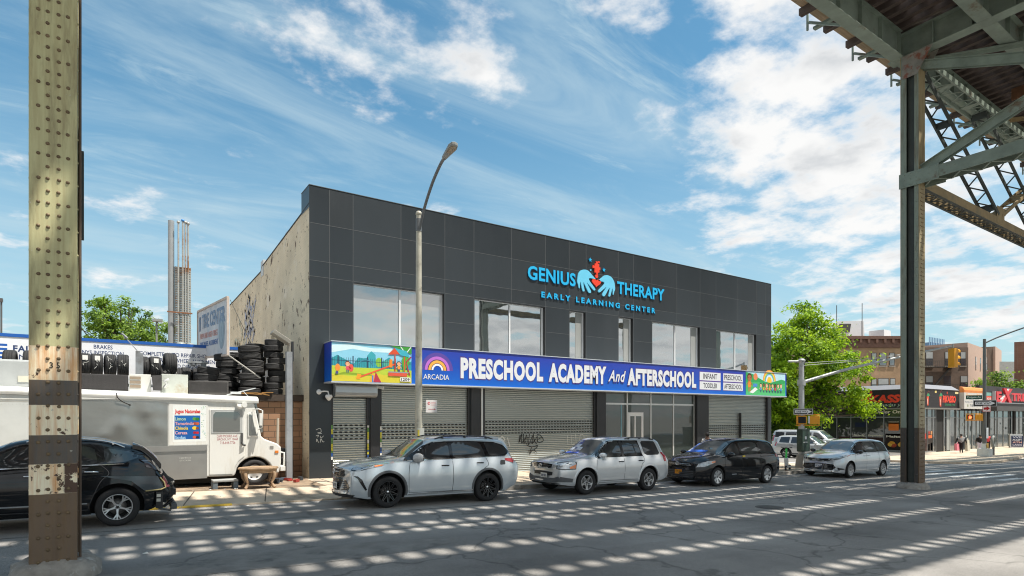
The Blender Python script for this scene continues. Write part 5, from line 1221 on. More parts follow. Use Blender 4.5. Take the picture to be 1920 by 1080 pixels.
for z in (9.1, 4.9, 1.5):
    p = MB(); p.box((2.75, 45.5, z), (4.25, 45.56, z+.09)); p.build('cross_band', mat('rust_band', (.22, .10, .05), .8), py_, world=True)
lp = MB(); lp.tube([(-4.25, 34, 0), (-4.25, 34, 7.3)], .035, 8); lp.box((-4.5, 33.9, 7.15), (-4.2, 34.1, 7.3)); tag(lp.build('lamp_post', mat('dark_pole', (.10, .10, .10), .5)), 'slim dark floodlight pole at the far left behind the banner', 'lamp')
lp = MB(); lp.tube([(1.3, 27.5, 3), (1.3, 27.5, 5.9)], .035, 8); lp.box((1.15, 27.3, 5.9), (1.5, 27.6, 6.0)); lp.ball((2.15, 27.5, 4.95), (.22, .2, .22)); lp.ball((2.5, 27.5, 4.95), (.2, .2, .2)); tag(lp.build('lamp_post', hx('8f9490')), 'small pale lamp on a thin pole above the banner edge', 'lamp')
# ------------------------------------------------------------------ street lamp before the school
sl_ = thing('street_lamp', 'tall pale steel street lamp with a curved arm in front of the school', 'street lamp', (7.56, 16.3, gz(7.56)+.15))
POLE = mat('galvanised_pole', (.50, .48, .40), .5, metal=.2, var=.15, dirt=(.24, .22, .17), dscale=2)
p = MB(); p.tube([(0, 0, 0), (0, 0, 8.2)], [.125, .085], 8); p.ball((0, 0, 8.26), (.1, .1, .09)); p.lathe([(.19, 0), (.19, .5), (.13, .62)], 8); p.build('pole', POLE, sl_)
p = MB(); arm = spline([(0, -.04, 7.75), (0, -.38, 8.3), (0, -.9, 8.86), (0, -1.4, 9.22), (0, -1.68, 9.34)], 6); p.tube(arm, .045, 8); p.tube([(0, .0, 7.72), (0, 0, 8.1)], .10, 8); p.build('arm', mat('arm_grey', (.16, .17, .18), .5, metal=.3), sl_)
p = MB(); q = [(x*.78, -1.62+(y+2.0)*.72) for x, y in [(-.07, -2.0), (.07, -2.0), (.13, -2.45), (.17, -2.75), (.12, -2.93), (0, -2.98), (-.12, -2.93), (-.17, -2.75), (-.13, -2.45)]]
p.prism([(x, y, 9.29-(y+1.62)*.22) for x, y in q], (0, 0, .10)); h_ = p.build('lamp_head', mat('lamp_head', (.27, .28, .27), .45, var=.0), sl_, bevel=.02)
p = MB(); p.prism([(x*.75, -2.05+(y+2.05)*.8, 9.277-(-2.05+(y+2.05)*.8+1.62)*.22) for x, y in q[2:9]], (0, 0, .02)); p.build('lens', mat('lens', (.32, .26, .18), .3), h_)
def small_sign(nm, lab, cat, x0, z0, x1, z1, y, base, items, back=None):
    t = thing(nm, lab, cat, ((x0+x1)/2, y, z0)); m = MB(); m.box((x0, y, z0), (x1, y+.006, z1)); m.build('plate', base, t, world=True, bevel=.002)
    F_ = Flat(y-.001, .001); items(F_); F_.mb.build('legend', None, t, world=True); return t
def np_(F_):
    F_.disc(7.80, 2.50, .045, hx('c8323a'), 16); F_.disc(7.80, 2.50, .028, hx('e8e0de'), 16); F_.text('P', 7.785, 2.48, 7.815, 2.52, hx('c8323a'), .03); F_.k = 0
    for i in range(3): F_.rect(7.87, 2.52-.04*i, 8.03, 2.535-.04*i, hx('d8a8a8')); F_.k = 0
    F_.rect(7.78, 2.315, 7.98, 2.33, hx('b8434a')); F_.poly([(7.98, 2.30), (8.03, 2.322), (7.98, 2.345)], hx('b8434a'))
small_sign('parking_sign', 'small white and red parking rules sign clamped to the street lamp pole', 'sign', 7.70, 2.22, 8.08, 2.60, 16.10, mat('sign_white', (.66, .63, .61), .5, var=.06), np_)
p = MB(); p.box((7.45, 16.17, 1.2), (7.68, 16.19, 1.75), hx('b8bab4')); p.box((7.46, 16.16, 1.45), (7.52, 16.172, 1.7), hx('c9b83a')); p.box((7.5, 16.165, .9), (7.66, 16.172, 1.2), hx('d4d4ce')); tag(p.build('stickers', None, sl_, world=True))
# ------------------------------------------------------------------ cars
def paint(name, col, metal, rough=.24, var=.04): return mat(name, col, rough, metal=metal, var=var, scale=3, coat=1., bump=0, spec=.5 if metal else .05)
SILB = paint('silver_blue_paint', (.60, .65, .68), .35); SILV = paint('silver_paint', (.66, .68, .69), .35); BLKP = paint('black_paint', (.006, .007, .009), .0, .25); SILG = paint('grey_silver_paint', (.58, .62, .65), .4); WHTP = paint('pale_silver_paint', (.56, .57, .57), .3); SILW = paint('van_silver_paint', (.60, .62, .63), .25)
CG = glassmat('car_glass', (.012, .013, .014), .04, .015); WSG = glassmat('windscreen_glass', (.03, .036, .04), .07, .015)
BLK = mat('black_trim', (.016, .016, .017), .45, var=.15); BLKG = mat('gloss_black', (.008, .008, .009), .15, var=0, coat=.6); CHR = mat('chrome', (.75, .76, .77), .14, metal=1., var=.03); GREYC = mat('grey_cladding', (.10, .105, .11), .6, var=.1)
LAMP = mat('headlamp_glass', (.40, .43, .45), .12, metal=.2, var=.55, scale=9, coat=1.); REDL = mat('tail_lens', (.42, .012, .018), .15, var=.1, coat=1.); AMB = mat('amber_lamp', (.75, .20, .03), .2, var=.1, coat=1.)
ALLOY = mat('alloy_wheel', (.60, .61, .62), .28, metal=.8, var=.05); ALBK = mat('black_alloy', (.018, .018, .02), .25, metal=.3, var=.05, coat=.5); WELL = mat('wheel_well', (.010, .010, .010), .9, var=0); DISC = mat('brake_disc', (.20, .19, .18), .4, metal=.8)
TYR = mat('car_tyre', (.020, .020, .021), .8, var=.25, scale=8)
def interp(tab, x):
    """smooth (monotone-ish) interpolation of a control table sorted by descending x"""
    t = sorted(tab)
    if x <= t[0][0]: return t[0][1]
    if x >= t[-1][0]: return t[-1][1]
    for i in range(len(t)-1):
        x0, y0 = t[i]; x1, y1 = t[i+1]
        if x0 <= x <= x1:
            def sl(j):
                if j <= 0 or j >= len(t)-1: return None
                a = (t[j][1]-t[j-1][1])/(t[j][0]-t[j-1][0]); b = (t[j+1][1]-t[j][1])/(t[j+1][0]-t[j][0])
                return 0 if a*b <= 0 else 2*a*b/(a+b)
            d = (y1-y0)/(x1-x0); m0 = sl(i); m1 = sl(i+1); m0 = d if m0 is None else m0; m1 = d if m1 is None else m1
            h = x1-x0; s = (x-x0)/h
            return (2*s**3-3*s*s+1)*y0+(s**3-2*s*s+s)*h*m0+(-2*s**3+3*s*s)*y1+(s**3-s*s)*h*m1
class Car:
    def __init__(s, name, label, loc, rotz, spec, group=None):
        s.p = spec; s.root = thing(name, label, spec.get('cat', 'car'), loc, (0, -PITCH if abs(rotz) > 2 else 0, rotz), group)
        s.body()
    def section(s, x):
        p = s.p; hw = p['w']/2
        zt = interp(p['top'], x); zs = min(interp(p['belt'], x), zt-.015); zb = interp(p['bot'], x); f = interp(p['plan'], x); yr = interp(p['roofw'], x)
        hgt = zt-zs; zr = zt-min(.085, .3*hgt+.02)
        yb = f*(hw-.07); ym = f*hw; ys = f*(hw-.045)
        sw = p.get('swage', .62)
        zm = zb+(zs-zb)*sw
        pts = [(0, zb), (yb*.6, zb), (yb, zb+.02), (f*(hw-.03), zb+.10), (f*(hw-.015), zb+(zm-zb)*.55), (ym, zm), (f*(hw-.012), zm+(zs-zm)*.5), (ys, zs)]
        yr = min(yr, ys-.02)
        for t in (.18, .55, .86): pts.append((ys-.03*(min(hgt/.2, 1))+(yr-ys+.03*(min(hgt/.2, 1)))*t**1.15, zs+(zr-zs)*t))
        pts += [(yr, zr), (yr-.05, zr+(zt-zr)*.45), (yr*.72, zt-(zt-zr)*.22), (yr*.36, zt-(zt-zr)*.05), (0, zt)]
        return pts
    def body(s):
        p = s.p; xf, xr = p['x']; xs = []
        x = xf
        N = 96
        for i in range(N+1):
            t = i/N; u = .5-.5*math.cos(math.pi*t); u = .55*t+.45*u; xs.append(xf+(xr-xf)*u)
        secs = [s.section(x) for x in xs]; n = len(secs[0]); vs = []; ring = []
        for x, sec in zip(xs, secs):
            r = []
            full = [(y, z) for y, z in sec]+[(-y, z) for y, z in sec[-2:0:-1]]
            for y, z in full:
                # the nose and tail bow outwards in plan and rake with height
                fr = p['nose'](y, z)*max(0, 1-(xf-x)/.55) if x > xf-.55 else 0
                rr = p['tail'](y, z)*max(0, 1-(x-xr)/.5) if x < xr+.5 else 0
                vs.append((x-fr+rr, y, z))
            ring.append(len(full))
        m = ring[0]; fs = []
        # round the nose and tail over onto shrinking end rings
        R0 = vs[:m]; R1 = vs[-m:]
        def ends(ring_, sgn):
            cz = (max(v[2] for v in ring_)+min(v[2] for v in ring_))/2; return [[(x+sgn*dx, y*(1-ins), cz+(z-cz)*(1-ins*.9)) for x, y, z in ring_] for ins, dx in ((.03, .032), (.075, .055), (.16, .07), (.45, .085))]
        pre = ends(R0, 1)[::-1]; post = ends(R1, -1); vs = [v for r in pre for v in r]+vs+[v for r in post for v in r]; nr_ = len(xs)+8
        for i in range(nr_-1):
            for k in range(m): q = (k+1) % m; fs.append((i*m+k, (i+1)*m+k, (i+1)*m+q, i*m+q))
        fs.append(tuple(range(m))); fs.append(tuple(range(len(vs)-1, len(vs)-1-m, -1)))
        me = bpy.data.meshes.new('body'); me.from_pydata(vs, [], fs)
        bm = bmesh.new(); bm.from_mesh(me); bmesh.ops.recalc_face_normals(bm, faces=bm.faces)
        s.bvh = BVHTree.FromBMesh(bm); bm.to_mesh(me); bm.free()
        me.materials.append(p['paint']); me.materials.append(WELL)
        o = bpy.data.objects.new('body', me); COL.objects.link(o)
        c = MB(); hw = p['w']/2
        for ax in p['axles']:
            for sy in (-1, 1):
                X = Matrix.Translation((ax, sy*(hw+.12), p['r']+p.get('archup', .02))) @ Matrix.Rotation(R(-90*sy), 4, 'X')
                c.lathe([(.001, 0), (p['arch'], 0), (p['arch'], -.40), (.001, -.40)] if False else [(.001, -.42), (p['arch'], -.42), (p['arch'], .0), (.001, 0)], 40, WELL, X, False)
        cut = c.build('cut', WELL)
        bmc = bmesh.new(); bmc.from_mesh(cut.data); bmesh.ops.remove_doubles(bmc, verts=bmc.verts, dist=.004); bmesh.ops.recalc_face_normals(bmc, faces=bmc.faces); bmc.to_mesh(cut.data); bmc.free()
        md = o.modifiers.new('b', 'BOOLEAN'); md.operation = 'DIFFERENCE'; md.object = cut; md.solver = 'EXACT'
        try: md.material_mode = 'TRANSFER'
        except Exception: pass
        dg = bpy.context.evaluated_depsgraph_get(); dg.update()
        nm = bpy.data.meshes.new_from_object(o.evaluated_get(dg), depsgraph=dg)
        wi = [i for i, q in enumerate(nm.materials) if q and q.name == 'wheel_well']
        for pl in nm.polygons:
            if pl.normal.z < -.75 and pl.center.z < .5: pl.material_index = wi[0] if wi else 0
        nm.polygons.foreach_set('use_smooth', [True]*len(nm.polygons)); nm.set_sharp_from_angle(angle=R(46)); nm.name = 'body'
        bpy.data.objects.remove(o); bpy.data.objects.remove(cut)
        s.b = bpy.data.objects.new('body', nm); COL.objects.link(s.b); s.b.parent = s.root
    def cast(s, p, d, off):
        d = Vector(d).normalized(); h = s.bvh.ray_cast(Vector(p)-d*2.5, d)
        if h[0] is None:
            q = s.bvh.find_nearest(Vector(p)); return q[0]+q[1]*off
        return h[0]-d*off*.4+h[1]*off*.6 if h[1].dot(d) < 0 else h[0]-d*off
    def patch(s, name, pts, d, m, off=.005, par=None, step=.07, rnd_=0, smooth=True, rim=.012, label=None, mb_in=None):
        """a thin shaped skin lying on the body: an outline cast along d, gridded, lifted by off, edges turned down"""
        pts = [Vector(q) for q in pts]; d = Vector(d).normalized()
        for _ in range(rnd_):
            q = []
            for i, a in enumerate(pts): b = pts[(i+1) % len(pts)]; q += [a.lerp(b, .13), a.lerp(b, .87)]
            pts = q
        up = Vector((0, 0, 1)) if abs(d.z) < .9 else Vector((1, 0, 0)); u = up.cross(d).normalized(); w = d.cross(u).normalized()
        flat_ = [Vector((q.dot(u), q.dot(w), 0)) for q in pts]; dep = sum(q.dot(d) for q in pts)/len(pts)
        bm = bmesh.new(); f = bm.faces.new([bm.verts.new(q) for q in flat_])
        for ax in (0, 1):
            lo, hi = min(q[ax] for q in flat_), max(q[ax] for q in flat_); n = max(1, int((hi-lo)/step))
            for k in range(1, n):
                co = [0, 0, 0]; co[ax] = lo+(hi-lo)*k/n+1e-5; no = [0, 0, 0]; no[ax] = 1
                bmesh.ops.bisect_plane(bm, geom=bm.verts[:]+bm.edges[:]+bm.faces[:], plane_co=co, plane_no=no)
        for v in bm.verts:
            q = u*v.co.x+w*v.co.y+d*dep; v.co = s.cast(q, d, off)
        be = [e for e in bm.edges if e.is_boundary]
        bm.normal_update()
        if sum((f.normal for f in bm.faces), Vector()).dot(d) > 0: bmesh.ops.reverse_faces(bm, faces=bm.faces[:])
        if rim:
            r = bmesh.ops.extrude_edge_only(bm, edges=be)
            for v in [g for g in r['geom'] if isinstance(g, bmesh.types.BMVert)]: v.co += d*(off+rim)
        if mb_in is not None:
            bm.verts.index_update(); mb_in.add([v.co.copy() for v in bm.verts], [tuple(v.index for v in f.verts) for f in bm.faces], m, smooth); bm.free(); return
        me = bpy.data.meshes.new(name); bm.to_mesh(me); bm.free(); me.materials.append(m)
        me.polygons.foreach_set('use_smooth', [smooth]*len(me.polygons)); me.set_sharp_from_angle(angle=R(40))
        o = bpy.data.objects.new(name, me); COL.objects.link(o); o.parent = par or s.root; return tag(o, label)
    def side(s, name, pts, m, **k):
        r = []
        for sy in (1, -1): r.append(s.patch(name, [(x, sy*s.p['w']/2, z) for x, z in (pts if sy > 0 else pts)], (0, -sy, 0), m, **k))
        return r
    def seam(s, name, lines, w=.012, m=None, off=.0035):
        for sy in (1, -1):
            mb = MB()
            for ln in lines:
                q = spline([(x, 0, z) for x, z in ln], 5) if len(ln) > 2 else [Vector((ln[0][0], 0, ln[0][1])).lerp(Vector((ln[1][0], 0, ln[1][1])), t/6) for t in range(7)]
                A = []
                for i, a in enumerate(q):
                    d = (q[min(i+1, len(q)-1)]-q[max(i-1, 0)]).normalized(); n = Vector((-d.z, 0, d.x))*w/2
                    A.append((s.cast((a.x+n.x, sy, a.z+n.z), (0, -sy, 0), off), s.cast((a.x-n.x, sy, a.z-n.z), (0, -sy, 0), off)))
                for (a, b), (c, e) in zip(A, A[1:]): mb.add([a, b, e, c], [(0, 1, 2, 3) if sy > 0 else (3, 2, 1, 0)])
            mb.build(name, m or BLK, s.root)
    def wheel(s, ax, sy, style, rimr, alloy):
        p = s.p; r = p['r']; hw = p['w']/2; tw = .23
        y = sy*(hw-.02-tw/2); X = Matrix.Translation((ax, y, r)) @ Matrix.Rotation(R(-90*sy), 4, 'X')
        o = MB(); k = rimr/r; h = tw/2
        prof = [(rimr*.99, h*.82), (rimr*1.03, h*.98), (r*.82, h*1.05), (r*.93, h*.97), (r*.975, h*.82), (r, h*.6)]
        for a in (.3, 0, -.3): prof += [(r, h*(a+.06)), (r*.972, h*(a+.04)), (r*.972, h*(a-.04)), (r, h*(a-.06))]
        prof += [(r, -h*.6), (r*.975, -h*.82), (r*.93, -h*.97), (r*.82, -h*1.05), (rimr, -h*.9)]
        o.lathe(prof, 44, TYR, X); t = o.build('wheel', None, s.root)
        o = MB(); o.lathe([(rimr*1.02, h*.80), (rimr*1.0, h*.93), (rimr*.955, h*.92), (rimr*.93, h*.70), (rimr*.90, h*.2), (rimr*.90, -h*.7)], 44, alloy, X)
        o.lathe([(.001, -h*.1), (rimr*.62, -h*.1), (rimr*.62, -h*.2)], 28, DISC, X); o.lathe([(.001, -h*.35), (rimr*.9, -h*.35)], 28, WELL, X)
        o.lathe([(rimr*.26, h*.1), (rimr*.24, h*.62), (rimr*.13, h*.68), (.001, h*.66)], 24, alloy, X)
        o.lathe([(.001, h*.70), (rimr*.10, h*.69), (rimr*.12, h*.66)], 18, CHR if alloy is ALBK else BLK, X)
        n, kind = style
        for i in range(n):
            a = 2*math.pi*i/n+math.pi/2
            offs = (0,) if kind in ('single', 'star') else (-.055, .055)
            w0, w1 = {'single': (.075, .11), 'double': (.022, .026), 'thin': (.016, .018), 'vee': (.024, .028), 'star': (.05, .028)}[kind]
            for q in offs:
                da = q*(1.0 if kind != 'vee' else 2.6)
                p0 = Vector((rimr*.16*math.cos(a)-q*.6*math.sin(a), rimr*.16*math.sin(a)+q*.6*math.cos(a), h*.60)); p1 = Vector((rimr*.955*math.cos(a+da/rimr*.23), rimr*.955*math.sin(a+da/rimr*.23), h*.84))
                d = (p1-p0).normalized(); e = Vector((0, 0, 1)).cross(d).normalized()
                vs = []
                for pt, w_ in ((p0, w0), (p1, w1)):
                    for sx, sz in ((-1, -1), (1, -1), (.7, 1), (-.7, 1)): vs.append(X @ (pt+e*(sx*w_/2)+Vector((0, 0, sz*.014))))
                o.add(vs, [(3, 2, 1, 0), (4, 5, 6, 7), (0, 1, 5, 4), (1, 2, 6, 5), (2, 3, 7, 6), (3, 0, 4, 7)], alloy)
            if kind == 'star':
                for q in (-1, 1):
                    p0 = Vector((rimr*.55*math.cos(a), rimr*.55*math.sin(a), h*.72)); p1 = Vector((rimr*.95*math.cos(a+q*.26), rimr*.95*math.sin(a+q*.26), h*.84)); d = (p1-p0).normalized(); e = Vector((0, 0, 1)).cross(d).normalized(); vs = []
                    for pt, w_ in ((p0, .034), (p1, .024)):
                        for sx, sz in ((-1, -1), (1, -1), (.7, 1), (-.7, 1)): vs.append(X @ (pt+e*(sx*w_/2)+Vector((0, 0, sz*.012))))
                    o.add(vs, [(3, 2, 1, 0), (4, 5, 6, 7), (0, 1, 5, 4), (1, 2, 6, 5), (2, 3, 7, 6), (3, 0, 4, 7)], alloy)
        for i in range(5): a = 2*math.pi*i/5+.3; o.tube([X @ Vector((rimr*.17*math.cos(a), rimr*.17*math.sin(a), h*.62)), X @ Vector((rimr*.17*math.cos(a), rimr*.17*math.sin(a), h*.72))], .011, 6, SLOT)
        o.build('rim', None, t)
    def wheels(s, style, rimr, alloy=None):
        for ax in s.p['axles']:
            for sy in (1, -1): s.wheel(ax, sy, style, rimr, alloy or ALLOY)
    def arch_trim(s, m, w=.07, a0=-14, a1=194, cut=.34):
        for ax in s.p['axles']:
            for sy in (1, -1):
                mb = MB(); r0 = s.p['arch']-.005; zc = s.p['r']+s.p.get('archup', .02); n = 30; prev = None
                for i in range(n+1):
                    a = R(a0+(a1-a0)*i/n); q = []
                    for rr in (r0, r0+w*.5, r0+w):
                        x, z = ax+rr*math.cos(a), max(zc+rr*math.sin(a), .24)
                        q.append(s.cast((x, sy, z), (0, -sy, 0), .014 if rr < r0+w else .002))
                    q.insert(0, q[0]+Vector((0, -sy*.05, 0)))
                    if prev:
                        for j in range(3): mb.add([prev[j], prev[j+1], q[j+1], q[j]], [(0, 1, 2, 3) if sy < 0 else (3, 2, 1, 0)], m, True)
                    prev = q
                mb.build('arch_trim', None, s.root)
    def handles(s, spots, m):
        for x, z in spots:
            for sy in (1, -1):
                c = s.cast((x, sy, z), (0, -sy, 0), 0); mb = MB()
                mb.tube([c+Vector((.10, sy*.0, 0)), c+Vector((.08, sy*.03, .004)), c+Vector((-.08, sy*.03, .0)), c+Vector((-.11, 0, -.004))], [.012, .017, .017, .013], 8)
                mb.build('door_handle', m, s.root)
    def mirrors(s, x, z, m, bag=None, size=(.13, .10, .085)):
        for sy in (1, -1):
            c = s.cast((x, sy, z), (0, -sy, 0), 0); mb = MB(); mb.bar(c, c+Vector((-.02, sy*.12, .02)), .08, .05, BLK)
            mb.ball(c+Vector((-.03, sy*.19, .05)), (size[0], size[1]*1.15, size[2]), bag or m, 14); o = mb.build('mirror', None, s.root)
            g = MB(); q = c+Vector((-.03-size[0]*.8, sy*.19, .05)); g.ball(q, (.03, size[1]*.9, size[2]*.8), CG, 10); g.build('mirror_glass', None, o)
    def rails(s, x0, x1, y, m, h=.05, r=.017):
        for sy in (1, -1):
            pts = []
            for i in range(9):
                x = x0+(x1-x0)*i/8; c = s.cast((x, sy*y, 2.2), (0, 0, -1), 0); pts.append(c+Vector((0, 0, h if 0 < i < 8 else .0)))
            mb = MB(); mb.tube(spline(pts, 3), r, 8)
            for i in (1, 4, 7): mb.bar(pts[i], pts[i]-Vector((0, 0, h)), .10, .03)
            mb.build('roof_rail', m, s.root)
    def plate(s, x, z, bg, fg, txt, y=0, rear=False):
        c = s.cast((x, y, z), (1 if rear else -1, 0, 0), .012); d = -1 if rear else 1; mb = MB()
        mb.box((c.x-.004, y-.155, z-.078), (c.x+.008, y+.155, z+.078), bg); 
        mb.text(txt, (c.x+.009*d, y-.125*d, z-.035), (0, d, 0), (0, 0, 1), .25, .075, .002, fg, .01)
        mb.build('license_plate', None, s.root)
    def front(s, name, pts, m, **k): return s.patch(name, [(s.p['x'][0], y, z) for y, z in pts], (-1, 0, 0), m, **k)
    def rear(s, name, pts, m, **k): return s.patch(name, [(s.p['x'][1], y, z) for y, z in pts], (1, 0, 0), m, **k)
    def corner(s, name, pts, m, ang=45, **k):
        if name == 'headlight':
            c = sum((Vector(q) for q in pts), Vector())/len(pts)
            s.corner('lamp_housing', [tuple(c+(Vector(q)-c)*1.12+Vector((0, 0, .012 if q[2] > c.z else -.014))) for q in pts], BLKG, ang, off=k.get('off', .01)*.5, step=.05)
        for sy in (1, -1): s.patch(name, [(x, y*sy, z) for x, y, z in pts], (-math.cos(R(ang)), -sy*math.sin(R(ang)), 0), m, **k)
    def top(s, name, pts, d, m, **k): return s.patch(name, pts, d, m, **k)
    def slats(s, name, y0, y1, zs, h, m, off=.022):
        mb = MB()
        for z in zs: s.patch(name, [(s.p['x'][0], y0, z), (s.p['x'][0], y1, z), (s.p['x'][0], y1, z+h), (s.p['x'][0], y0, z+h)], (-1, 0, 0), m, off=off, mb_in=mb)
        return mb.build(name, None, s.root)
def emblem_ring(car, z, r, m, y=0):
    c = car.cast((car.p['x'][0], y, z), (-1, 0, 0), .02); mb = MB(); X = Matrix.Translation(c) @ Matrix.Rotation(R(90), 4, 'Y')
    for sx, sy_ in ((1, .72), (.45, .66)): 
        q = [(c.x+.012, y+r*sx*math.cos(2*math.pi*i/20), z+r*sy_*math.sin(2*math.pi*i/20)) for i in range(21)]; mb.tube(q, .007, 6, m, False)
    mb.tube([(c.x+.012, y-r*.6, z+r*.3), (c.x+.012, y+r*.6, z+r*.3)], .007, 6, m)
    mb.build('emblem', None, car.root)
mirr = lambda pts: pts+[(-y, z) for y, z in pts[::-1]]
LEFT = math.pi
# ---- 1. silver-blue SUV with black wheels (nearest the school's left end)
sp = dict(w=1.93, x=(2.39, -2.56), axles=(1.425, -1.425), r=.385, arch=.455, paint=SILB, cat='suv', swage=.56,
    top=[(2.39, .99), (2.2, 1.055), (1.7, 1.125), (1.15, 1.19), (.95, 1.23), (.45, 1.54), (.20, 1.69), (-.2, 1.735), (-.9, 1.75), (-1.6, 1.73), (-2.02, 1.68), (-2.22, 1.55), (-2.42, 1.24), (-2.56, 1.08)],
    belt=[(2.39, .90), (2.0, .99), (1.2, 1.09), (.5, 1.115), (-.6, 1.14), (-1.5, 1.19), (-2.1, 1.22), (-2.56, 1.0)],
    bot=[(2.39, .26), (1.9, .21), (0, .22), (-1.9, .24), (-2.56, .38)],
    plan=[(2.39, .80), (2.2, .90), (1.9, .965), (1.4, 1.0), (0, .985), (-1.4, 1.005), (-2.0, .97), (-2.56, .86)],
    roofw=[(2.39, .62), (1.2, .72), (.9, .70), (.2, .66), (-1, .68), (-2, .65), (-2.3, .66), (-2.56, .68)],
    nose=lambda y, z: .22*(y/.9)**2+.10*max(0, z-.75)+.10*max(0, .5-z), tail=lambda y, z: .12*(y/.9)**2+.28*max(0, .62-z)+.12*max(0, z-.95))
c = Car('parked_suv', 'silver blue parked SUV with black alloy wheels and a plastic bag over its mirror', (6.9, 14.5, gz(6.9)), LEFT, sp)
c.wheels((10, 'double'), .265, ALBK); c.arch_trim(GREYC, .06)
c.side('window_band', [(1.0, 1.135), (-2.0, 1.235), (-2.22, 1.33), (-2.0, 1.52), (-1.7, 1.60), (-.9, 1.625), (-.2, 1.615), (.12, 1.585), (.42, 1.48)], BLKG, off=.003, step=.05)
c.side('window', [(.80, 1.15), (.20, 1.155), (-.28, 1.165), (-.28, 1.59), (.06, 1.57), (.32, 1.48)], CG, rnd_=1)
c.side('window', [(-.38, 1.165), (-1.36, 1.20), (-1.26, 1.60), (-.38, 1.60)], CG, rnd_=1)
c.side('window', [(-1.48, 1.23), (-1.95, 1.26), (-2.17, 1.34), (-1.98, 1.50), (-1.72, 1.575), (-1.38, 1.59)], CG, rnd_=1)
c.side('window_trim', [(.92, 1.12), (-2.0, 1.215), (-2.0, 1.232), (.90, 1.142)], CHR, off=.006)
c.side('pillar', [(-.30, 1.17), (-.36, 1.17), (-.36, 1.57), (-.30, 1.57)], BLKG, off=.006)
c.side('pillar', [(.95, 1.13), (.78, 1.15), (.30, 1.47), (.06, 1.56), (.14, 1.60), (.42, 1.50)], BLK, off=.004)
c.patch('windscreen', [(1.02, .68, 1.22), (1.02, -.68, 1.22), (.28, -.58, 1.62), (.28, .58, 1.62)], (-.5, 0, -1), WSG, rnd_=1)
c.patch('rear_window', [(-2.1, .55, 1.57), (-2.1, -.55, 1.57), (-2.42, -.60, 1.24), (-2.42, .60, 1.24)], (1, 0, -.5), CG, rnd_=1)
c.seam('door_seam', [[(.86, 1.10), (.90, .8), (.88, .34)], [(-.34, 1.15), (-.36, .7), (-.34, .34)], [(-1.34, 1.18), (-1.42, 1.0), (-1.25, .86), (-1.02, .5), (-.95, .34)], [(.88, .34), (-.95, .34)]])
c.side('sill_trim', [(1.0, .22), (-.98, .24), (-.98, .30), (1.0, .29)], GREYC, off=.012); c.side('sill_chrome', [(.9, .305), (-.95, .325), (-.95, .345), (.9, .322)], CHR, off=.016)
c.handles([(-.12, 1.00), (-1.16, 1.05)], BLKG); c.side('fuel_flap', [(-1.80, .98), (-1.98, .99), (-1.97, 1.11), (-1.82, 1.11)], BLKG, rnd_=1, off=.006)
c.mirrors(.72, 1.16, SILB, mat('bag_plastic', (.52, .51, .50), .45, var=.2, scale=14, bump=.8, bscale=22), (.14, .115, .12)); c.rails(.05, -1.75, .60, BLKG, .045)
c.corner('headlight', [(2.24, .60, .915), (2.06, .80, .93), (1.62, .95, 1.03), (1.55, .95, 1.06), (1.85, .86, 1.035), (2.16, .62, .985)], LAMP, 50, off=.008, step=.05); c.corner('indicator', [(1.80, .92, 1.0), (1.62, .95, 1.03), (1.57, .95, 1.055), (1.78, .9, 1.035)], AMB, 60, off=.014, step=.05)
g = c.front('grille', mirr([(0, .72), (.34, .74), (.44, .90), (.36, .955), (0, .965)])[0:10], BLKG, off=.006); 
c.slats('grille_bar', -.36, .36, [.755+.04*i for i in range(5)], .012, mat('grille_grey', (.07, .07, .075), .3, metal=.5), .012); emblem_ring(c, .855, .085, CHR)
c.front('lower_grille', mirr([(0, .40), (.55, .42), (.66, .50), (.46, .66), (0, .68)]), BLKG, off=.006); c.slats('grille_bar', -.5, .5, [.43+.045*i for i in range(5)], .02, mat('grille_grey', (.07, .07, .075), .3, metal=.5), .014)
c.front('lip', mirr([(0, .27), (.70, .28), (.74, .33), (0, .325)]), BLK, off=.03); c.front('lip_chrome', mirr([(0, .335), (.5, .335), (.60, .41), (.55, .42), (.47, .365), (0, .362)]), CHR, off=.02)
c.corner('fog_slot', [(2.02, .92, .44), (1.98, .93, .46), (2.06, .86, .70), (2.14, .80, .78), (2.22, .72, .79), (2.14, .80, .72)], BLKG, 45, off=.008, step=.05)
c.corner('taillight', [(-2.28, .86, 1.02), (-1.98, .92, 1.10), (-1.98, .92, 1.16), (-2.36, .80, 1.15)], REDL, 125, off=.012, step=.05)
c.rear('taillight_bar', mirr([(0, 1.10), (.6, 1.05), (.6, 1.12), (0, 1.15)]), REDL, off=.008); c.rear('rear_bumper', mirr([(0, .42), (.70, .44), (.72, .58), (0, .60)]), BLK, off=.012); c.patch('spoiler', [(-1.95, .56, 1.66), (-1.95, -.56, 1.66), (-2.26, -.54, 1.62), (-2.26, .54, 1.62)], (0, 0, -1), SILB, off=.06, rim=.03)
c.plate(2.4, .52, hx('d8d8d2'), hx('3a3a4a'), 'LGX 42', y=0)
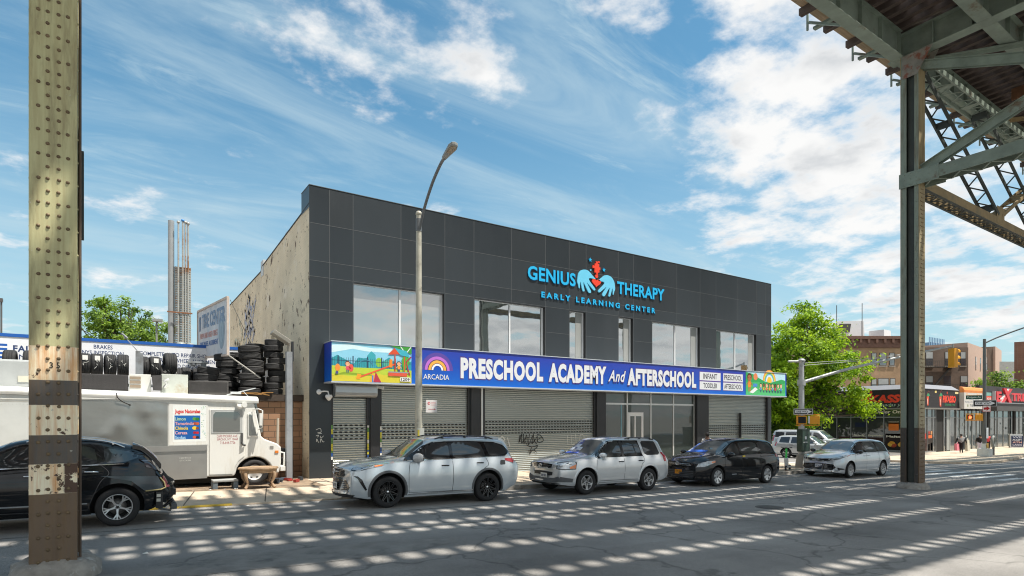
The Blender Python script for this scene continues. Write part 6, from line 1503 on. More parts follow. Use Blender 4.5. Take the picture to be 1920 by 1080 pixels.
# ---- 2. older boxy silver SUV
sp = dict(w=1.96, x=(2.34, -2.42), axles=(1.35, -1.35), r=.37, arch=.45, paint=SILV, cat='suv', swage=.62,
    top=[(2.34, .98), (2.2, 1.03), (1.7, 1.10), (1.15, 1.17), (.98, 1.20), (.50, 1.52), (.24, 1.685), (-.1, 1.735), (-1.0, 1.75), (-1.9, 1.725), (-2.08, 1.66), (-2.32, 1.18), (-2.42, 1.06)],
    belt=[(2.34, .90), (2.0, .97), (1.2, 1.07), (.5, 1.09), (-1.0, 1.12), (-2.2, 1.14), (-2.42, 1.0)],
    bot=[(2.34, .30), (1.9, .26), (0, .28), (-1.9, .30), (-2.42, .40)],
    plan=[(2.34, .84), (2.2, .92), (1.9, .97), (1.4, 1.0), (0, .985), (-1.4, 1.005), (-2.1, .975), (-2.42, .90)],
    roofw=[(2.34, .66), (1.2, .74), (.95, .72), (.25, .66), (-1, .68), (-1.95, .66), (-2.2, .68), (-2.42, .72)],
    nose=lambda y, z: .15*(y/.9)**2+.10*max(0, z-.7), tail=lambda y, z: .07*(y/.9)**2+.08*max(0, z-.95))
c = Car('parked_suv', 'older boxy silver SUV with silver five spoke wheels parked behind the silver blue one', (13.2, 14.5, gz(13.2)), LEFT, sp)
c.wheels((5, 'double'), .225); c.arch_trim(SILV, .075)
c.side('window_band', [(.92, 1.11), (-1.08, 1.145), (-1.02, 1.645), (.1, 1.645), (.36, 1.62), (.46, 1.56)], BLKG, off=.003, step=.05)
c.side('window', [(.86, 1.12), (.82, 1.17), (.42, 1.56), (.34, 1.60), (-.16, 1.61), (-.16, 1.14)], CG, rnd_=1)
c.side('window', [(-.28, 1.14), (-1.02, 1.16), (-.98, 1.62), (-.28, 1.62)], CG, rnd_=1); c.side('pillar', [(-.17, 1.14), (-.27, 1.14), (-.27, 1.61), (-.17, 1.61)], BLK, off=.006)
c.side('window', [(-1.18, 1.17), (-1.92, 1.18), (-1.84, 1.58), (-1.80, 1.62), (-1.14, 1.63)], CG, rnd_=1); c.side('pillar', [(-.80, 1.155), (-.84, 1.155), (-.76, 1.62), (-.72, 1.62)], BLK, off=.009)
c.patch('windscreen', [(1.05, .72, 1.20), (1.05, -.72, 1.20), (.33, -.62, 1.64), (.33, .62, 1.64)], (-.6, 0, -1), WSG, rnd_=1)
mbp = MB()
c.patch('paper', [(1.0, .0, 1.22), (1.0, -.62, 1.22), (.9, -.62, 1.28), (.9, .0, 1.28)], (-.6, 0, -1), hx('3a58b8', .4), off=.009, mb_in=mbp)
for y0, x0 in ((-.05, .80), (-.42, .80), (-.22, .62)): c.patch('paper', [(x0, y0, 1.3), (x0, y0-.24, 1.3), (x0-.14, y0-.24, 1.4), (x0-.14, y0, 1.4)], (-.6, 0, -1), hx('c8d0dc', .4), off=.009, mb_in=mbp)
mbp.build('dashboard_paper', None, c.root)
c.patch('rear_window', [(-2.1, .62, 1.60), (-2.1, -.62, 1.60), (-2.30, -.66, 1.2), (-2.30, .66, 1.2)], (1, 0, -.3), CG)
c.seam('door_seam', [[(.94, 1.06), (.98, .7), (.94, .40)], [(-.22, 1.12), (-.24, .7), (-.22, .40)], [(-1.08, 1.14), (-1.12, 1.0), (-.98, .85), (-.86, .42)], [(.94, .40), (-.86, .40)]])
c.side('body_moulding', [(.92, .60), (-.92, .61), (-.92, .665), (.92, .655)], SILV, off=.018); c.side('sill_trim', [(.92, .285), (-.9, .30), (-.9, .36), (.92, .35)], GREYC, off=.012)
c.handles([(-.08, .98), (-.95, 1.0)], BLKG); c.mirrors(.80, 1.14, SILV); c.rails(-.5, -1.85, .64, BLKG, .04)
c.corner('headlight', [(2.22, .60, .80), (2.1, .74, .79), (1.82, .94, .80), (1.80, .94, .97), (2.05, .78, .985), (2.2, .60, .95)], LAMP, 45, off=.010, step=.05); c.corner('indicator', [(1.95, .86, .80), (1.80, .95, .81), (1.79, .95, .93), (1.96, .86, .85)], AMB, 45, off=.017, step=.05)
c.front('grille_frame', mirr([(0, .75), (.46, .76), (.55, .94), (.50, .97), (0, .975)]), SILV, off=.016); c.front('grille', mirr([(0, .78), (.42, .79), (.48, .92), (0, .945)]), BLKG, off=.022); c.slats('grille_bar', -.42, .42, [.82, .87], .014, GREYC, .032); emblem_ring(c, .865, .075, CHR)
c.front('bumper_inset', mirr([(0, .58), (.44, .58), (.46, .68), (0, .69)]), BLK, off=.012); c.front('lower_bumper', mirr([(0, .36), (.62, .37), (.84, .44), (.72, .56), (.50, .50), (0, .50)]), GREYC, off=.022); c.front('bumper_lip', mirr([(0, .30), (.7, .31), (.74, .36), (0, .35)]), BLK, off=.02)
c.corner('lower_bumper', [(2.18, .62, .40), (1.90, .92, .40), (1.88, .93, .50), (2.14, .66, .56)], GREYC, 45, off=.014, step=.05)
c.corner('taillight', [(-2.18, .90, .95), (-2.06, .94, .95), (-2.02, .92, 1.25), (-2.14, .86, 1.25)], REDL, 125, off=.012, step=.05)
c.plate(2.35, .56, hx('dcdcd6'), hx('2a2a5a'), '09 507', y=.12)
# ---- 3. black minivan
def minivan(name, label, x, y, pnt, older, group=None):
    sp = dict(w=1.99, x=(2.52, -2.58), axles=(1.52, -1.51), r=.345, arch=.415, paint=pnt, cat='minivan', swage=.60,
        top=[(2.52, .90), (2.35, .99), (1.9, 1.08), (1.45, 1.15), (1.28, 1.19), (.75, 1.46), (.30, 1.655), (-.1, 1.725), (-1.0, 1.745), (-1.9, 1.70), (-2.2, 1.63), (-2.46, 1.20), (-2.58, 1.06)],
        belt=[(2.52, .80), (2.0, .96), (1.3, 1.06), (.5, 1.08), (-1.0, 1.10), (-2.2, 1.14), (-2.58, 1.0)],
        bot=[(2.52, .22), (1.9, .18), (0, .19), (-1.9, .21), (-2.58, .34)],
        plan=[(2.52, .76), (2.3, .88), (2.0, .95), (1.5, .995), (0, .985), (-1.5, 1.0), (-2.1, .965), (-2.58, .86)],
        roofw=[(2.52, .58), (1.5, .74), (1.2, .74), (.3, .64), (-1, .66), (-2, .63), (-2.3, .66), (-2.58, .70)],
        nose=lambda y, z: .24*(y/.9)**2+.16*max(0, z-.62), tail=lambda y, z: .10*(y/.9)**2+.14*max(0, z-.95)+.2*max(0, .5-z))
    c = Car(name, label, (x, y, gz(x)), LEFT, sp, group)
    c.wheels((7, 'single') if older else (10, 'vee'), .235 if older else .25)
    c.side('window_band', [(1.26, 1.105), (-2.06, 1.165), (-2.10, 1.50), (-1.94, 1.60), (-1.0, 1.615), (.1, 1.60), (.34, 1.57), (.54, 1.50), (.82, 1.33)], BLKG, off=.003, step=.05)
    c.side('window', [(1.02, 1.12), (.78, 1.30), (.50, 1.47), (.30, 1.545), (.16, 1.56), (.16, 1.12)], CG, rnd_=1); c.side('window', [(1.16, 1.12), (1.10, 1.12), (.90, 1.26), (.84, 1.28)], CG)
    c.side('window', [(.04, 1.12), (-1.02, 1.14), (-1.02, 1.59), (.04, 1.585)], CG, rnd_=1); c.side('window', [(-1.12, 1.15), (-2.02, 1.19), (-2.02, 1.50), (-1.92, 1.57), (-1.12, 1.59)], CG, rnd_=1)
    c.side('pillar', [(.14, 1.12), (.06, 1.12), (.06, 1.56), (.14, 1.56)], BLKG, off=.006)
    c.patch('windscreen', [(1.36, .76, 1.18), (1.36, -.76, 1.18), (.42, -.62, 1.62), (.42, .62, 1.62)], (-.5, 0, -1), WSG, rnd_=1)
    c.patch('rear_window', [(-2.24, .60, 1.58), (-2.24, -.60, 1.58), (-2.46, -.64, 1.22), (-2.46, .64, 1.22)], (1, 0, -.4), CG)
    c.seam('door_seam', [[(1.08, 1.05), (1.12, .7), (1.06, .32)], [(.10, 1.10), (.08, .7), (.10, .30)], [(-1.04, 1.12), (-1.08, .95), (-1.04, .60), (-.98, .32)], [(1.06, .31), (-.98, .31)]])
    c.side('sill_trim', [(1.08, .19), (-1.06, .205), (-1.06, .25), (1.08, .24)], BLK, off=.010)
    if older: c.side('slide_track', [(-1.06, 1.04), (-2.1, 1.08), (-2.1, 1.10), (-1.06, 1.06)], BLK, off=.006)
    c.handles([(.28, .97), (-.08, .98)], pnt if older else CHR); c.mirrors(.98, 1.10, pnt if older else BLKG)
    c.corner('taillight', [(-2.34, .86, 1.0), (-2.10, .94, 1.02), (-2.08, .92, 1.14), (-2.34, .82, 1.16)], REDL, 125, off=.012, step=.05)
    return c
c = minivan('parked_minivan', 'black parked minivan with an orange license plate and silver wheels', 19.45, 14.35, BLKP, True)
c.corner('headlight', [(2.34, .64, .70), (2.1, .80, .72), (1.72, .96, .86), (1.70, .96, .93), (1.98, .86, .92), (2.26, .66, .82)], LAMP, 50, off=.010, step=.05); c.corner('indicator', [(1.86, .93, .84), (1.70, .96, .87), (1.69, .96, .925), (1.86, .92, .90)], AMB, 60, off=.016, step=.05)
c.front('grille', mirr([(0, .70), (.40, .73), (.62, .86), (.50, .89), (0, .80)]), BLK, off=.008); c.slats('grille_bar', -.48, .48, [.745, .79], .014, CHR, .014); emblem_ring(c, .80, .085, CHR)
c.front('lower_grille', mirr([(0, .30), (.58, .31), (.72, .44), (.62, .58), (0, .56)]), BLK, off=.01); c.slats('grille_bar', -.6, .6, [.34, .40, .46, .52], .015, GREYC, .016); c.front('bumper_lip', mirr([(0, .22), (.72, .23), (.74, .27), (0, .265)]), BLK, off=.02)
c.plate(2.53, .50, hx('e0921c'), hx('2a1a10'), 'T71 50', y=0); c.side('badge', [(.72, .40), (.44, .40), (.44, .435), (.72, .435)], hx('8a8f94'), off=.006); c.side('yellow_tag', [(.06, 1.04), (-.10, 1.05), (-.11, 1.10), (.05, 1.09)], hx('d8b818'), off=.012)
mbp = MB()
c.patch('paper', [(1.30, .2, 1.2), (1.30, -.70, 1.2), (.60, -.70, 1.50), (.60, -.56, 1.50), (1.12, -.5, 1.3), (1.12, .2, 1.3)], (-.5, 0, -1), hx('2f62c0', .4), off=.009, mb_in=mbp)
for i in range(4): c.patch('paper', [(1.22-.16*i, -.58, 1.25), (1.22-.16*i, -.68, 1.25), (1.12-.16*i, -.68, 1.3), (1.12-.16*i, -.58, 1.3)], (-.5, 0, -1), hx('dde4f0', .4), off=.013, mb_in=mbp)
mbp.build('windscreen_banner', None, c.root)
# ---- 4. newer silver minivan near the corner
c = minivan('parked_minivan', 'newer silver parked minivan with a large black lower grille near the corner', 28.65, 14.25, SILG, False)
c.corner('headlight', [(2.38, .50, .80), (2.16, .76, .86), (1.62, .96, .99), (1.58, .96, 1.02), (1.98, .84, .965), (2.34, .50, .865)], LAMP, 50, off=.010, step=.05); c.corner('indicator', [(1.80, .93, .95), (1.60, .96, 1.0), (1.58, .96, 1.02), (1.80, .92, .985)], REDL, 60, off=.016, step=.05)
c.front('grille', mirr([(0, .70), (.50, .76), (.66, .86), (0, .83)]), BLKG, off=.008); emblem_ring(c, .79, .10, CHR); c.front('grille_chrome', mirr([(0, .845), (.66, .875), (.66, .89), (0, .86)]), CHR, off=.012)
c.front('lower_grille', mirr([(0, .34), (.62, .35), (.74, .46), (.66, .60), (0, .64)]), BLKG, off=.01); c.slats('grille_bar', -.6, .6, [.40, .46, .52], .014, GREYC, .016); c.front('lip_chrome', mirr([(0, .27), (.66, .28), (.84, .33), (.82, .36), (.62, .32), (0, .31)]), CHR, off=.02); c.corner('fog_slot', [(2.2, .72, .36), (1.96, .90, .38), (1.98, .90, .42), (2.24, .70, .46)], BLKG, 45, off=.012, step=.05)
c.plate(2.53, .52, hx('d8dade'), hx('3a4a6a'), 'LSF 4179', y=.05)
# ---- 5. black crossover behind the left column, rear bumper missing
sp = dict(w=1.88, x=(2.42, -2.33), axles=(1.412, -1.412), r=.365, arch=.44, paint=BLKP, cat='suv', swage=.56,
    top=[(2.42, .92), (2.2, 1.0), (1.6, 1.10), (1.15, 1.17), (.95, 1.21), (.45, 1.50), (.1, 1.635), (-.4, 1.69), (-1.0, 1.665), (-1.55, 1.56), (-1.8, 1.46), (-2.12, 1.16), (-2.2, 1.0), (-2.33, .80)],
    belt=[(2.42, .84), (2.0, .96), (1.2, 1.06), (.5, 1.09), (-.6, 1.13), (-1.4, 1.19), (-1.9, 1.20), (-2.2, .95), (-2.33, .70)],
    bot=[(2.42, .24), (1.9, .21), (0, .22), (-1.9, .24), (-2.33, .42)],
    plan=[(2.42, .78), (2.2, .90), (1.9, .965), (1.4, 1.0), (0, .985), (-1.4, 1.005), (-1.9, .95), (-2.2, .86), (-2.33, .80)],
    roofw=[(2.42, .60), (1.2, .70), (.9, .68), (.2, .60), (-1, .60), (-1.7, .56), (-2.1, .58), (-2.33, .60)],
    nose=lambda y, z: .22*(y/.9)**2+.12*max(0, z-.75), tail=lambda y, z: .12*(y/.9)**2+.15*max(0, z-.8))
c = Car('parked_suv', 'black parked crossover missing its rear bumper behind the painted column', (-1.42, 14.45, gz(-1.42)), LEFT, sp)
c.wheels((5, 'star'), .245)
c.side('window_band', [(.98, 1.115), (-1.5, 1.205), (-1.86, 1.33), (-1.62, 1.43), (-1.1, 1.53), (-.3, 1.575), (.06, 1.545), (.28, 1.46)], BLKG, off=.003, step=.05)
c.side('window', [(.76, 1.13), (.22, 1.45), (.04, 1.52), (-.26, 1.54), (-.26, 1.15)], CG, rnd_=1); c.side('window', [(-.36, 1.15), (-1.08, 1.19), (-1.02, 1.50), (-.36, 1.55)], CG, rnd_=1)
c.side('window', [(-1.20, 1.20), (-1.50, 1.22), (-1.82, 1.33), (-1.60, 1.41), (-1.16, 1.49)], CG, rnd_=1); c.side('window_trim', [(.8, 1.105), (-1.5, 1.185), (-1.5, 1.20), (.78, 1.122)], CHR, off=.006)
c.patch('windscreen', [(1.02, .66, 1.2), (1.02, -.66, 1.2), (.22, -.55, 1.58), (.22, .55, 1.58)], (-.5, 0, -1), WSG, rnd_=1); c.patch('rear_window', [(-1.72, .50, 1.48), (-1.72, -.50, 1.48), (-2.10, -.56, 1.2), (-2.10, .56, 1.2)], (1, 0, -.7), CG)
c.seam('door_seam', [[(.9, 1.05), (.94, .7), (.9, .34)], [(-.31, 1.13), (-.33, .7), (-.3, .34)], [(-1.12, 1.18), (-1.26, 1.02), (-1.12, .84), (-.96, .4)], [(.9, .34), (-.95, .34)]], m=mat('seam_grey', (.03, .03, .032), .6, var=0))
c.side('sill_chrome', [(.9, .44), (-.94, .45), (-.94, .475), (.9, .465)], CHR, off=.010); c.side('sill_trim', [(.95, .22), (-.96, .24), (-.96, .31), (.95, .30)], BLK, off=.01); c.handles([(-.10, .99), (-.98, 1.05)], CHR); c.mirrors(.76, 1.13, BLKP); c.rails(0, -1.5, .56, CHR, .03)
c.patch('spoiler', [(-1.62, .52, 1.53), (-1.62, -.52, 1.53), (-2.10, -.46, 1.56), (-2.10, .46, 1.56)], (0, 0, -1), BLKP, off=.07, rim=.03)
GRP = mat('primer_panel', (.035, .05, .062), .4, var=.1, coat=.5)
c.side('quarter_panel', [(-1.12, .97), (-2.06, .93), (-2.16, .70), (-2.06, .66), (-1.84, .66), (-1.62, .86), (-1.30, .93)], GRP, off=.008)
mb = MB()
for sy in (1, -1):
    pts = [(-1.86, .655), (-2.12, .665), (-2.20, .70), (-2.17, .80), (-2.10, .90)]; q = [c.cast((x, sy, z), (0, -sy, 0), .02) for x, z in pts]; mb.tube(q, .014, 6)
mb.build('torn_edge', hx('b8a878', .7), c.root)
c.rear('rear_structure', mirr([(0, .42), (.72, .44), (.74, .95), (0, 1.0)]), WELL, off=.01)
mb = MB()
for sy in (1, -1):
    for i in range(3): p0 = c.cast((-2.02, sy, .44+.0*i), (0, -sy, 0), .01)
    mb.box((-2.16, sy*.86-.02, .30), (-2.04, sy*.86+.02, .62), BLK); mb.box((-2.12, sy*.885-.004, .52), (-2.05, sy*.885+.004, .58), hx('b8b8b0')); mb.box((-2.12, sy*.885-.004, .43), (-2.05, sy*.885+.004, .49), hx('b8b8b0'))
    mb.tube([(-2.0, sy*.8, .36), (-2.2, sy*.6, .30), (-2.34, sy*.5, .40)], .03, 6, BLK); mb.tube([(-2.1, sy*.84, .30), (-2.3, sy*.7, .22), (-2.38, sy*.5, .34)], .022, 6, GREYC)
mb.box((-2.40, -.62, .52), (-2.30, .62, .64), BLK); mb.box((-2.42, -.7, .24), (-2.32, .7, .34), GREYC)
mb.build('bumper_brackets', None, c.root)
c.corner('taillight', [(-2.18, .70, .98), (-1.86, .88, 1.12), (-1.82, .86, 1.26), (-2.10, .70, 1.22)], mat('smoked_lens', (.05, .04, .045), .1, coat=1., var=.3, scale=20), 130, off=.02, step=.05)
c.corner('reflector', [(-2.26, .66, .70), (-2.18, .76, .70), (-2.14, .76, .92), (-2.22, .66, .92)], mat('dull_red', (.22, .05, .06), .3), 130, off=.012, step=.05)
c.corner('headlight', [(2.28, .58, .80), (1.72, .92, .90), (1.70, .92, .98), (2.2, .6, .93)], LAMP, 50, off=.01); c.front('grille', mirr([(0, .62), (.5, .66), (.5, .86), (0, .86)]), CHR, off=.01)
# ---- 6/7. two silver cars on the side lot, facing right
sp = dict(w=1.9, x=(2.3, -2.3), axles=(1.38, -1.32), r=.36, arch=.43, paint=WHTP, cat='suv', swage=.6,
    top=[(2.3, .92), (2.1, 1.0), (1.6, 1.08), (1.2, 1.14), (1.0, 1.18), (.5, 1.48), (.2, 1.66), (-.2, 1.71), (-1.2, 1.71), (-1.85, 1.67), (-2.0, 1.6), (-2.2, 1.2), (-2.3, 1.0)],
    belt=[(2.3, .86), (1.2, 1.04), (-2, 1.12), (-2.3, .95)], bot=[(2.3, .28), (0, .25), (-2.3, .36)], plan=[(2.3, .82), (1.9, .96), (0, .99), (-1.9, .98), (-2.3, .88)],
    roofw=[(2.3, .62), (1.1, .72), (.25, .64), (-1.9, .64), (-2.3, .68)], nose=lambda y, z: .2*(y/.9)**2, tail=lambda y, z: .08*(y/.9)**2)
c = Car('parked_suv', 'pale silver SUV parked facing right behind the green signal cabinet', (42.2, 23.6, gz(42.2)), R(-80), sp)
c.wheels((5, 'single'), .23); c.side('window', [(.82, 1.14), (.36, 1.54), (.0, 1.58), (-.1, 1.58), (-.1, 1.12)], CG); c.side('window', [(-.2, 1.12), (-1.0, 1.14), (-.95, 1.58), (-.2, 1.59)], CG); c.side('window', [(-1.12, 1.15), (-1.85, 1.17), (-1.75, 1.56), (-1.1, 1.58)], CG)
c.patch('windscreen', [(1.05, .68, 1.2), (1.05, -.68, 1.2), (.3, -.6, 1.62), (.3, .6, 1.62)], (-.6, 0, -1), WSG); c.side('sill_trim', [(1.0, .27), (-.95, .28), (-.95, .42), (1.0, .42)], GREYC, off=.01); c.handles([(-.02, .98), (-.9, 1.0)], BLK); c.mirrors(.76, 1.13, WHTP); c.seam('door_seam', [[(.9, 1.05), (.9, .4)], [(-.15, 1.1), (-.15, .4)], [(-1.05, 1.1), (-.95, .42)]])
c.corner('headlight', [(2.2, .6, .78), (1.8, .9, .82), (1.8, .9, .95), (2.15, .6, .92)], LAMP, 45, off=.01); c.corner('taillight', [(-2.2, .85, .9), (-2.05, .9, .9), (-2.0, .88, 1.2), (-2.14, .82, 1.2)], REDL, 125, off=.01)
sp = dict(w=2.0, x=(2.75, -2.75), axles=(1.75, -1.65), r=.38, arch=.45, paint=SILW, cat='van', swage=.6,
    top=[(2.75, 1.05), (2.5, 1.16), (2.0, 1.26), (1.75, 1.32), (1.2, 1.72), (.9, 1.93), (.5, 1.98), (-2.2, 1.98), (-2.55, 1.9), (-2.7, 1.5), (-2.75, 1.2)],
    belt=[(2.75, .95), (1.8, 1.18), (-2.4, 1.24), (-2.75, 1.1)], bot=[(2.75, .32), (0, .3), (-2.75, .4)], plan=[(2.75, .84), (2.3, .96), (0, .99), (-2.4, .985), (-2.75, .9)],
    roofw=[(2.75, .66), (1.8, .78), (.9, .72), (-2.4, .74), (-2.75, .78)], nose=lambda y, z: .15*(y/.9)**2, tail=lambda y, z: .08*(y/.9)**2)
c = Car('parked_van', 'tall pale passenger van parked facing right behind the pale silver SUV', (46.9, 26.2, gz(46.9)+.15), R(-82), sp)
c.wheels((6, 'single'), .23); c.side('window', [(1.45, 1.30), (.98, 1.72), (.8, 1.78), (.6, 1.78), (.6, 1.28)], CG); c.side('window', [(.45, 1.30), (-.55, 1.32), (-.55, 1.78), (.45, 1.78)], CG); c.side('window', [(-.7, 1.32), (-1.55, 1.33), (-1.55, 1.78), (-.7, 1.78)], CG); c.side('window', [(-1.7, 1.33), (-2.45, 1.34), (-2.4, 1.76), (-1.7, 1.78)], CG)
c.patch('windscreen', [(1.78, .76, 1.34), (1.78, -.76, 1.34), (1.0, -.66, 1.86), (1.0, .66, 1.86)], (-.6, 0, -1), WSG); c.seam('door_seam', [[(1.5, 1.2), (1.5, .45)], [(.52, 1.25), (.52, .45)], [(-.62, 1.25), (-.62, .45)]]); c.mirrors(1.35, 1.28, BLK); c.handles([(.66, 1.1)], BLK)
c.corner('taillight', [(-2.68, .88, 1.0), (-2.55, .95, 1.0), (-2.5, .9, 1.5), (-2.62, .85, 1.5)], REDL, 125, off=.01); c.corner('headlight', [(2.65, .6, .85), (2.3, .92, .9), (2.3, .92, 1.05), (2.6, .6, 1.0)], LAMP, 45, off=.01)
# ------------------------------------------------------------------ trees
def leafmat(name, c, tr):
    m = bpy.data.materials.new(name); N, L, b = nodes_of(m)
    tc = N.new('ShaderNodeTexCoord'); t = N.new('ShaderNodeTexNoise'); L.new(tc.outputs['Object'], t.inputs[0]); t.inputs['Scale'].default_value = .9; t.inputs['Detail'].default_value = 4
    mr = N.new('ShaderNodeMapRange'); L.new(t.outputs[0], mr.inputs[0]); mr.inputs[1].default_value = .3; mr.inputs[2].default_value = .7; mr.inputs[3].default_value = .65; mr.inputs[4].default_value = 1.4
    mx = N.new('ShaderNodeMix'); mx.data_type = 'RGBA'; mx.blend_type = 'MULTIPLY'; mx.inputs[0].default_value = 1; mx.inputs[6].default_value = (*c, 1); L.new(mr.outputs[0], mx.inputs[7])
    L.new(mx.outputs[2], b.inputs['Base Color']); b.inputs['Roughness'].default_value = .55; b.inputs['Specular IOR Level'].default_value = .25
    tl = N.new('ShaderNodeBsdfTranslucent'); tl.inputs[0].default_value = (*tr, 1); ms = N.new('ShaderNodeMixShader'); ms.inputs[0].default_value = .42
    L.new(b.outputs[0], ms.inputs[1]); L.new(tl.outputs[0], ms.inputs[2]); L.new(ms.outputs[0], N['Material Output'].inputs[0]); return m
LV1 = [leafmat('leaf_bright', (.24, .37, .016), (.52, .72, .03)), leafmat('leaf_mid', (.16, .28, .016), (.38, .56, .03)), leafmat('leaf_deep', (.06, .13, .014), (.14, .26, .02))]  # sunlit and shadow greens put into the leaf colours, mixed at random
LV2 = [leafmat('leaf_pale', (.22, .33, .05), (.42, .60, .08)), leafmat('leaf_sage', (.12, .20, .04), (.26, .40, .05)), leafmat('leaf_shadow_green', (.05, .10, .022), (.1, .19, .03))]
BARK = mat('bark', (.085, .065, .05), .95, var=.35, scale=6, bump=.5, bscale=20, stretch=(1, 1, .2))
def tree(label, loc, lobes, trunk, ms, seed, n, leaf, clump, cr, group=None):
    """lobes: ellipsoids (centre, radii) in local space that the crown's leaf clumps fill unevenly"""
    rnd = random.Random(seed); t = thing('tree', label, 'tree', loc, (0, 0, 0), group)
    p = MB(); h = trunk[0]; p.tube(spline([(0, 0, -.1), (.05, .03, h*.5), (.0, .1, h)], 4), [trunk[1]*(1.3-.06*i) for i in range(9)], 10)
    tips = []
    for c, r in lobes:
        for k in range(4):
            a = rnd.uniform(0, 6.28); e = Vector((c[0]+r[0]*.75*math.cos(a)*rnd.uniform(.3, 1), c[1]+r[1]*.75*math.sin(a)*rnd.uniform(.3, 1), c[2]+r[2]*rnd.uniform(-.4, .7))); s_ = Vector((0, .05, h*rnd.uniform(.55, 1.)))
            mid = s_.lerp(e, .5)+Vector((rnd.uniform(-.3, .3), rnd.uniform(-.3, .3), -rnd.uniform(0, .5))); q = spline([s_, mid, e], 4); p.tube(q, [trunk[1]*.5*(1-.1*i)+.015 for i in range(len(q))], 6); tips.append(q)
            for _ in range(3):
                b0 = q[rnd.randint(3, len(q)-1)]; b1 = b0+Vector((rnd.uniform(-1, 1), rnd.uniform(-1, 1), rnd.uniform(-.1, 1)))*r[0]*.4; p.tube([b0, b0.lerp(b1, .5)+Vector((0, 0, -.1)), b1], [.045, .03, .012], 5)
    p.build('trunk', BARK, t)
    vol = sum(r[0]*r[1]*r[2] for c, r in lobes); vs = []; fs = []; mi = []
    for c, r in lobes:
        nc = max(6, int(clump*r[0]*r[1]*r[2]/vol)); per = int(n*r[0]*r[1]*r[2]/vol/nc)
        for _ in range(nc):
            while True:
                q = Vector((rnd.uniform(-1, 1), rnd.uniform(-1, 1), rnd.uniform(-1, 1)))
                if .35 < q.length < 1.02: break
            k = Vector((c[0]+q.x*r[0], c[1]+q.y*r[1], c[2]+q.z*r[2])); rr = cr*rnd.uniform(.6, 1.35); base = rnd.random(); nrm0 = Vector((q.x, q.y, q.z+.7)).normalized()
            for _ in range(int(per*rnd.uniform(.6, 1.4))):
                d = Vector((rnd.gauss(0, .5), rnd.gauss(0, .5), rnd.gauss(0, .30)))*rr; o = k+d; nn_ = (nrm0+Vector((rnd.gauss(0, .6), rnd.gauss(0, .6), rnd.gauss(0, .5)))).normalized()
                u = nn_.orthogonal().normalized(); u.rotate(Matrix.Rotation(rnd.uniform(0, 6.28), 3, nn_)); w = nn_.cross(u); s_ = leaf*rnd.uniform(.6, 1.3); i = len(vs)
                vs += [o-u*s_, o-w*s_*.5+u*s_*.1, o+u*s_, o+w*s_*.5+u*s_*.1]; fs.append((i, i+1, i+2, i+3)); mi.append(min(2, max(0, int(base*2.2+rnd.uniform(-.5, .9)))))
    me = bpy.data.meshes.new('crown'); me.from_pydata([tuple(v) for v in vs], [], fs)
    for m in ms: me.materials.append(m)
    me.polygons.foreach_set('material_index', mi); me.update(); o = bpy.data.objects.new('crown', me); COL.objects.link(o); o.parent = t
    return t
tree('big bright green tree between the school and the corner shops', (51.5, 29.6, gz(51)), [((0, 0, 8.8), (4.1, 3.6, 3.9)), ((-2.8, .8, 5.6), (3.0, 2.6, 2.6)), ((3.0, -1.4, 7.0), (3.3, 2.8, 2.9)), ((4.6, -2.0, 4.6), (1.9, 1.8, 1.3)), ((-.5, 0, 3.6), (3.2, 2.4, 1.6)), ((6.6, -2.4, 4.0), (1.5, 1.3, .7)), ((.4, 0, 12.3), (2.0, 1.8, 1.3))], (6, .30), LV1, 5, 36000, .16, 300, .85)
tree('dark leafy tree filling in behind the bright green one', (54, 36, gz(54)), [((0, 0, 6.5), (5.2, 3, 4.2)), ((-5, 0, 4.5), (4, 3, 3.6)), ((3, 0, 3.2), (4, 2.6, 2.6))], (5, .28), [LV1[2], LV2[2], LV1[2]], 8, 12000, .26, 130, 1.3)
tree('pale green tree behind the banner sign at the left', (.4, 66, 0), [((0, 0, 11.0), (3.2, 2.6, 2.2)), ((-2.3, 0, 10.2), (2.2, 2, 2.0)), ((2.6, 0, 9.9), (2.1, 2, 1.6)), ((.6, 0, 9.0), (3.4, 2.6, 1.6)), ((-.6, 0, 12.5), (1.8, 1.5, 1.1))], (8.5, .25), LV2, 3, 9000, .16, 120, .70)
tree('pale green street tree in front of the red brick block at the far right', (104, 30.5, gz(99)), [((0, 0, 6.2), (4.4, 3.4, 3.6)), ((3.5, 0, 5.2), (3.6, 3, 2.8)), ((-2.5, -.4, 5.0), (2.6, 2.4, 2.2))], (4, .25), LV2, 12, 12000, .22, 120, 1.0)
# ------------------------------------------------------------------ corner shops
def shop(name, label, loc): return thing(name, label, 'shop', loc)
G0 = gz(62)+.13
pk = shop('corner_shop', 'single storey corner shop with a dark plank fascia and painted empanada lettering', (64, 26, G0))
PLANK = brickmat('dark_plank', (.030, .024, .026), (.024, .020, .022), (.012, .010, .010), bw=3.0, bh=.26, mort=.012, rough=.6, axis='XZ'); PLANKY = brickmat('dark_plank_side', (.030, .024, .026), (.024, .020, .022), (.012, .010, .010), bw=3.0, bh=.26, mort=.012, rough=.6, axis='YZ')
SHG = glassmat('shop_glass', (.035, .038, .038), .08); SHFR = mat('shop_frame', (.30, .31, .31), .4, metal=.3, var=.1); SHW = mat('shop_wall', (.10, .095, .09), .8, var=.2); GREYB = mat('grey_flashing', (.24, .24, .26), .5, var=.08)
def sp_(mb, nm, m=None, par=pk, bevel=0., label=None): return tag(mb.build(nm, m, par, world=True, bevel=bevel), label)
p = MB(); p.box((62.0, 24.3, G0-.2), (69.9, 36, 4.6)); sp_(p, 'wall', SHW)
p = MB(); p.box((61.75, 23.8, 2.95), (61.95, 36, 4.68)); sp_(p, 'fascia', PLANKY); p = MB(); p.box((61.955, 23.8, 2.95), (69.88, 24.0, 4.68)); sp_(p, 'fascia', PLANK)
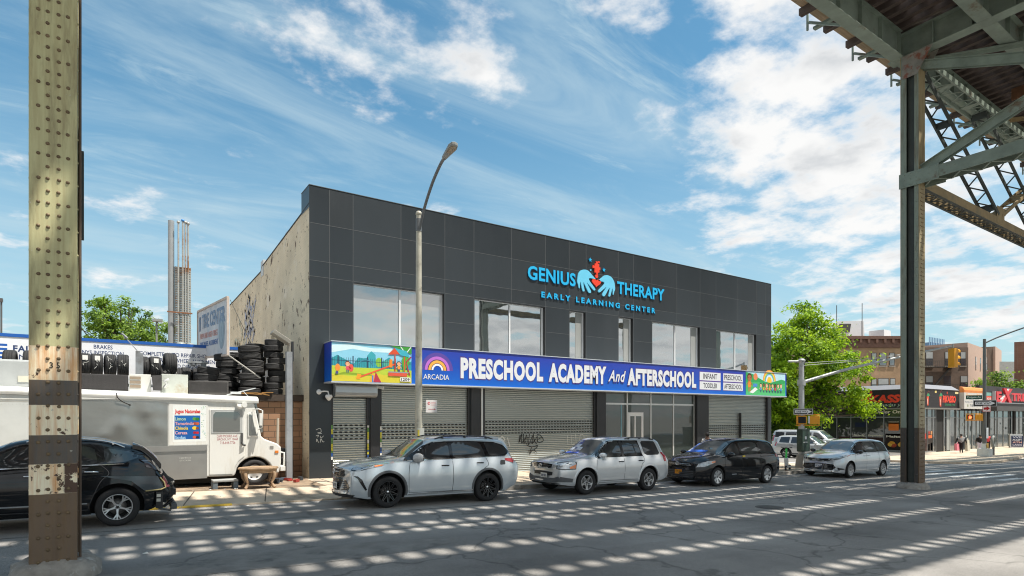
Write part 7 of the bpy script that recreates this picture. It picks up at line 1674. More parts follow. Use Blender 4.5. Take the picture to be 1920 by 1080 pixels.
p = MB(); p.prism([(61.70, 36, 4.68), (61.70, 23.75, 4.68), (62.4, 24.4, 5.12), (62.4, 36, 5.12)], (0, 0, .03)); p.prism([(61.70, 23.75, 4.682), (69.88, 23.75, 4.682), (69.88, 24.4, 5.12), (62.4, 24.4, 5.12)], (0, 0, .03)); p.box((62.4, 24.4, 4.6), (69.88, 36, 5.0)); sp_(p, 'roof', GREYB)
p = MB(); p.box((61.60, 23.6, 2.78), (61.80, 36, 2.93)); p.box((61.805, 23.6, 2.78), (69.88, 23.8, 2.93)); sp_(p, 'awning_bar', mat('awning_grey', (.20, .19, .17), .6, var=.1))
# glazing on both faces
p = MB(); 
for y in (36-.1, 33.3, 31.7, 30.3, 28.78, 27.21, 25.7, 24.32): p.box((61.86, y-.03, G0), (61.94, y+.03, 2.78))
p.box((61.87, 24.3, 1.98), (61.93, 36, 2.08)); p.box((61.87, 24.3, G0), (61.93, 36, G0+.2))
for x in (61.95, 63.2, 64.35, 65.0, 66.78, 67.45): p.box((x-.025, 23.95, G0), (x+.025, 24.0, 2.78))
p.box((61.95, 23.93, 1.98), (65.0, 23.99, 2.08)); p.box((61.95, 23.93, G0), (65.0, 23.99, G0+.15)); p.box((68.15, 23.92, G0), (68.25, 24.0, 2.78)); p.box((69.7, 23.92, G0), (69.86, 24, 2.78)); p.box((66.78, 23.93, 1.98), (67.45, 23.99, 2.06)); p.box((68.2, 23.93, 1.98), (69.8, 23.99, 2.06)); fr_ = sp_(p, 'window_frame', SHFR)
p = MB(); p.box((61.96, 24.05, G0), (61.98, 36, 2.78)); sp_(p, 'pane', SHG, fr_); p = MB(); p.box((61.98, 24.02, G0), (65.0, 24.04, 2.78)); p.box((66.8, 24.02, G0), (67.4, 24.04, 2.78)); p.box((68.2, 24.02, G0), (69.7, 24.04, 2.78)); sp_(p, 'pane', SHG, fr_)
p = MB(); p.box((65.05, 24.02, G0), (66.75, 24.04, 2.78), SLOT); sp_(p, 'doorway'); p = MB(); p.box((67.46, 23.95, G0+.1), (68.14, 24.01, 2.78)); sp_(p, 'grey_panel', mat('pale_grey_panel', (.30, .32, .31), .5, var=.05))
# pictures low in the windows
for y0, y1, z0, z1, c in ((31.5, 30.4, -1.3, .05, '3a1612'), (30.2, 28.9, -1.3, .05, '2c1210'), (28.7, 27.3, -1.3, .05, '32140f'), (27.1, 24.4, -1.3, .45, '1c0c0a'), (27.0, 24.5, .30, .44, 'b8702a'), (26.8, 25.9, .75, 1.55, 'd8742a'), (26.8, 25.9, 1.4, 1.6, 'd8c8b0'), (29.9, 28.9, 1.05, 1.5, '14203f')): p = MB(); p.box((61.945, y1, z0), (61.955-.0001*z1, y0, z1), hx(c)); sp_(p, 'window_picture')
p = MB()
for y in (26.5, 25.6, 24.8):
    for dy, dz_, c in ((0, 0, 'd8982c'), (.1, -.1, 'e8b84a'), (-.12, -.16, 'a8401c')): X = Matrix.Translation((61.94, y+dy, -.5+dz_)); p.ball((0, 0, 0), (.006, .30, .22), hx(c), 14, X)
sp_(p, 'window_picture')
for x0, x1, z0, z1, c in ((62.1, 63.1, -1.15, .2, '3a2420'), (62.15, 62.75, -1.15, -.4, 'e8a060'), (62.2, 62.9, .0, .5, 'b83a2c'), (63.3, 64.3, -1.15, .7, '241614'), (63.4, 64.2, .05, .35, 'd86a2a'), (63.3, 63.7, -1.1, -.5, 'f0c8a0'), (63.9, 64.3, -1.1, -.4, 'e8b890'), (63.9, 64.25, .4, .72, 'c89060'), (63.4, 63.75, .42, .7, 'a83a30')): p = MB(); p.box((x0, 23.985-.004*(z0 > -1), z0), (x1, 24.012, z1), hx(c)); sp_(p, 'window_picture')
def side_text(t, y0, y1, z0, z1, m, bold=.0, shear=0., dx=0, par=pk, x=61.745):
    mb = MB(); mb.text(t, (x, y0, z0), (0, -1, 0), (0, 0, 1), y0-y1, z1-z0, .02, m, bold, shear); return sp_(mb, 'lettering', None, par)
ORR = hx('e8462e', .5); GRN = hx('3f8f62', .5); CRM = hx('e8e2d0', .5)
side_text('PiKASSO', 29.35, 24.75, 3.42, 4.22, ORR, .05, .18); side_text('Empanadas y mas', 28.6, 24.6, 2.98, 3.38, mat('pale_green_letter', (.35, .45, .36), .5, var=.05), .0, .35)
side_text('Order Online', 28.1, 24.9, 2.40, 2.72, CRM, .02, .1, x=61.93); side_text('Salads', 30.0, 29.0, .12, .32, CRM, .03, x=61.93); side_text('Empanadas', 28.6, 27.3, .12, .34, CRM, .03, x=61.93); side_text('Malteadas', 27.0, 24.7, .08, .28, CRM, .03, x=61.93)
p = MB(); X = Matrix.Translation((61.73, 28.3, 4.42)); p.ball((0, 0, 0), (.02, .14, .2), ORR, 12, X); sp_(p, 'pepper_emblem')
def cup(F_, x, z, s):
    F_.poly([(x-.30*s, z+.35*s), (x+.30*s, z+.40*s), (x+.2*s, z-.75*s), (x-.16*s, z-.75*s)], hx('e0562f')); F_.poly([(x-.12*s, z+.1*s), (x+.02*s, z+.1*s), (x+.0*s, z-.6*s), (x-.08*s, z-.6*s)], hx('f0d8c8')); F_.poly([(x-.3*s, z+.4*s), (x-.1*s, z+.8*s), (x+.35*s, z+.75*s), (x+.6*s, z+.5*s), (x+.2*s, z+.4*s)], GRN); F_.line([(x-.1*s, z+.7*s), (x+.1*s, z+1.05*s), (x+.45*s, z+1.0*s)], .08*s, hx('8a3a2c'))
F_ = Flat(23.79); cup(F_, 62.75, 3.7, .75); F_.k = 0; cup(F_, 65.55, 3.7, .85); F_.k = 0; F_.text('PiKASSO', 66.05, 3.45, 69.15, 4.15, ORR, .06, .12); F_.k = 0; F_.text('Empanadas y mas', 66.6, 3.08, 69.0, 3.42, GRN, .0, .35); F_.k = 0; F_.disc(67.1, 4.4, .14, ORR, 12, .7); F_.k = 0; F_.rect(64.3, 4.35, 64.7, 4.55, hx('e8d080')); F_.k = 0; F_.rect(69.0, 4.35, 69.8, 4.55, hx('e8d8a0'))
sp_(F_.mb, 'lettering')
# next shop: pale sign board under an orange awning
aw = thing('awning_sign', 'cream shop sign board with a rounded orange awning top beside the corner shop', 'sign', (72.6, 23.6, 2.9))
p = MB(); p.box((69.95, 23.35, 2.88), (75.75, 23.75, 4.50)); p.build('board', mat('cream_board', (.62, .60, .56), .5, var=.06), aw, world=True)
p = MB(); pr = [(23.35, 4.50), (23.33, 4.75), (23.45, 5.0), (23.75, 5.10), (23.75, 4.503)]; p.prism([(69.95, a, b) for a, b in pr], (5.8, 0, 0)); p.build('awning', mat('orange_awning', (.80, .27, .07), .6, var=.12), aw, world=True)
F_ = Flat(23.348); F_.text('Donna Mia', 70.3, 4.02, 74.4, 4.42, hx('e8b27a'), .01, .2); F_.k = 0; F_.text('Unisex Salon', 71.2, 3.76, 73.7, 3.95, hx('9aa0b0'), .0); F_.k = 0; F_.text('NAILS FACIAL SPA', 70.2, 3.48, 74.4, 3.66, hx('8d909a'), .01); F_.k = 0; F_.text('718-293-7992', 71.4, 3.10, 74.3, 3.34, hx('5a5f66'), .02); F_.k = 0; F_.disc(75.1, 3.45, .40, hx('cfc48a'), 18, .8); F_.k = 0; F_.disc(70.85, 3.2, .16, hx('7a8050'), 10, .8); F_.k = 0; F_.rect(74.7, 3.9, 75.3, 4.2, hx('c87a5a')); F_.mb.build('lettering', None, aw, world=True)
ex = shop('phone_shop', 'dark fronted store with large raised red letters at the far right', (84, 26, G0))
DGR = mat('dark_grey_panel', (.040, .037, .038), .5, var=.1); DGR2 = mat('mid_grey_canopy', (.085, .082, .080), .6, var=.1)
p = MB(); p.box((69.95, 24.3, G0-.4), (120, 36, 4.9)); sp_(p, 'wall', SHW, ex)
p = MB(); p.box((75.8, 23.95, 2.7), (120, 24.29, 5.42)); sp_(p, 'fascia', DGR, ex); p = MB(); p.box((77.6, 23.0, 2.72), (120, 23.94, 3.50)); sp_(p, 'canopy', DGR2, ex); p = MB(); p.box((77.5, 22.9, 3.503), (120, 23.93, 3.62)); sp_(p, 'canopy_edge', GREYB, ex)
p = MB()
xs_ = [70.1, 71.0, 72.3, 73.2, 74.2, 75.4, 76.4, 77.4, 79.2, 80.6, 81.4, 83.2, 85.0, 86.6, 88.4, 90.2, 92.5, 95]
for x in xs_: p.box((x-.035, 24.05, G0-.3), (x+.035, 24.1, 2.7))
p.box((70, 24.02, 1.9), (96, 24.08, 1.99)); fr_ = sp_(p, 'window_frame', SHFR, ex)
p = MB(); p.box((70, 24.11, G0-.3), (96, 24.14, 2.7)); sp_(p, 'pane', glassmat('store_glass', (.05, .07, .07), .10), fr_)
for x in (77.9, 86.0, 90.9): p = MB(); p.box((x-.25, 23.8, G0-.4), (x+.25, 24.0, 2.7)); sp_(p, 'pier', SLOT, ex)
rnd = random.Random(6); p = MB()
for _ in range(40): x = rnd.uniform(70.2, 95); z = rnd.uniform(-1, 1.7); s_ = rnd.uniform(.1, .4); p.box((x, 24.09, z), (x+s_, 24.108, z+s_*rnd.uniform(.4, 1.6)), hx(rnd.choice(['a8b0b0', '4a2a2c', '3a4448', '5a6a6a', 'c8d0cc', '2a3032', '6a2a2c'])))
sp_(p, 'window_display', None, ex)
LRED = mat('sign_red', (.72, .025, .035), .35, var=.05); LWH = mat('sign_return_white', (.62, .60, .58), .4, var=.05)
def big(t, x0, x1, z0, z1, sh=0.):
    mb = MB(); mb.text(t, (x0-.12, 23.93, z0), (1, 0, 0), (0, 0, 1), x1-x0, z1-z0, .30, LWH, .05, sh); mb.text(t, (x0, 23.60, z0), (1, 0, 0), (0, 0, 1), x1-x0, z1-z0, .05, LRED, .05, sh); sp_(mb, 'lettering', None, ex)
big('E', 79.4, 80.9, 3.72, 4.85); big('TREME', 84.1, 92.2, 3.86, 4.78)
p = MB()
for (a, b, m, dy) in (((80.4, 3.66), (83.9, 5.22), LWH, .0), ((80.8, 3.66), (84.2, 5.22), LRED, -.03), ((81.3, 5.22), (83.8, 3.66), LRED, -.08)): p.prism([(a[0], 23.55+dy, a[1]), (a[0]+.85, 23.55+dy, a[1]), (b[0]+.0, 23.55+dy, b[1]), (b[0]-.85, 23.55+dy, b[1])][:: (1 if a[1] < b[1] else -1)], (0, .2, 0), m)
sp_(p, 'lettering', None, ex)
p = MB(); p.box((77.6, 23.9, 4.35), (79.0, 23.949, 4.7), hx('7fb0a8')); p.box((77.6, 23.9, 3.7), (79.0, 23.948, 4.33), hx('e0543c')); p.text('NO FEE', (77.7, 23.895, 3.9), (1, 0, 0), (0, 0, 1), 1.2, .25, .01, hx('f0e0d8'), .02); sp_(p, 'window_sign', None, ex)
# ------------------------------------------------------------------ apartment blocks beyond
def apartment(label, corner, dirv, width, depth, z0, z1, wall, rows, trim=None, extra=None):
    """front starts at corner and runs along dirv; rows = (z, height, [(offset, width), ...])"""
    d = Vector((*dirv, 0)).normalized(); n = Vector((d.y, -d.x, 0)); c = Vector((*corner, 0)); t = thing('apartment_building', label, 'building', tuple(c+d*(width/2)))
    if n.dot(Vector((-1, -.6, 0))) < 0: n = -n
    q = [c, c+d*width, c+d*width-n*depth, c-n*depth]
    p = MB(); vs = [(v.x, v.y, z0) for v in q]+[(v.x, v.y, z1) for v in q]; p.add(vs, [(0, 1, 5, 4), (1, 2, 6, 5), (2, 3, 7, 6), (3, 0, 4, 7), (4, 5, 6, 7)]); p.build('wall', wall, t, world=True)
    if trim:
        p = MB(); p.prism([tuple(v+Vector((0, 0, z1-.02))) for v in (c-d*.4+n*.45, c+d*(width+.4)+n*.45, c+d*(width+.4)-n*(depth+.1), c-d*.4-n*(depth+.1))][::-1], (0, 0, .4), trim); p.prism([tuple(v+Vector((0, 0, z1-1.15))) for v in (c+n*.2, c+d*width+n*.2, c+d*width-n*.02, c-n*.02)][::-1], (0, 0, 1.1), trim)
        k = 0
        while k < width: p.bar(c+d*(k+.2)+n*.32+Vector((0, 0, z1-.3)), c+d*(k+.5)+n*.32+Vector((0, 0, z1-.3)), .3, .45, trim); k += 1.1
        p.build('cornice', None, t, world=True)
    for z, h, lst in rows:
        for o, w in lst:
            p = MB()
            def qd(a0, a1, b0, b1, off, m): s0 = c+d*a0+n*off; s1 = c+d*a1+n*off; p.prism([tuple(s0+Vector((0, 0, b0))), tuple(s1+Vector((0, 0, b0))), tuple(s1+Vector((0, 0, b1))), tuple(s0+Vector((0, 0, b1)))], -n*.06, m)
            qd(o, o+w, z, z+h, .03, APF); qd(o-.08, o+w+.08, z-.14, z, .09, APS); wo = p.build('window', None, t, world=True)
            p = MB(); qd(o+.08, o+w-.08, z+.08, z+h*.48, .05, APG); qd(o+.08, o+w-.08, z+h*.52, z+h-.08, .05, APC if (int(o*7+z*3) % 3) else APG); p.build('pane', None, wo, world=True)
    if extra: extra(t, c, d, n)
    return t
APF = mat('window_frame_dark', (.07, .065, .06), .6, var=.1); APS = mat('stone_sill', (.36, .32, .27), .8, var=.1); APG = glassmat('apartment_glass', (.05, .06, .07), .12); APC = mat('window_blind', (.42, .43, .42), .6, var=.12)
TANB = brickmat('tan_brick', (.42, .27, .155), (.38, .24, .135), (.34, .25, .17), bw=.25, bh=.08, mort=.008); BRB = brickmat('brown_brick', (.17, .115, .085), (.145, .10, .075), (.18, .14, .11), bw=.25, bh=.08, mort=.008); PINKB = mat('pale_pink_render', (.46, .33, .26), .85, var=.08); REDB = brickmat('red_brick', (.30, .13, .085), (.26, .11, .07), (.28, .2, .16), bw=.25, bh=.08, mort=.008)
def tan_roof(t, c, d, n):
    p = MB(); a = c+d*1.0-n*3+Vector((0, 0, 12.55)); p.prism([tuple(a), tuple(a+d*6.4), tuple(a+d*6.2+Vector((0, 0, 3.0))), tuple(a+d*2.6+Vector((0, 0, 3.0)))], -n*4, mat('white_bulkhead', (.72, .73, .74), .6, var=.04)); p.prism([tuple(a+d*2.2+n*.03+Vector((0, 0, 1.4))), tuple(a+d*4.2+n*.03+Vector((0, 0, 1.4))), tuple(a+d*4.4+n*.03+Vector((0, 0, 2.6))), tuple(a+d*2.8+n*.03+Vector((0, 0, 2.6)))], n*.05, APF)
    p.box(tuple(a+d*8.5+Vector((-1, -1, 0))), tuple(a+d*8.5+Vector((1, 1, 1.6))), _m['white_bulkhead']); p.tube([a+d*2.4, a+d*2.4+Vector((0, 0, 5.2))], .05, 5, APF); p.tube([a+d*6, a+d*6+Vector((0, 0, 5.5))], .05, 5, APF)
    p.build('roof_bulkhead', None, t, world=True)
TD = (5.0, -3.3)
apartment('tan brick apartment building with a rusty cornice and a white rooftop bulkhead', (79.5, 42.4), TD, 11.4, 14, -3, 12.6, TANB,
    [(9.0, 1.75, [(6.4, .75), (7.5, 1.0), (8.85, .75)]), (5.55, 1.75, [(6.4, .75), (7.3, 1.5), (8.95, .75)]), (2.4, 1.75, [(6.4, .75), (7.3, 1.5), (8.95, .75)]), (8.1, 1.2, [(2.9, 1.2)]), (4.2, 1.8, [(2.9, 1.2)]), (2.4, 1.6, [(.2, .8)])], mat('rusty_cornice', (.16, .085, .06), .8, var=.2), tan_roof)
def escape(t, c, d, n):
    p = MB()
    for z in (10.0, 6.2):
        for o in (.7,):
            a = c+d*o+n*.1+Vector((0, 0, z)); p.prism([tuple(a), tuple(a+d*5.2), tuple(a+d*5.2+n*1.0), tuple(a+n*1.0)], (0, 0, .12)); 
            for k in range(19): p.bar(a+d*(k*.29)+n*1.0, a+d*(k*.29)+n*1.0+Vector((0, 0, 1.0)), .035, .035)
            p.bar(a+n*1.0+Vector((0, 0, 1.0)), a+d*5.2+n*1.0+Vector((0, 0, 1.0)), .06, .06)
    a = c+d*4.8+n*.6; p.bar(a+Vector((0, 0, 10)), a-d*3.2+Vector((0, 0, 6.2)), .5, .1); p.bar(a+Vector((0, 0, 6.2)), a-d*3.2+Vector((0, 0, 2.8)), .5, .1)
    p.build('fire_escape', APF, t, world=True)
BD = (4.7, -3.2)
apartment('dark brown brick apartment building with a black fire escape', (107.5, 42.2), (4.9, -3.3), 6.6+1.6, 14, -3, 13.3, BRB, [(10.3, 2.3, [(1.3, 1.2), (4.4, 1.2), (6.9, .9)]), (6.5, 2.2, [(1.3, 1.2), (4.2, 1.2), (6.9, 1.2)]), (3.0, 2.0, [(1.3, 1.2), (4.4, 1.2), (6.9, 1.0)])], None, escape)
apartment('pale pink side wing of the brown apartment building', (114.3, 37.7), (16, 2.1), 14.2, 10, -3, 14.1, PINKB, [(10.2, 2.0, [(5.5, .5), (9, .5)]), (6.2, 2.0, [(5.5, .5), (9, .5)]), (2.6, 2.0, [(5.5, .5), (9, .5)])])
apartment('narrow brown brick bay between two pale pink walls', (127.3, 41.5), (5, -3.2), 4.1, 8, -3, 14.6, BRB, [(10.4, 2.4, [(.6, 2.4)]), (6.3, 2.4, [(.6, 2.4)]), (2.6, 2.0, [(.6, 2.4)])])
apartment('narrow pale pink wall beside the brown brick bay', (130.8, 39.0), (10, 2), 10, 8, -3, 14.7, PINKB, [])
apartment('low grey topped building behind the street lamp', (137, 40.3), (9, -5), 16, 8, -3, 12.4, mat('grey_parapet', (.30, .31, .30), .8, var=.15), [(6.6, 1.6, [(2.0, 1.6), (6, 1.6)])])
apartment('red brick apartment building at the right edge', (108.0, 30.0), (.267, -.963), 12, 12, -3, 12.9, REDB, [(8, 1.6, [(5, 1.2)])])
p = MB(); p.box((103, 44.5, -3), (105.5, 50, 12.4)); tag(p.build('tower', mat('white_wall', (.62, .64, .66), .7, var=.05)), 'plain white building edge beside the right steel column', 'building')
p = MB(); p.box((280, 105, -3), (292, 112, 33)); 
for i in range(10): p.box((278+i*1.6, 104.8, 20), (278.6+i*1.6, 104.99, 35))
tag(p.build('tower', mat('blue_tower', (.16, .27, .40), .5, var=.1)), 'distant blue tower just over the brown apartment roof', 'tower')
# ------------------------------------------------------------------ traffic signal at the near corner
YELS = mat('signal_yellow', (.78, .34, .01), .45, var=.06); GALV = mat('pale_galvanised', (.46, .47, .46), .45, metal=.4, var=.12, dirt=(.30, .31, .30), dscale=3)
sgp = thing('signal_pole', 'grey traffic signal pole with a long mast arm beside the school corner', 'signal', (29.3, 16.8, gz(29.3)+.15))
def lp_(mb, nm, m=None, par=sgp, **k): return mb.build(nm, m, par, world=True, **k)
b0 = gz(29.3)+.15
p = MB(); p.tube([(29.3, 16.8, b0), (29.3, 16.8, 4.95)], [.16, .12], 12); p.ball((29.3, 16.8, 4.98), (.2, .2, .12)); p.tube([(29.3, 16.8, 4.95), (28.6, 17.1, 4.93)], .05, 8); lp_(p, 'pole', GALV)
p = MB(); p.lathe([(.30, 0), (.30, .15), (.24, .55), (.24, .65), (.14, .75)], 8, None, Matrix.Translation((29.3, 16.8, b0))); lp_(p, 'base', mat('base_grey', (.32, .31, .28), .7, var=.2))
p = MB(); arm = spline([(29.3, 16.8, 3.85), (31.8, 15.9, 4.55), (35.4, 14.7, 5.35), (38.9, 13.6, 6.05)], 6); p.tube(arm, [.085-.035*i/len(arm) for i in range(len(arm))], 10); p.tube([(29.3, 16.8, 3.7), (29.3, 16.8, 4.0)], .2, 12); lp_(p, 'mast_arm', GALV)
p = MB(); 
for dz_ in (0, -.12): p.tube([(29.3, 16.8, 4.85+dz_), (33, 15.6, 5.15+dz_*.6), (38.9, 13.6, 6.0)], .012, 5)
lp_(p, 'stay_wire', GALV)
def signal_head(x, y, z, face, label):
    t = thing('traffic_light', label, 'traffic light', (x, y, z)); d = Vector((*face, 0)).normalized(); X = Matrix.Translation((x, y, z)) @ d.to_track_quat('Y', 'Z').to_matrix().to_4x4()
    p = MB(); p.box((-.18, -.14, -1.1), (.18, .14, -.02), YELS, X); p.tube([X @ Vector((0, 0, -.05)), X @ Vector((0, 0, .22))], .04, 8, GALV); p.build('housing', None, t, world=True, bevel=.02)
    for k, c in enumerate(('701018', '7a4a08', '0c4a2a')):
        p = MB(); zc = -.2-.36*k; Y_ = X @ Matrix.Translation((0, .14, zc)) @ Matrix.Rotation(R(-90), 4, 'X')
        vs = []
        for i in range(11): a = R(-20+220*i/10); vs += [(.15*math.cos(a), -.15*math.sin(a)*-1, 0), (.15*math.cos(a), .15*math.sin(a), .24)]
        q = [X @ Vector((v[0], .14+v[2], zc+v[1])) for v in vs]; p.add(q, [(2*i, 2*i+1, 2*i+3, 2*i+2) for i in range(10)], YELS, True); p.lathe([(.001, .02), (.13, .0)], 14, hx(c, .25), Y_); p.build('lens', None, t, world=True)
    return t
signal_head(39.0, 13.55, 5.95, (.95, -.3), 'yellow three lens traffic light hanging from the mast arm')
def ped_signal(x, y, z, label, hand_lit):
    t = thing('pedestrian_signal', label, 'signal', (x, y, z)); p = MB()
    for x0 in (-.55, .04): p.box((x+x0, y-.14, z-.22), (x+x0+.46, y+.14, z+.22), YELS)
    p.bar((x-.6, y, z+.27), (x+.55, y, z+.27), .06, .05, YELS); p.bar((x-.6, y, z-.27), (x+.55, y, z-.27), .06, .05, YELS); p.build('housing', None, t, world=True, bevel=.02)
    p = MB(); p.box((x-.50, y-.147, z-.17), (x-.14, y-.141, z+.17), SLOT); p.build('screen', None, t, world=True)
    if hand_lit:
        p = MB(); p.box((x-.40, y-.155, z-.13), (x-.24, y-.148, z+.02)); 
        for i in range(4): p.box((x-.40+.042*i, y-.155, z+.02), (x-.40+.042*i+.03, y-.148, z+.13-.02*abs(i-1.5)))
        p.box((x-.24, y-.155, z-.06), (x-.20, y-.148, z+.05)); p.build('hand_symbol', emis('lit_hand', (1, .13, .04), 2.2), t, world=True)
    else:
        p = MB(); p.box((x-.04, y-.16, z-.16), (x+.04, y-.145, z+.2), hx('d8dadc')); p.build('sticker', None, t, world=True)
    return t
ped_signal(29.42, 16.5, 1.92, 'orange pedestrian signal pair on the near signal pole', False).rotation_euler = (0, 0, R(-50))
def oneway(x0, x1, z0, z1, y, lab, flip=False):
    def it(F_):
        F_.rect(x0+.03, z0+.03, x1-.03, z1-.03, hx('16181a')); w_ = x1-x0; h_ = z1-z0; zc = (z0+z1)/2
        F_.poly([(x0+.08*w_, zc-.24*h_), (x0+.70*w_, zc-.24*h_), (x0+.70*w_, zc-.38*h_), (x0+.94*w_, zc), (x0+.70*w_, zc+.38*h_), (x0+.70*w_, zc+.24*h_), (x0+.08*w_, zc+.24*h_)], hx('e6e8ea')); F_.text('ONE WAY', x0+.12*w_, zc-.16*h_, x0+.76*w_, zc+.16*h_, hx('16181a'), .02)
    return small_sign('one_way_sign', lab, 'sign', x0, z0, x1, z1, y, hx('c9cbcc'), it)
o_ = oneway(28.75, 29.65, 2.20, 2.50, 16.62, 'black and white one way arrow sign on the near signal pole'); o_.location = (29.16, 16.62, 2.2); o_.rotation_euler = (0, 0, R(-50))
cb = thing('signal_cabinet', 'dark green control cabinet strapped to the near signal pole', 'cabinet', (28.95, 16.7, .3))
p = MB(); p.box((28.62, 16.35, .32), (29.30, 16.66, 1.42)); p.box((28.60, 16.33, 1.42), (29.32, 16.66, 1.46)); p.build('case', mat('cabinet_green', (.022, .050, .036), .5, var=.2, dirt=(.06, .08, .06), dscale=5), cb, world=True, bevel=.015)
p = MB(); p.box((28.82, 16.34, .95), (29.0, 16.349, 1.1), hx('c8cccc')); p.box((28.7, 16.34, .78), (28.8, 16.349, .82), hx('d8dada')); p.box((28.85, 16.34, .77), (29.05, 16.349, .83), hx('b0b4b4')); p.box((29.36, 16.6, .3), (29.46, 16.66, .75), hx('d8902a')); p.box((29.36, 16.6, .78), (29.46, 16.65, 1.5), hx('c8cac8')); p.build('stickers', None, cb, world=True)
# scooter
sc_ = thing('electric_scooter', 'white and green shared electric scooter parked behind the black minivan', 'scooter', (26.65, 15.95, gz(26.6)+.15), (0, 0, R(200)))
LIME = mat('lime_green', (.05, .62, .10), .4, var=.05); SWH = mat('scooter_white', (.62, .64, .63), .45, var=.05)
for x in (-.42, .46):
    p = MB(); X = Matrix.Translation((x, 0, .13)) @ Matrix.Rotation(R(90), 4, 'X'); p.lathe([(.07, -.03), (.11, -.035), (.13, 0), (.11, .035), (.07, .03)], 20, TYR, X); p.lathe([(.001, .03), (.07, .03), (.07, -.03), (.001, -.03)], 14, SWH, X); p.build('wheel', None, sc_)
p = MB(); p.box((-.34, -.08, .13), (.30, .08, .20)); p.build('deck', SWH, sc_, bevel=.02); p = MB(); p.bar((.28, 0, .16), (.40, 0, .62), .16, .16); p.tube([(.46, 0, .13), (.40, 0, .45)], .03, 8); p.build('fork', SWH, sc_, bevel=.03)
p = MB(); p.tube([(.40, 0, .5), (.33, 0, 1.05)], .045, 10); p.build('stem', LIME, sc_); p = MB(); p.tube([(.34, -.25, 1.12), (.32, -.1, 1.08), (.32, .1, 1.08), (.34, .25, 1.12)], .018, 8); p.build('handlebar', BLK, sc_); p = MB(); p.tube([(0, .03, .15), (-.05, .16, .0)], .012, 6); p.build('kickstand', BLK, sc_)
# ------------------------------------------------------------------ far corner lamp pole with its signs
l2 = thing('street_lamp', 'dark street lamp pole on a grey concrete box at the far corner', 'street lamp', (58.0, 18, gz(58)+.15)); GP = mat('dark_lamp_grey', (.13, .14, .14), .5, var=.15); b1 = gz(58)+.15
p = MB(); p.tube([(58, 18, b1), (58, 18, 8.35)], [.16, .11], 8); p.build('pole', GP, l2, world=True); p = MB(); p.tube(spline([(58, 18, 8.0), (58.6, 17.2, 8.5), (59.4, 15.6, 9.2), (59.8, 14.2, 9.6)], 5), .055, 8); p.build('arm', GP, l2, world=True)
p = MB(); p.prism([(57.65, 17.6, b1), (58.45, 17.6, b1), (58.45, 18.4, b1), (57.65, 18.4, b1)], (0, 0, .72)); p.box((57.8, 17.591, b1+.35), (58.15, 17.599, b1+.52), hx('d0d4d0')); p.prism([(57.84, 17.84, b1+.722), (58.22, 17.84, b1+.722), (58.22, 18.16, b1+.722), (57.84, 18.16, b1+.722)], (0, 0, .42)); p.build('base', mat('base_green_grey', (.26, .29, .27), .7, var=.15), l2, world=True, bevel=.06)
p = MB(); p.box((57.8, 17.8, .35), (58.2, 17.83, 1.2), hx('c8ccd0')); p.box((57.82, 17.78, -.45), (58.16, 17.81, -.05), hx('b8923a')); p.build('stickers', None, l2, world=True)
def on_pole(o, off, z=None):
    o.rotation_euler = (0, 0, R(-62)); a = Vector((math.cos(R(-62)), math.sin(R(-62)), 0)); q = Vector((58, 18, 0))+a*off+Vector((a.y, -a.x, 0))*.24; o.location = (q.x, q.y, o.location.z)
def nm_(F_): F_.text('Colgate Av', .08, 3.56, .97, 3.74, hx('d8e4de'), .01)
on_pole(small_sign('street_name_sign', 'green street name sign reading Colgate Av on the far lamp pole', 'sign', 0, 3.50, 1.05, 3.82, 0, hx('0e4a3c'), nm_), -.72)
on_pole(oneway(0, 1.5, 2.92, 3.42, 0, 'black and white one way arrow sign on the far lamp pole'), -.02)
def redp(F_): F_.rect(.03, 2.50, .51, 2.98, hx('e8dcd8')); F_.poly([(.08, 2.64), (.26, 2.66), (.26, 2.55), (.47, 2.75), (.26, 2.94), (.26, 2.84), (.08, 2.82)], hx('b8101c'))
on_pole(small_sign('arrow_sign', 'small red arrow sign on the far lamp pole', 'sign', 0, 2.47, .54, 3.01, 0, hx('b8101c'), redp), .1)
on_pole(ped_signal(0, 0, 2.05, 'orange pedestrian signal with a lit red hand at the far corner', True), -.68)
mt = thing('parking_meter', 'rounded grey post beside the concrete box at the far corner', 'meter', (60.6, 18.2, gz(60)+.15)); p = MB(); p.tube([(60.6, 18.2, gz(60)+.15), (60.6, 18.2, -.3)], .09, 10); p.build('post', GP, mt, world=True)
p = MB(); q = [(60.6+.28*math.cos(2*math.pi*i/16), 18.2, .0+.42*math.sin(2*math.pi*i/16)) for i in range(17)]; p.tube(q, .11, 8, None, False); p.build('ring', mat('meter_grey', (.24, .25, .23), .6, var=.1), mt, world=True)
af = thing('sandwich_board', 'navy and white sandwich board standing outside the red lettered store', 'sign', (83.8, 22.5, G0)); z = G0+.02
p = MB(); p.prism([(83.2, 22.5, z), (84.4, 22.5, z), (84.35, 22.72, z+1.5), (83.25, 22.72, z+1.5)], (0, .05, 0), SWH); p.prism([(83.25, 23.05, z), (84.35, 23.05, z), (84.35, 22.82, z+1.5), (83.25, 22.82, z+1.5)], (0, .05, 0), SWH); p.build('frame', None, af, world=True)
F_ = Flat(22.50); F_.rect(83.28, z+.12, 84.32, z+1.3, hx('27365a')); 
for t_, zz, c in (('WE', 1.06, 'c8d0e0'), ('ACCEPT', .78, 'e0e4ec'), ('ATM', .50, 'e0b8b0'), ('CARDS', .22, 'c8cce0')): F_.k = 1; F_.text(t_, 83.38, z+zz, 84.22, z+zz+.2, hx(c), .03)
F_.mb.build('lettering', None, af, world=True)
af.location = (81.2, 22.3, G0); af.rotation_euler = (0, 0, R(-55))
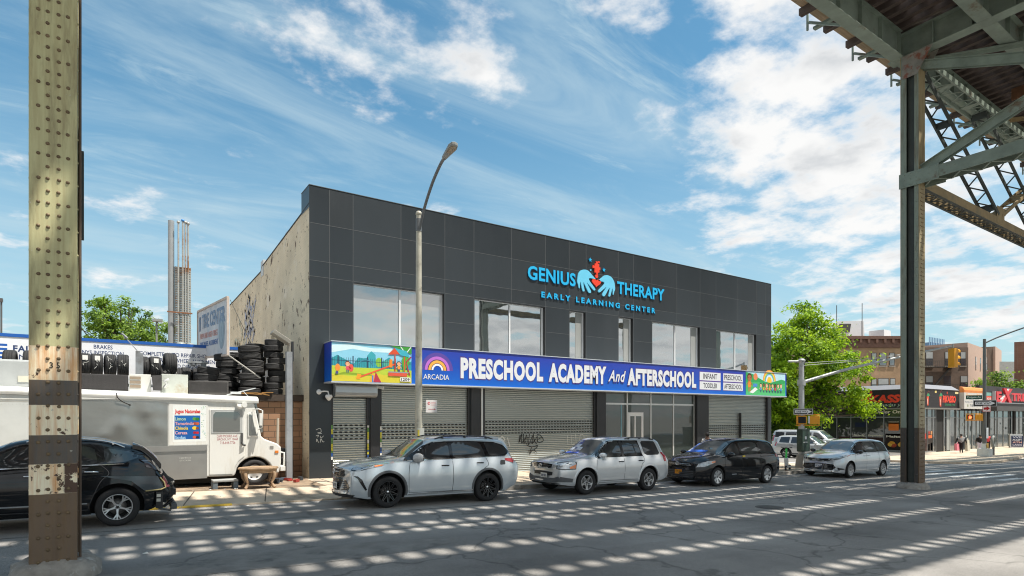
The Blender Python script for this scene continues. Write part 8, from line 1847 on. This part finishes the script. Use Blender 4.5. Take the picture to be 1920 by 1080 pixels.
# ------------------------------------------------------------------ people
SKIN = mat('skin', (.30, .17, .11), .6, var=.05); HAIR = mat('dark_hair', (.015, .012, .011), .7, var=.2)
def person(label, loc, yaw, top_c, leg_c, stride=.25, h=1.72, wide=1., arms=((.05, .1), (.05, -.1)), lean=.0, skin=SKIN, shoe=None, sleeve=None, cap=None):
    t = thing('person', label, 'person', loc, (0, 0, yaw)); k = h/1.75
    V = []; E = []; Rr = []; K = []
    def v(p, r, kind, par=None):
        V.append((p[0]*k, p[1]*k, p[2]*k)); Rr.append(r*k); K.append(kind)
        if par is not None: E.append((par, len(V)-1))
        return len(V)-1
    L_ = lean
    pel = v((0, 0, .96), .145*wide, 1); sp1 = v((.02+L_*.3, 0, 1.12), .145*wide, 0, pel); ch = v((.03+L_*.7, 0, 1.34), .165*wide, 0, sp1); nk = v((.03+L_, 0, 1.49), .062, 2, ch); hd = v((.05+L_, 0, 1.60), .088, 2, nk); ht = v((.04+L_, 0, 1.70), .075, 2, hd)
    nose_ = v((.135+L_, 0, 1.60), .018, 2, hd)
    for i, sy in enumerate((1, -1)):
        s_ = stride*(1 if i == 0 else -1); hp_ = v((0, sy*.10, .90), .105*wide, 1, pel); kn = v((s_*.55+.03, sy*.10, .50), .068*wide, 1, hp_); an = v((s_-.04*(s_ < 0), sy*.10, .09+.05*(s_ < 0)), .045, 1, kn); to = v((s_+.17, sy*.11, .04), .038, 3, an)
        sh = v((.02+L_*.8, sy*.20*wide**.5, 1.40), .066, 0, ch); f, o = arms[i]; el = v((f*.5+L_*.6, sy*(.25*wide**.5), 1.12), .05*wide**.5, 4, sh); wr = v((f+.08+L_*.6, sy*(.24*wide**.5)+o*.2, .90), .032, 4, el); pa = v((f+.10+L_*.6, sy*.24*wide**.5+o*.2, .83), .034, 2, wr)
        for j in range(4): b_ = v((f+.07+j*.022+L_*.6, sy*.24*wide**.5+o*.2, .785), .0095, 2, pa); v((f+.08+j*.022+L_*.6, sy*.235*wide**.5+o*.2, .735+.008*abs(j-1.4)), .008, 2, b_)
        th = v((f+.15+L_*.6, sy*.22*wide**.5+o*.2, .80), .0095, 2, pa); v((f+.165+L_*.6, sy*.21*wide**.5+o*.2, .765), .008, 2, th)
    me = bpy.data.meshes.new('body'); me.from_pydata(V, E, []); o = bpy.data.objects.new('body', me); COL.objects.link(o)
    o.modifiers.new('s', 'SKIN'); 
    for i, d in enumerate(me.skin_vertices[0].data): d.radius = (Rr[i], Rr[i]); d.use_root = i == 0
    sb = o.modifiers.new('u', 'SUBSURF'); sb.levels = 1; dg = bpy.context.evaluated_depsgraph_get(); dg.update(); nm = bpy.data.meshes.new_from_object(o.evaluated_get(dg), depsgraph=dg); bpy.data.objects.remove(o)
    nm.materials.clear(); mats_ = [top_c, leg_c, skin, shoe or BLK, sleeve or top_c]
    for m in mats_: nm.materials.append(m)
    segs = [(Vector(V[a]), Vector(V[b]), K[b]) for a, b in E]
    for f in nm.polygons:
        c = f.center; best = (9, 0)
        for a, b, kd in segs:
            u = max(0, min(1, (c-a).dot(b-a)/max((b-a).length_squared, 1e-9))); dd = (c-(a+(b-a)*u)).length
            if dd < best[0]: best = (dd, kd)
        f.material_index = best[1]; f.use_smooth = True
    bo = bpy.data.objects.new('body', nm); COL.objects.link(bo); bo.parent = t
    p = MB(); c = Vector(V[hd])+Vector((-.02, 0, .045)); p.ball(tuple(c), (.105*k, .095*k, .11*k), HAIR if cap is None else cap, 12); 
    p.build('hair', None, t)
    p = MB()
    for sy in (1, -1): p.ball((V[hd][0]+.085*k, sy*.032*k, V[hd][2]+.012*k), .011, SLOT, 6)
    p.build('eyes', None, t)
    return t
def gp(x): return gz(x)+.152
wk = person('person in a grey hoodie and black trousers carrying pink and cream shopping bags', (65.2, 22.0, gp(65.2)), R(15), mat('grey_hoodie', (.25, .25, .255), .9, var=.15), mat('black_cloth', (.012, .012, .013), .9, var=.1), .34, 1.80, 1.75, ((.0, .4), (.05, -.4)), .06, sleeve=mat('dark_sleeve', (.03, .032, .035), .9))
PINK = mat('pink_bag', (.66, .20, .26), .6, var=.1); CREAM_ = mat('cream_bag', (.55, .53, .44), .7, var=.1)
def bag(label, x, y, z, w_, h_, m): t = thing('shopping_bag', label, 'bag', (x, y, z)); p = MB(); p.prism([(x-w_/2, y-.1, z), (x+w_/2, y-.1, z), (x+w_/2*.86, y-.05, z+h_), (x-w_/2*.86, y-.05, z+h_)], (0, .2, 0)); p.build('sack', m, t, world=True); p = MB(); p.tube([(x-.1, y, z+h_), (x, y, z+h_+.14), (x+.1, y, z+h_)], .015, 6); p.build('handle', m, t, world=True)
bag('pink shopping bag hanging at the hooded person left side', 64.75, 22.15, gp(65)+.25, .62, .62, PINK); bag('large cream shopping bag at the hooded person right side', 65.95, 21.75, gp(65)+.18, .55, 1.05, CREAM_)
person('person in a black top and pale lilac trousers walking past the shops', (66.6, 21.0, gp(66.6)), R(10), mat('black_top', (.010, .010, .011), .9), mat('lilac_trousers', (.50, .48, .60), .85, var=.06), .36, 1.72, 1.5, ((.08, .2), (-.05, -.2)), .05, shoe=mat('white_shoe', (.6, .6, .6), .6))
person('person in a red top and dark coat standing behind the far lamp pole', (70.4, 21.6, gp(70)), R(200), mat('red_top', (.62, .06, .07), .8, var=.1), mat('dark_coat', (.025, .018, .018), .9), .08, 1.74, 1.4, ((.15, .1), (.1, -.1)), .0, skin=mat('warm_skin', (.50, .27, .19), .6), sleeve=_m['dark_coat'])
person('person in a white shirt on the pavement behind the black minivan', (22.8, 17.6, gp(22.8)), R(40), mat('white_shirt', (.66, .66, .66), .85, var=.05), _m['black_cloth'], .1, 1.74, 1.05, ((.05, .1), (.05, -.1)), .0, skin=mat('brown_skin', (.16, .085, .055), .6))
